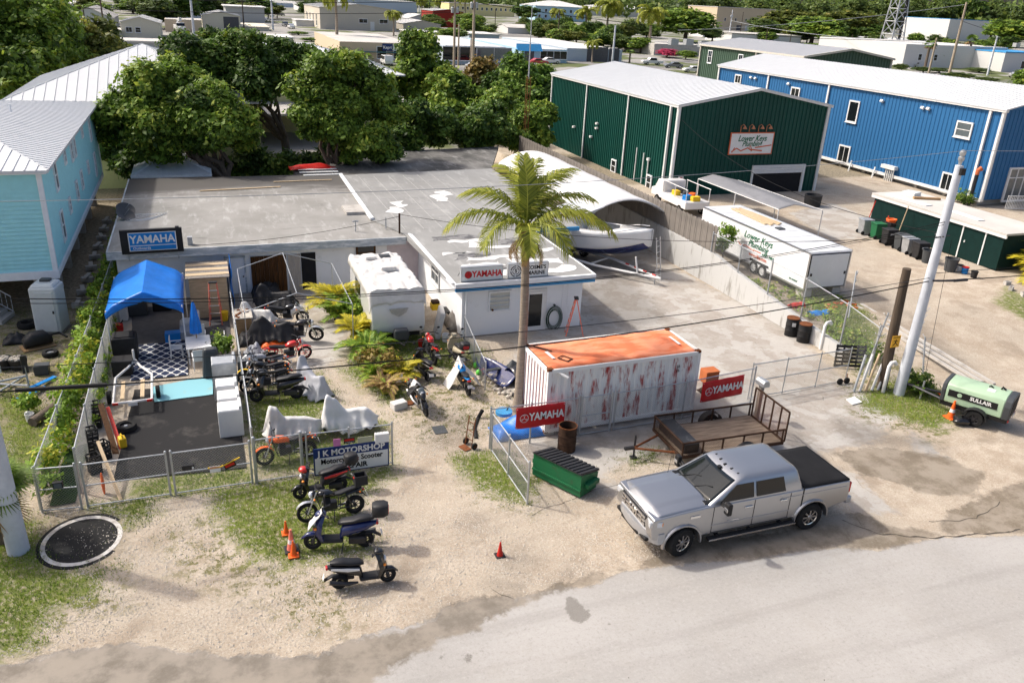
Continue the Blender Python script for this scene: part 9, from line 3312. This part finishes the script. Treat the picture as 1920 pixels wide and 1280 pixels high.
for y in(-4.6,0,4.6):
 for x,z in((-1.7,2.05),(1.7,1.85)):
  U('pole','white',ft,[(x,y,0),(x,y,z)],0.03,6)
U('rail','white',ft,[(-1.7,-4.6,2.07),(-1.7,4.6,2.07)],0.03,6)
U('rail','white',ft,[(1.7,-4.6,1.87),(1.7,4.6,1.87)],0.03,6)
for i,(u,m_,lb)in enumerate((((40.61,40.97,0.70),'galv','grey wheeled bin, farthest in the row'),((40.67,39.91,0.70),'dump_green','green wheeled bin, second in the row'),((40.25,38.48,0.70),'black_plastic','black wheeled bin with white marking beside the green bin'),((40.15,37.30,0.70),'cowl_grey','dark grey bin, fourth in the row'),((39.99,36.52,0.70),'galv','grey lidded bin, fifth in the row'),((39.85,35.54,0.70),'black_plastic','black wheeled bin with white marking near the white pole'))):
 t=thing('wheeled_bin',lb,'bin',u,R(80),'bins along the dark shed')
 B('tub',m_,t,(0,0,0.48),(0.58,0.62,0.92),top=(1.2,1.2),bevel=0.03)
 B('lid',m_,t,(0,0.03,0.98),(0.74,0.80,0.07),bevel=0.03)
 for s in(-1,1):
  MB().lathe([(0.12,-0.03),(0.12,0.03)],(s*0.3,0.32,0.12),12,'X').build('wheel','rubber',t)
 if i in(2,5):
  text('30X90',0.15,'sign_white',t,(-0.365,0,0.72),(RX,0,R(-90)),bold=0.004)
for i,(u,lb)in enumerate((((39.67,34.71,0.70),'round grey trash can behind the white pole'),((39.66,33.04,0.70),'round grey trash can right of the white pole'))):
 t=thing('trash_can',lb,'bin',u,0,'bins along the dark shed')
 MB().lathe([(0.30,0),(0.38,0.75),(0.35,0.75),(0.30,0.3)],n=18).build('tub','cowl_grey',t,smooth=40)
 MB().lathe([(0.40,0.72),(0.40,0.77),(0.36,0.77)],n=18,cap=False).build('rim','cowl_grey',t)
for i,(u,m_,lb)in enumerate((((40.26,32.92,0.70),'white','white paint pail by the dark shed'),((40.24,32.52,0.70),'sign_blue','blue and red paint pail by the dark shed'),((40.10,31.77,0.70),'black_plastic','heap of black pots by the dark shed'))):
 t=thing('paint_pail',lb,'pail',u,0,'pails by the dark shed')
 MB().lathe([(0.16,0),(0.19,0.36)],n=14).build('pail',m_,t,smooth=40)
 MB().lathe([(0.2,0.34),(0.2,0.38)],n=14).build('lid','red' if i==1 else 'black',t)
ds=thing('storage_container','long dark green low storage shed with pale flat roof before the blue building','shed',(44.2,37.5,LOT))
B('box',mat('shed_green',(0.005,0.022,0.02),0.6,var=0.15),ds,(0,0,1.1),(3.4,10.2,2.1))
B('roof','far_roof_b',ds,(0,0,2.22),(3.7,10.6,0.12))
B('fascia','white',ds,(-1.80,0,2.10),(0.08,10.6,0.22))
for y in(-3.9,-2.3):
 B('door_trim','trim_pale',ds,(-1.72,y,1.0),(0.04,0.08,1.95))
B('handle','trim_pale',ds,(-1.73,-2.6,1.1),(0.06,0.06,0.12))
for i,(x,y,rz,d,m_,lb)in enumerate(((-1.0,3.2,4,(0.6,3.2,0.05),'white','white board on the dark shed roof, longest'),(-0.6,-1.5,-6,(0.5,2.4,0.05),'white','white board on the dark shed roof near the white pole'),(0.2,4.4,20,(1.0,0.9,0.3),'sign_pale','pale box on the far end of the dark shed roof'),(0.5,3.2,70,(0.2,1.8,0.15),'wood','brown timber on the dark shed roof'))):
 o=MB().box((0,0,d[2]/2),d).build('roof_board',m_,None,bevel=0.01)
 o.location=(44.2+x,37.5+y*0.9,LOT+2.285)
 o.rotation_euler=(0,0,R(rz))
 tag(o,lb,'board')
for(y,m_,h_,lb)in((42.0,'red',1.9,'red long handled tool leaning on the dark shed'),(40.6,'red',1.2,'short red handled tool leaning on the dark shed'),(39.2,'wood_pale',2.2,'pale pole leaning on the dark shed')):
 o=U('tool_handle',m_,None,[(41.6,y,LOT),(42.12,y+0.1,LOT+h_)],0.03,6)
 tag(o,lb,'tool')
ob_=thing('hose_reel','orange hose bundle on the bins by the dark shed','hose',(41.6,39.9,LOT+0.8))
for k in range(4):
 U('coil','orange',ob_,[((0.25+0.02*k)*math.cos(2*PI*j/16),(0.25+0.02*k)*math.sin(2*PI*j/16),0.25+0.05*k)for j in range(17)],0.04,6)
B('base','black_plastic',ob_,(0,0,0.08),(0.5,0.5,0.3))
wk=thing('work_truck','white rack truck crowded with yellow and orange tools by the green wall','truck',(31.4,48.6,LOT),R(88))
B('bed','paint_white',wk,(0,0,0.8),(3.4,1.9,0.5),bevel=0.05)
MB().prism([(1.7,0.55),(3.4,0.55),(3.45,1.05),(2.9,1.25),(2.5,1.85),(1.7,1.85)],-0.92,0.92,'Y').build('cab','paint_white',wk,bevel=0.06)
for x in(-1.6,0,1.5):
 for s in(-1,1):
  U('rack_post','white',wk,[(x,s*0.9,1.0),(x,s*0.9,1.9)],0.03,6)
for s in(-1,1):
 U('rack_rail','white',wk,[(-1.7,s*0.9,1.9),(1.6,s*0.9,1.9)],0.03,6)
for i,m_ in enumerate(('yellow','sign_blue','orange','cowl_grey','yellow','black_plastic')):
 B('tool_load',m_,wk,(-1.3+i*0.5,0.4*math.sin(i*2),1.2),(0.4,0.6,0.35),rz=i*0.4,bevel=0.04)
for x in(-0.9,2.4):
 for s in(-1,1):
  o=wheel(wk,(0,0,0),0.36,0.22,'alu',6,0.55,16)
  o.location=(x,s*0.86,0.36)
tag_=thing('notice','white and red notice on the green wall corner','sign',(33.6,53.0,1.75))
B('plate','sign_white',tag_,(0,0,0.2),(0.45,0.03,0.5))
MB().lathe([(0.16,-0.006),(0.16,0.006)],(0,-0.02,0.26),14,'Y').build('disc','red',tag_)
bb2=thing('barrel_tub','black round barrel tub at the green building door','tub',(42.43,48.48,0.70))
MB().lathe([(0.6,0),(0.65,0.85),(0.55,0.85),(0.5,0.6)],n=22).build('tub','black_plastic',bb2,smooth=40)
MB().lathe([(0.52,0.55),(0.52,0.6)],n=20).build('filling','soil',bb2)
for i,(u,lb)in enumerate((((40.94,30.30,0.50),'grey concrete block at the right edge'),((40.33,29.54,0.50),'concrete block nearest the yellow palm'),((40.08,28.58,0.40),'white concrete block at the far right edge'))):
 cbk=thing('concrete_block',lb,'block',(u[0],u[1],gz(u[0],u[1])),0.5*i,'concrete blocks at the right edge')
 for k in(-1,1):
  B('shell','concrete',cbk,(0,k*0.08,0.1),(0.4,0.035,0.2))
  B('web','concrete',cbk,(k*0.18,0,0.1),(0.035,0.125,0.2))
rt=thing('tarp_heap','bright red tarpaulin shape on the ground behind the workshop','tarpaulin',(6.9,57.6,2.3))
MB().grid(lambda u,v:((u-0.5)*3.2,(v-0.5)*1.2,0.25+0.35*math.sin(u*PI)*math.sin(v*PI)+0.05*math.sin(u*11)),20,8).build('tarp','red',rt,smooth=40,solid=0.02)
B('stand','wood_grey',rt,(0,0,-1.1),(2.6,0.9,2.4))
for i,(x,y,rz,lb)in enumerate(((-4.3,45.6,20,'dark grey satellite dish at the roof edge, nearer one'),(-4.35,46.8,10,'dark grey satellite dish at the roof edge, farther one'))):
 t=thing('satellite_dish',lb,'satellite dish',(x,y,2.57),R(rz),'satellite dishes on the flat roof')
 MB().lathe([(0.02,0.0),(0.25,0.05),(0.48,0.16),(0.47,0.17),(0.24,0.07),(0.02,0.02)],(0,0,0.12),20,cap=False).build('dish','cowl_grey',t,smooth=50).rotation_euler=(0.5,0.25,0)
 U('arm','galv',t,[(0,0,0.1),(0.25,-0.2,0.5)],0.015,6)
mb=MB()
for k in range(5):
 mb.tube([(-3.6+0.9*math.cos(a*0.5+k)+0.12*k,45.6+0.7*math.sin(a*0.5+k*1.3),2.575+0.004*k)for a in range(13)],0.012,4)
tag(mb.build('loose_cable','white',None,fix=False),'tangle of loose white cable on the flat roof beside the dishes','cable')

# garden plants in the yard
def palm_clump(label,loc,n,ln,m,seed,up=45,name='areca_palm',cat='plant',leaf=0.30,w2=0.03,dr=1.2):
 t=thing(name,label,cat,loc,0,'garden plants around the caravan')
 g=random.Random(seed)
 for i in range(n):
  frond(t,(g.uniform(-0.12,0.12),g.uniform(-0.12,0.12),0.05),i*2.4,R(g.uniform(up-25,up+25)),m=m,length=ln*g.uniform(0.7,1.1),droop=dr,seed=seed+i,leaf=leaf,n=18,width=w2,curl=0.3,lift=0.5)
 return t
palm_clump('tall yellow leaved palm clump at the caravan back corner',(5.05,35.76,0.00),22,2.3,'leaf_yellow',500,62,leaf=0.42,w2=0.05)
palm_clump('yellow green palm clump beside the caravan side',(5.37,34.72,0.00),20,1.8,'leaf_bright',520,58,leaf=0.34,w2=0.045)
palm_clump('drooping green palm clump before the caravan front',(5.56,30.85,0.00),22,1.7,'leaf_bright',540,40,leaf=0.36,w2=0.035)
palm_clump('yellow striped palm clump beside the caravan gas locker',(5.44,32.40,0.00),20,1.6,'leaf_yellow',560,55,leaf=0.32,w2=0.045)
palm_clump('yellow leafed cordyline at the bush end near the bikes',(6.38,28.31,0.00),16,1.1,'leaf_yellow',580,50,leaf=0.30,w2=0.05)
palm_clump('dry brown grass tuft at the end of the garden strip',(5.53,27.28,0.00),26,1.1,'leaf_dry',600,55,leaf=0.16,w2=0.02,name='dry_plant')
palm_clump('bushy green tuft in the middle of the garden strip',(5.38,28.28,0.00),24,1.2,'leaf_bright',630,60,leaf=0.18,w2=0.02,name='dry_plant')
palm_clump('large yellow palm at the right edge of the lot',(44.2,30.6,0.6),22,2.6,'leaf_yellow',660,45,leaf=0.7,w2=0.07)
palm_clump('green palm behind the yellow palm at the right edge',(45.3,32.6,0.6),20,2.6,'leaf_bright',690,50,leaf=0.7,w2=0.06)
for i,(lb,u,lob,m_)in enumerate((('leafy green potted shrub at the caravan corner',(4.87,35.25,0.00),[(0,0,0.7,0.42),(0.3,0.1,0.5,0.3)],'leaf_tree'),
         ('bushy yellow green shrub along the caravan side',(5.53,34.28,0.00),[(0,0,0.8,0.5),(0.3,-0.5,0.6,0.45),(-0.2,0.5,0.9,0.4)],'leaf_bright'),
         ('brown and green shrub in the middle of the garden strip',(5.65,28.85,0.00),[(0,0,0.6,0.6),(0.4,-0.3,0.5,0.5),(-0.4,0.3,0.45,0.5)],'leaf_brown'),
         ('green leafy shrub behind the rug fence',(-0.13,32.07,-0.00),[(0,0,0.6,0.35),(0,0.5,0.5,0.35)],'leaf_bright'),
         ('young green tree behind the retaining wall beside the trailer',(26.5,36.5,LOT),[(0,0,1.6,0.45),(0.2,0.2,2.1,0.4),(-0.2,0,1.2,0.35)],'leaf_bright'),
         ('wild shrub at the foot of the white utility pole',(26.2,21.9,0),[(0,0,0.4,0.5),(0.5,0.1,0.3,0.4)],'leaf_tree'),
         ('green potted plant beside the fallen log',(-6.59,28.93,0.00),[(0,0,0.5,0.3)],'leaf_bright'),
         ('shrub under the blue building corner window',(55.6,46.6,LOT),[(0,0,0.5,0.6),(0.2,1.0,0.5,0.5)],'leaf_tree'))):
 tree(lb,tuple(u),[(u[0]+l[0],u[1]+l[1],u[2]+l[2],l[3])for l in lob],m=m_,tr=0.03,seed=700+i,per=60,leaves=14,size=0.07,spread=0.09,name='shrub',cat='shrub',group='garden plants around the caravan')
# creeper on the left fence
g_=np.random.default_rng(8)
lob=[]
for i in range(130):
 y=23.0+i*0.245
 x=-5.36+0.53*(i/130)
 if g_.random()<0.93:
  lob.append((x+g_.uniform(-0.12,0.25),y,g_.uniform(0.25,1.15),g_.uniform(0.22,0.42)))
v_,t_=leaf_cloud(lob,per=22,leaves=12,size=0.07,spread=0.10,seed=9)
tag(raw_mesh('creeper',v_,4,'leaf_bright',None,np.clip(t_+0.12,0,1)),'dense yellow green creeper covering the left boundary fence','creeper',kind='stuff')
lob=[(-4.36+g_.uniform(-0.05,0.05),27+i*0.22,g_.uniform(0.1,0.9),0.13)for i in range(40)]
v_,t_=leaf_cloud(lob,per=10,leaves=9,size=0.045,spread=0.07,seed=10)
tag(raw_mesh('creeper',v_,4,'leaf_bright',None,t_),'thin light green creeper along the lane fence','creeper',kind='stuff')
# weeds behind the retaining wall
lob=[(25.9+g_.uniform(0,2.4)*(1-abs(i-35)/60),24.6+i*0.14,LOT*0.85+0.05,g_.uniform(0.15,0.35))for i in range(70)]
v_,t_=leaf_cloud(lob,per=12,leaves=9,size=0.07,spread=0.10,seed=12)
tag(raw_mesh('weeds',v_,4,'leaf_grass',None,t_),'ragged weeds growing along the back of the retaining wall','weeds',kind='stuff')
# fan palm at the left pole
fp=thing('fan_palm','shaggy fan palm with dry leaves at the left pole','palm tree',(-6.05,21.3,0))
U('trunk','bark',fp,[(0,0,0),(0,0,1.5)],[0.2,0.16],10)
g=random.Random(5)
for i in range(30):
 a,e=g.uniform(0,2*PI),g.uniform(-0.9,1.1)
 d=Vector((math.cos(a)*math.cos(e),math.sin(a)*math.cos(e),math.sin(e)))
 hub=Vector((0,0,1.5))+d*0.55
 side=d.cross(Vector((0,0,1))).normalized()
 up_=side.cross(d)
 V,T=[],[]
 for j in range(25):
  aa=R(-110+220*j/24)
  dd=(d*math.cos(aa)+side*math.sin(aa)).normalized()
  tip=hub+dd*0.72+Vector((0,0,-0.18))
  wv=dd.cross(up_)*0.022
  mid=hub+dd*0.4
  V+=[hub,mid-wv,tip,mid+wv]
  T+=[min(0.95,max(0,g.gauss(0.45,0.2)))]*4
 raw_mesh('fan_leaf',np.array([tuple(v)for v in V]),4,'leaf_tree' if e>-0.15 else 'leaf_dry',fp,T)

# loose junk in the bike yard and along the left strip
def junk(name,label,u,m,kind,d,rz=0.0):
 t=thing(name,label,name.replace('_',' '),(u[0],u[1],0.015),rz)
 if kind=='heap':
  sd_=len(label)
  MB().grid(lambda a,b:((a-0.5)*d[0],(b-0.5)*d[1],0.01+d[2]*(math.sin(a*PI)*math.sin(b*PI))**0.5*(0.7+0.6*mnoise.noise(Vector((a*4+sd_,b*4,1))))),18,14).build('sheet',m,t,smooth=50,solid=0.01)
 elif kind=='box':
  B('box',m,t,(0,0,d[2]/2),d,bevel=0.02)
  B('lid',m,t,(0.02,0,d[2]+0.01),(d[0]*1.04,d[1]*1.04,0.03),bevel=0.01)
 else:
  MB().lathe([(d[0]*0.8,0),(d[0],d[2]),(d[0]*0.9,d[2]),(d[0]*0.75,0.05)],n=16).build('pail',m,t,smooth=40)
  U('handle','galv',t,[(d[0]*math.cos(a*PI/6),0,d[2]+0.5*d[0]*math.sin(a*PI/6))for a in range(7)],0.01,5)
for a_ in(('tarp_heap','crumpled black sheet at the fence behind the black bikes',(1.05,33.61,0.00),'cloth_black','heap',(1.0,1.2,0.6)),('tarp_heap','grey sheet crumpled over parts by the yard fence',(1.11,31.98,0.00),'cloth_grey','heap',(0.9,0.8,0.6)),('tarp_heap','orange cloth lying under the black covered bike',(1.98,32.90,0.00),'orange','heap',(1.1,0.5,0.25)),
  ('tarp_heap','dark sheet heaped beside the brown wooden doors',(2.17,39.43,0.00),'cloth_black','heap',(1.4,1.0,0.8)),('tarp_heap','cream rag on the parts near the white door',(2.54,41.35,0.00),'cloth_white','heap',(0.6,0.5,0.9)),('storage_box','grey tool chest by the yard fence behind the bikes',(0.69,30.39,0.00),'cowl_grey','box',(0.6,0.5,0.6)),
  ('bucket','red bucket beside the caravan drawbar',(7.95,31.29,0.00),'red','pail',(0.15,0.15,0.3)),('bucket','white bucket near the mattress',(9.12,31.61,0.00),'white','pail',(0.16,0.16,0.34)),('storage_box','dark battery crate between caravan and shop',(9.81,34.07,0.00),'black_plastic','box',(0.5,0.7,0.5)),('tarp_heap','brown sheet over scrap between caravan and shop',(9.99,33.34,0.00),'wood_grey','heap',(0.8,1.5,0.9)),
  ('bucket','black pot at the foot of the yellow palm',(5.39,35.13,0.00),'black_plastic','pail',(0.2,0.2,0.34)),('bucket','second black pot left of the yellow palm',(4.88,35.80,0.00),'black_plastic','pail',(0.2,0.2,0.34)),('storage_box','blue cool box under the canopy edge',(-2.03,34.37,0.00),'sign_blue','box',(0.6,0.4,0.4)),('storage_box','black box against the lane fence by the grill',(-3.77,31.55,0.00),'black_plastic','box',(0.7,0.6,0.6)),
  ('bucket','white pail beside the fallen log',(-6.45,28.29,0.00),'white','pail',(0.15,0.15,0.3)),('storage_box','grey crate beside the stone tubs',(-6.64,32.29,-0.00),'cowl_grey','box',(0.5,0.4,0.35)),('tarp_heap','black hose heap before the porch stair',(-8.11,35.88,-0.00),'black_plastic','heap',(0.9,0.8,0.4)),('tarp_heap','dark netting heap by the palm foot',(10.59,25.61,0.00),'cloth_black','heap',(0.9,0.7,0.5)),
  ('tarp_heap','dark sheet heaped beside the container end',(10.94,27.74,0.00),'cowl_grey','heap',(0.8,1.0,0.5)),('storage_box','orange topped block behind the container end',(18.38,25.02,0.00),'terracotta','box',(0.6,0.5,0.5)),('tarp_heap','old grill grate heap behind the right banner',(18.19,24.07,0.00),'rust_dark','heap',(1.5,0.8,0.5))):
 junk(*a_)

# give every loose trim piece an object of its own
def split_loose(o):
 me=o.data
 n=len(me.vertices)
 par=list(range(n))
 def find(a):
  while par[a]!=a:
   par[a]=par[par[a]]
   a=par[a]
  return a
 for e in me.edges:
  a,b=find(e.vertices[0]),find(e.vertices[1])
  if a!=b:
   par[a]=b
 isl={}
 for p in me.polygons:
  isl.setdefault(find(p.vertices[0]),[]).append(tuple(p.vertices))
 if len(isl)<2 or len(isl)>40:
  return
 for k,fs in enumerate(isl.values()):
  ids=sorted({v for f in fs for v in f})
  mp={v:i for i,v in enumerate(ids)}
  m2=bpy.data.meshes.new(o.name)
  m2.from_pydata([me.vertices[v].co[:]for v in ids],[],[tuple(mp[v]for v in f)for f in fs])
  m2.materials.append(me.materials[0])
  if k==0:
   first=m2
  else:
   c=o.copy()
   c.data=m2
   col.objects.link(c)
 o.data=first
SPLIT={'corner_trim','wall_light','conduit','service_pipe','fascia','gutter','downpipe','bracket','stay','roof_vent','vent_pipe','wiper','door_seam','grille_bar','step_bracket','corner_board','louvre','baluster','rack_post','foot_block','tie','roof_curb','wall','door_frame','railing','stile','barn_door','shutter','leg'}
for o in list(bpy.data.objects):
 if o.type=='MESH' and o.parent and o.data.users==1 and o.name.split('.')[0]in SPLIT and not any(q.parent==o for q in()):
  split_loose(o)
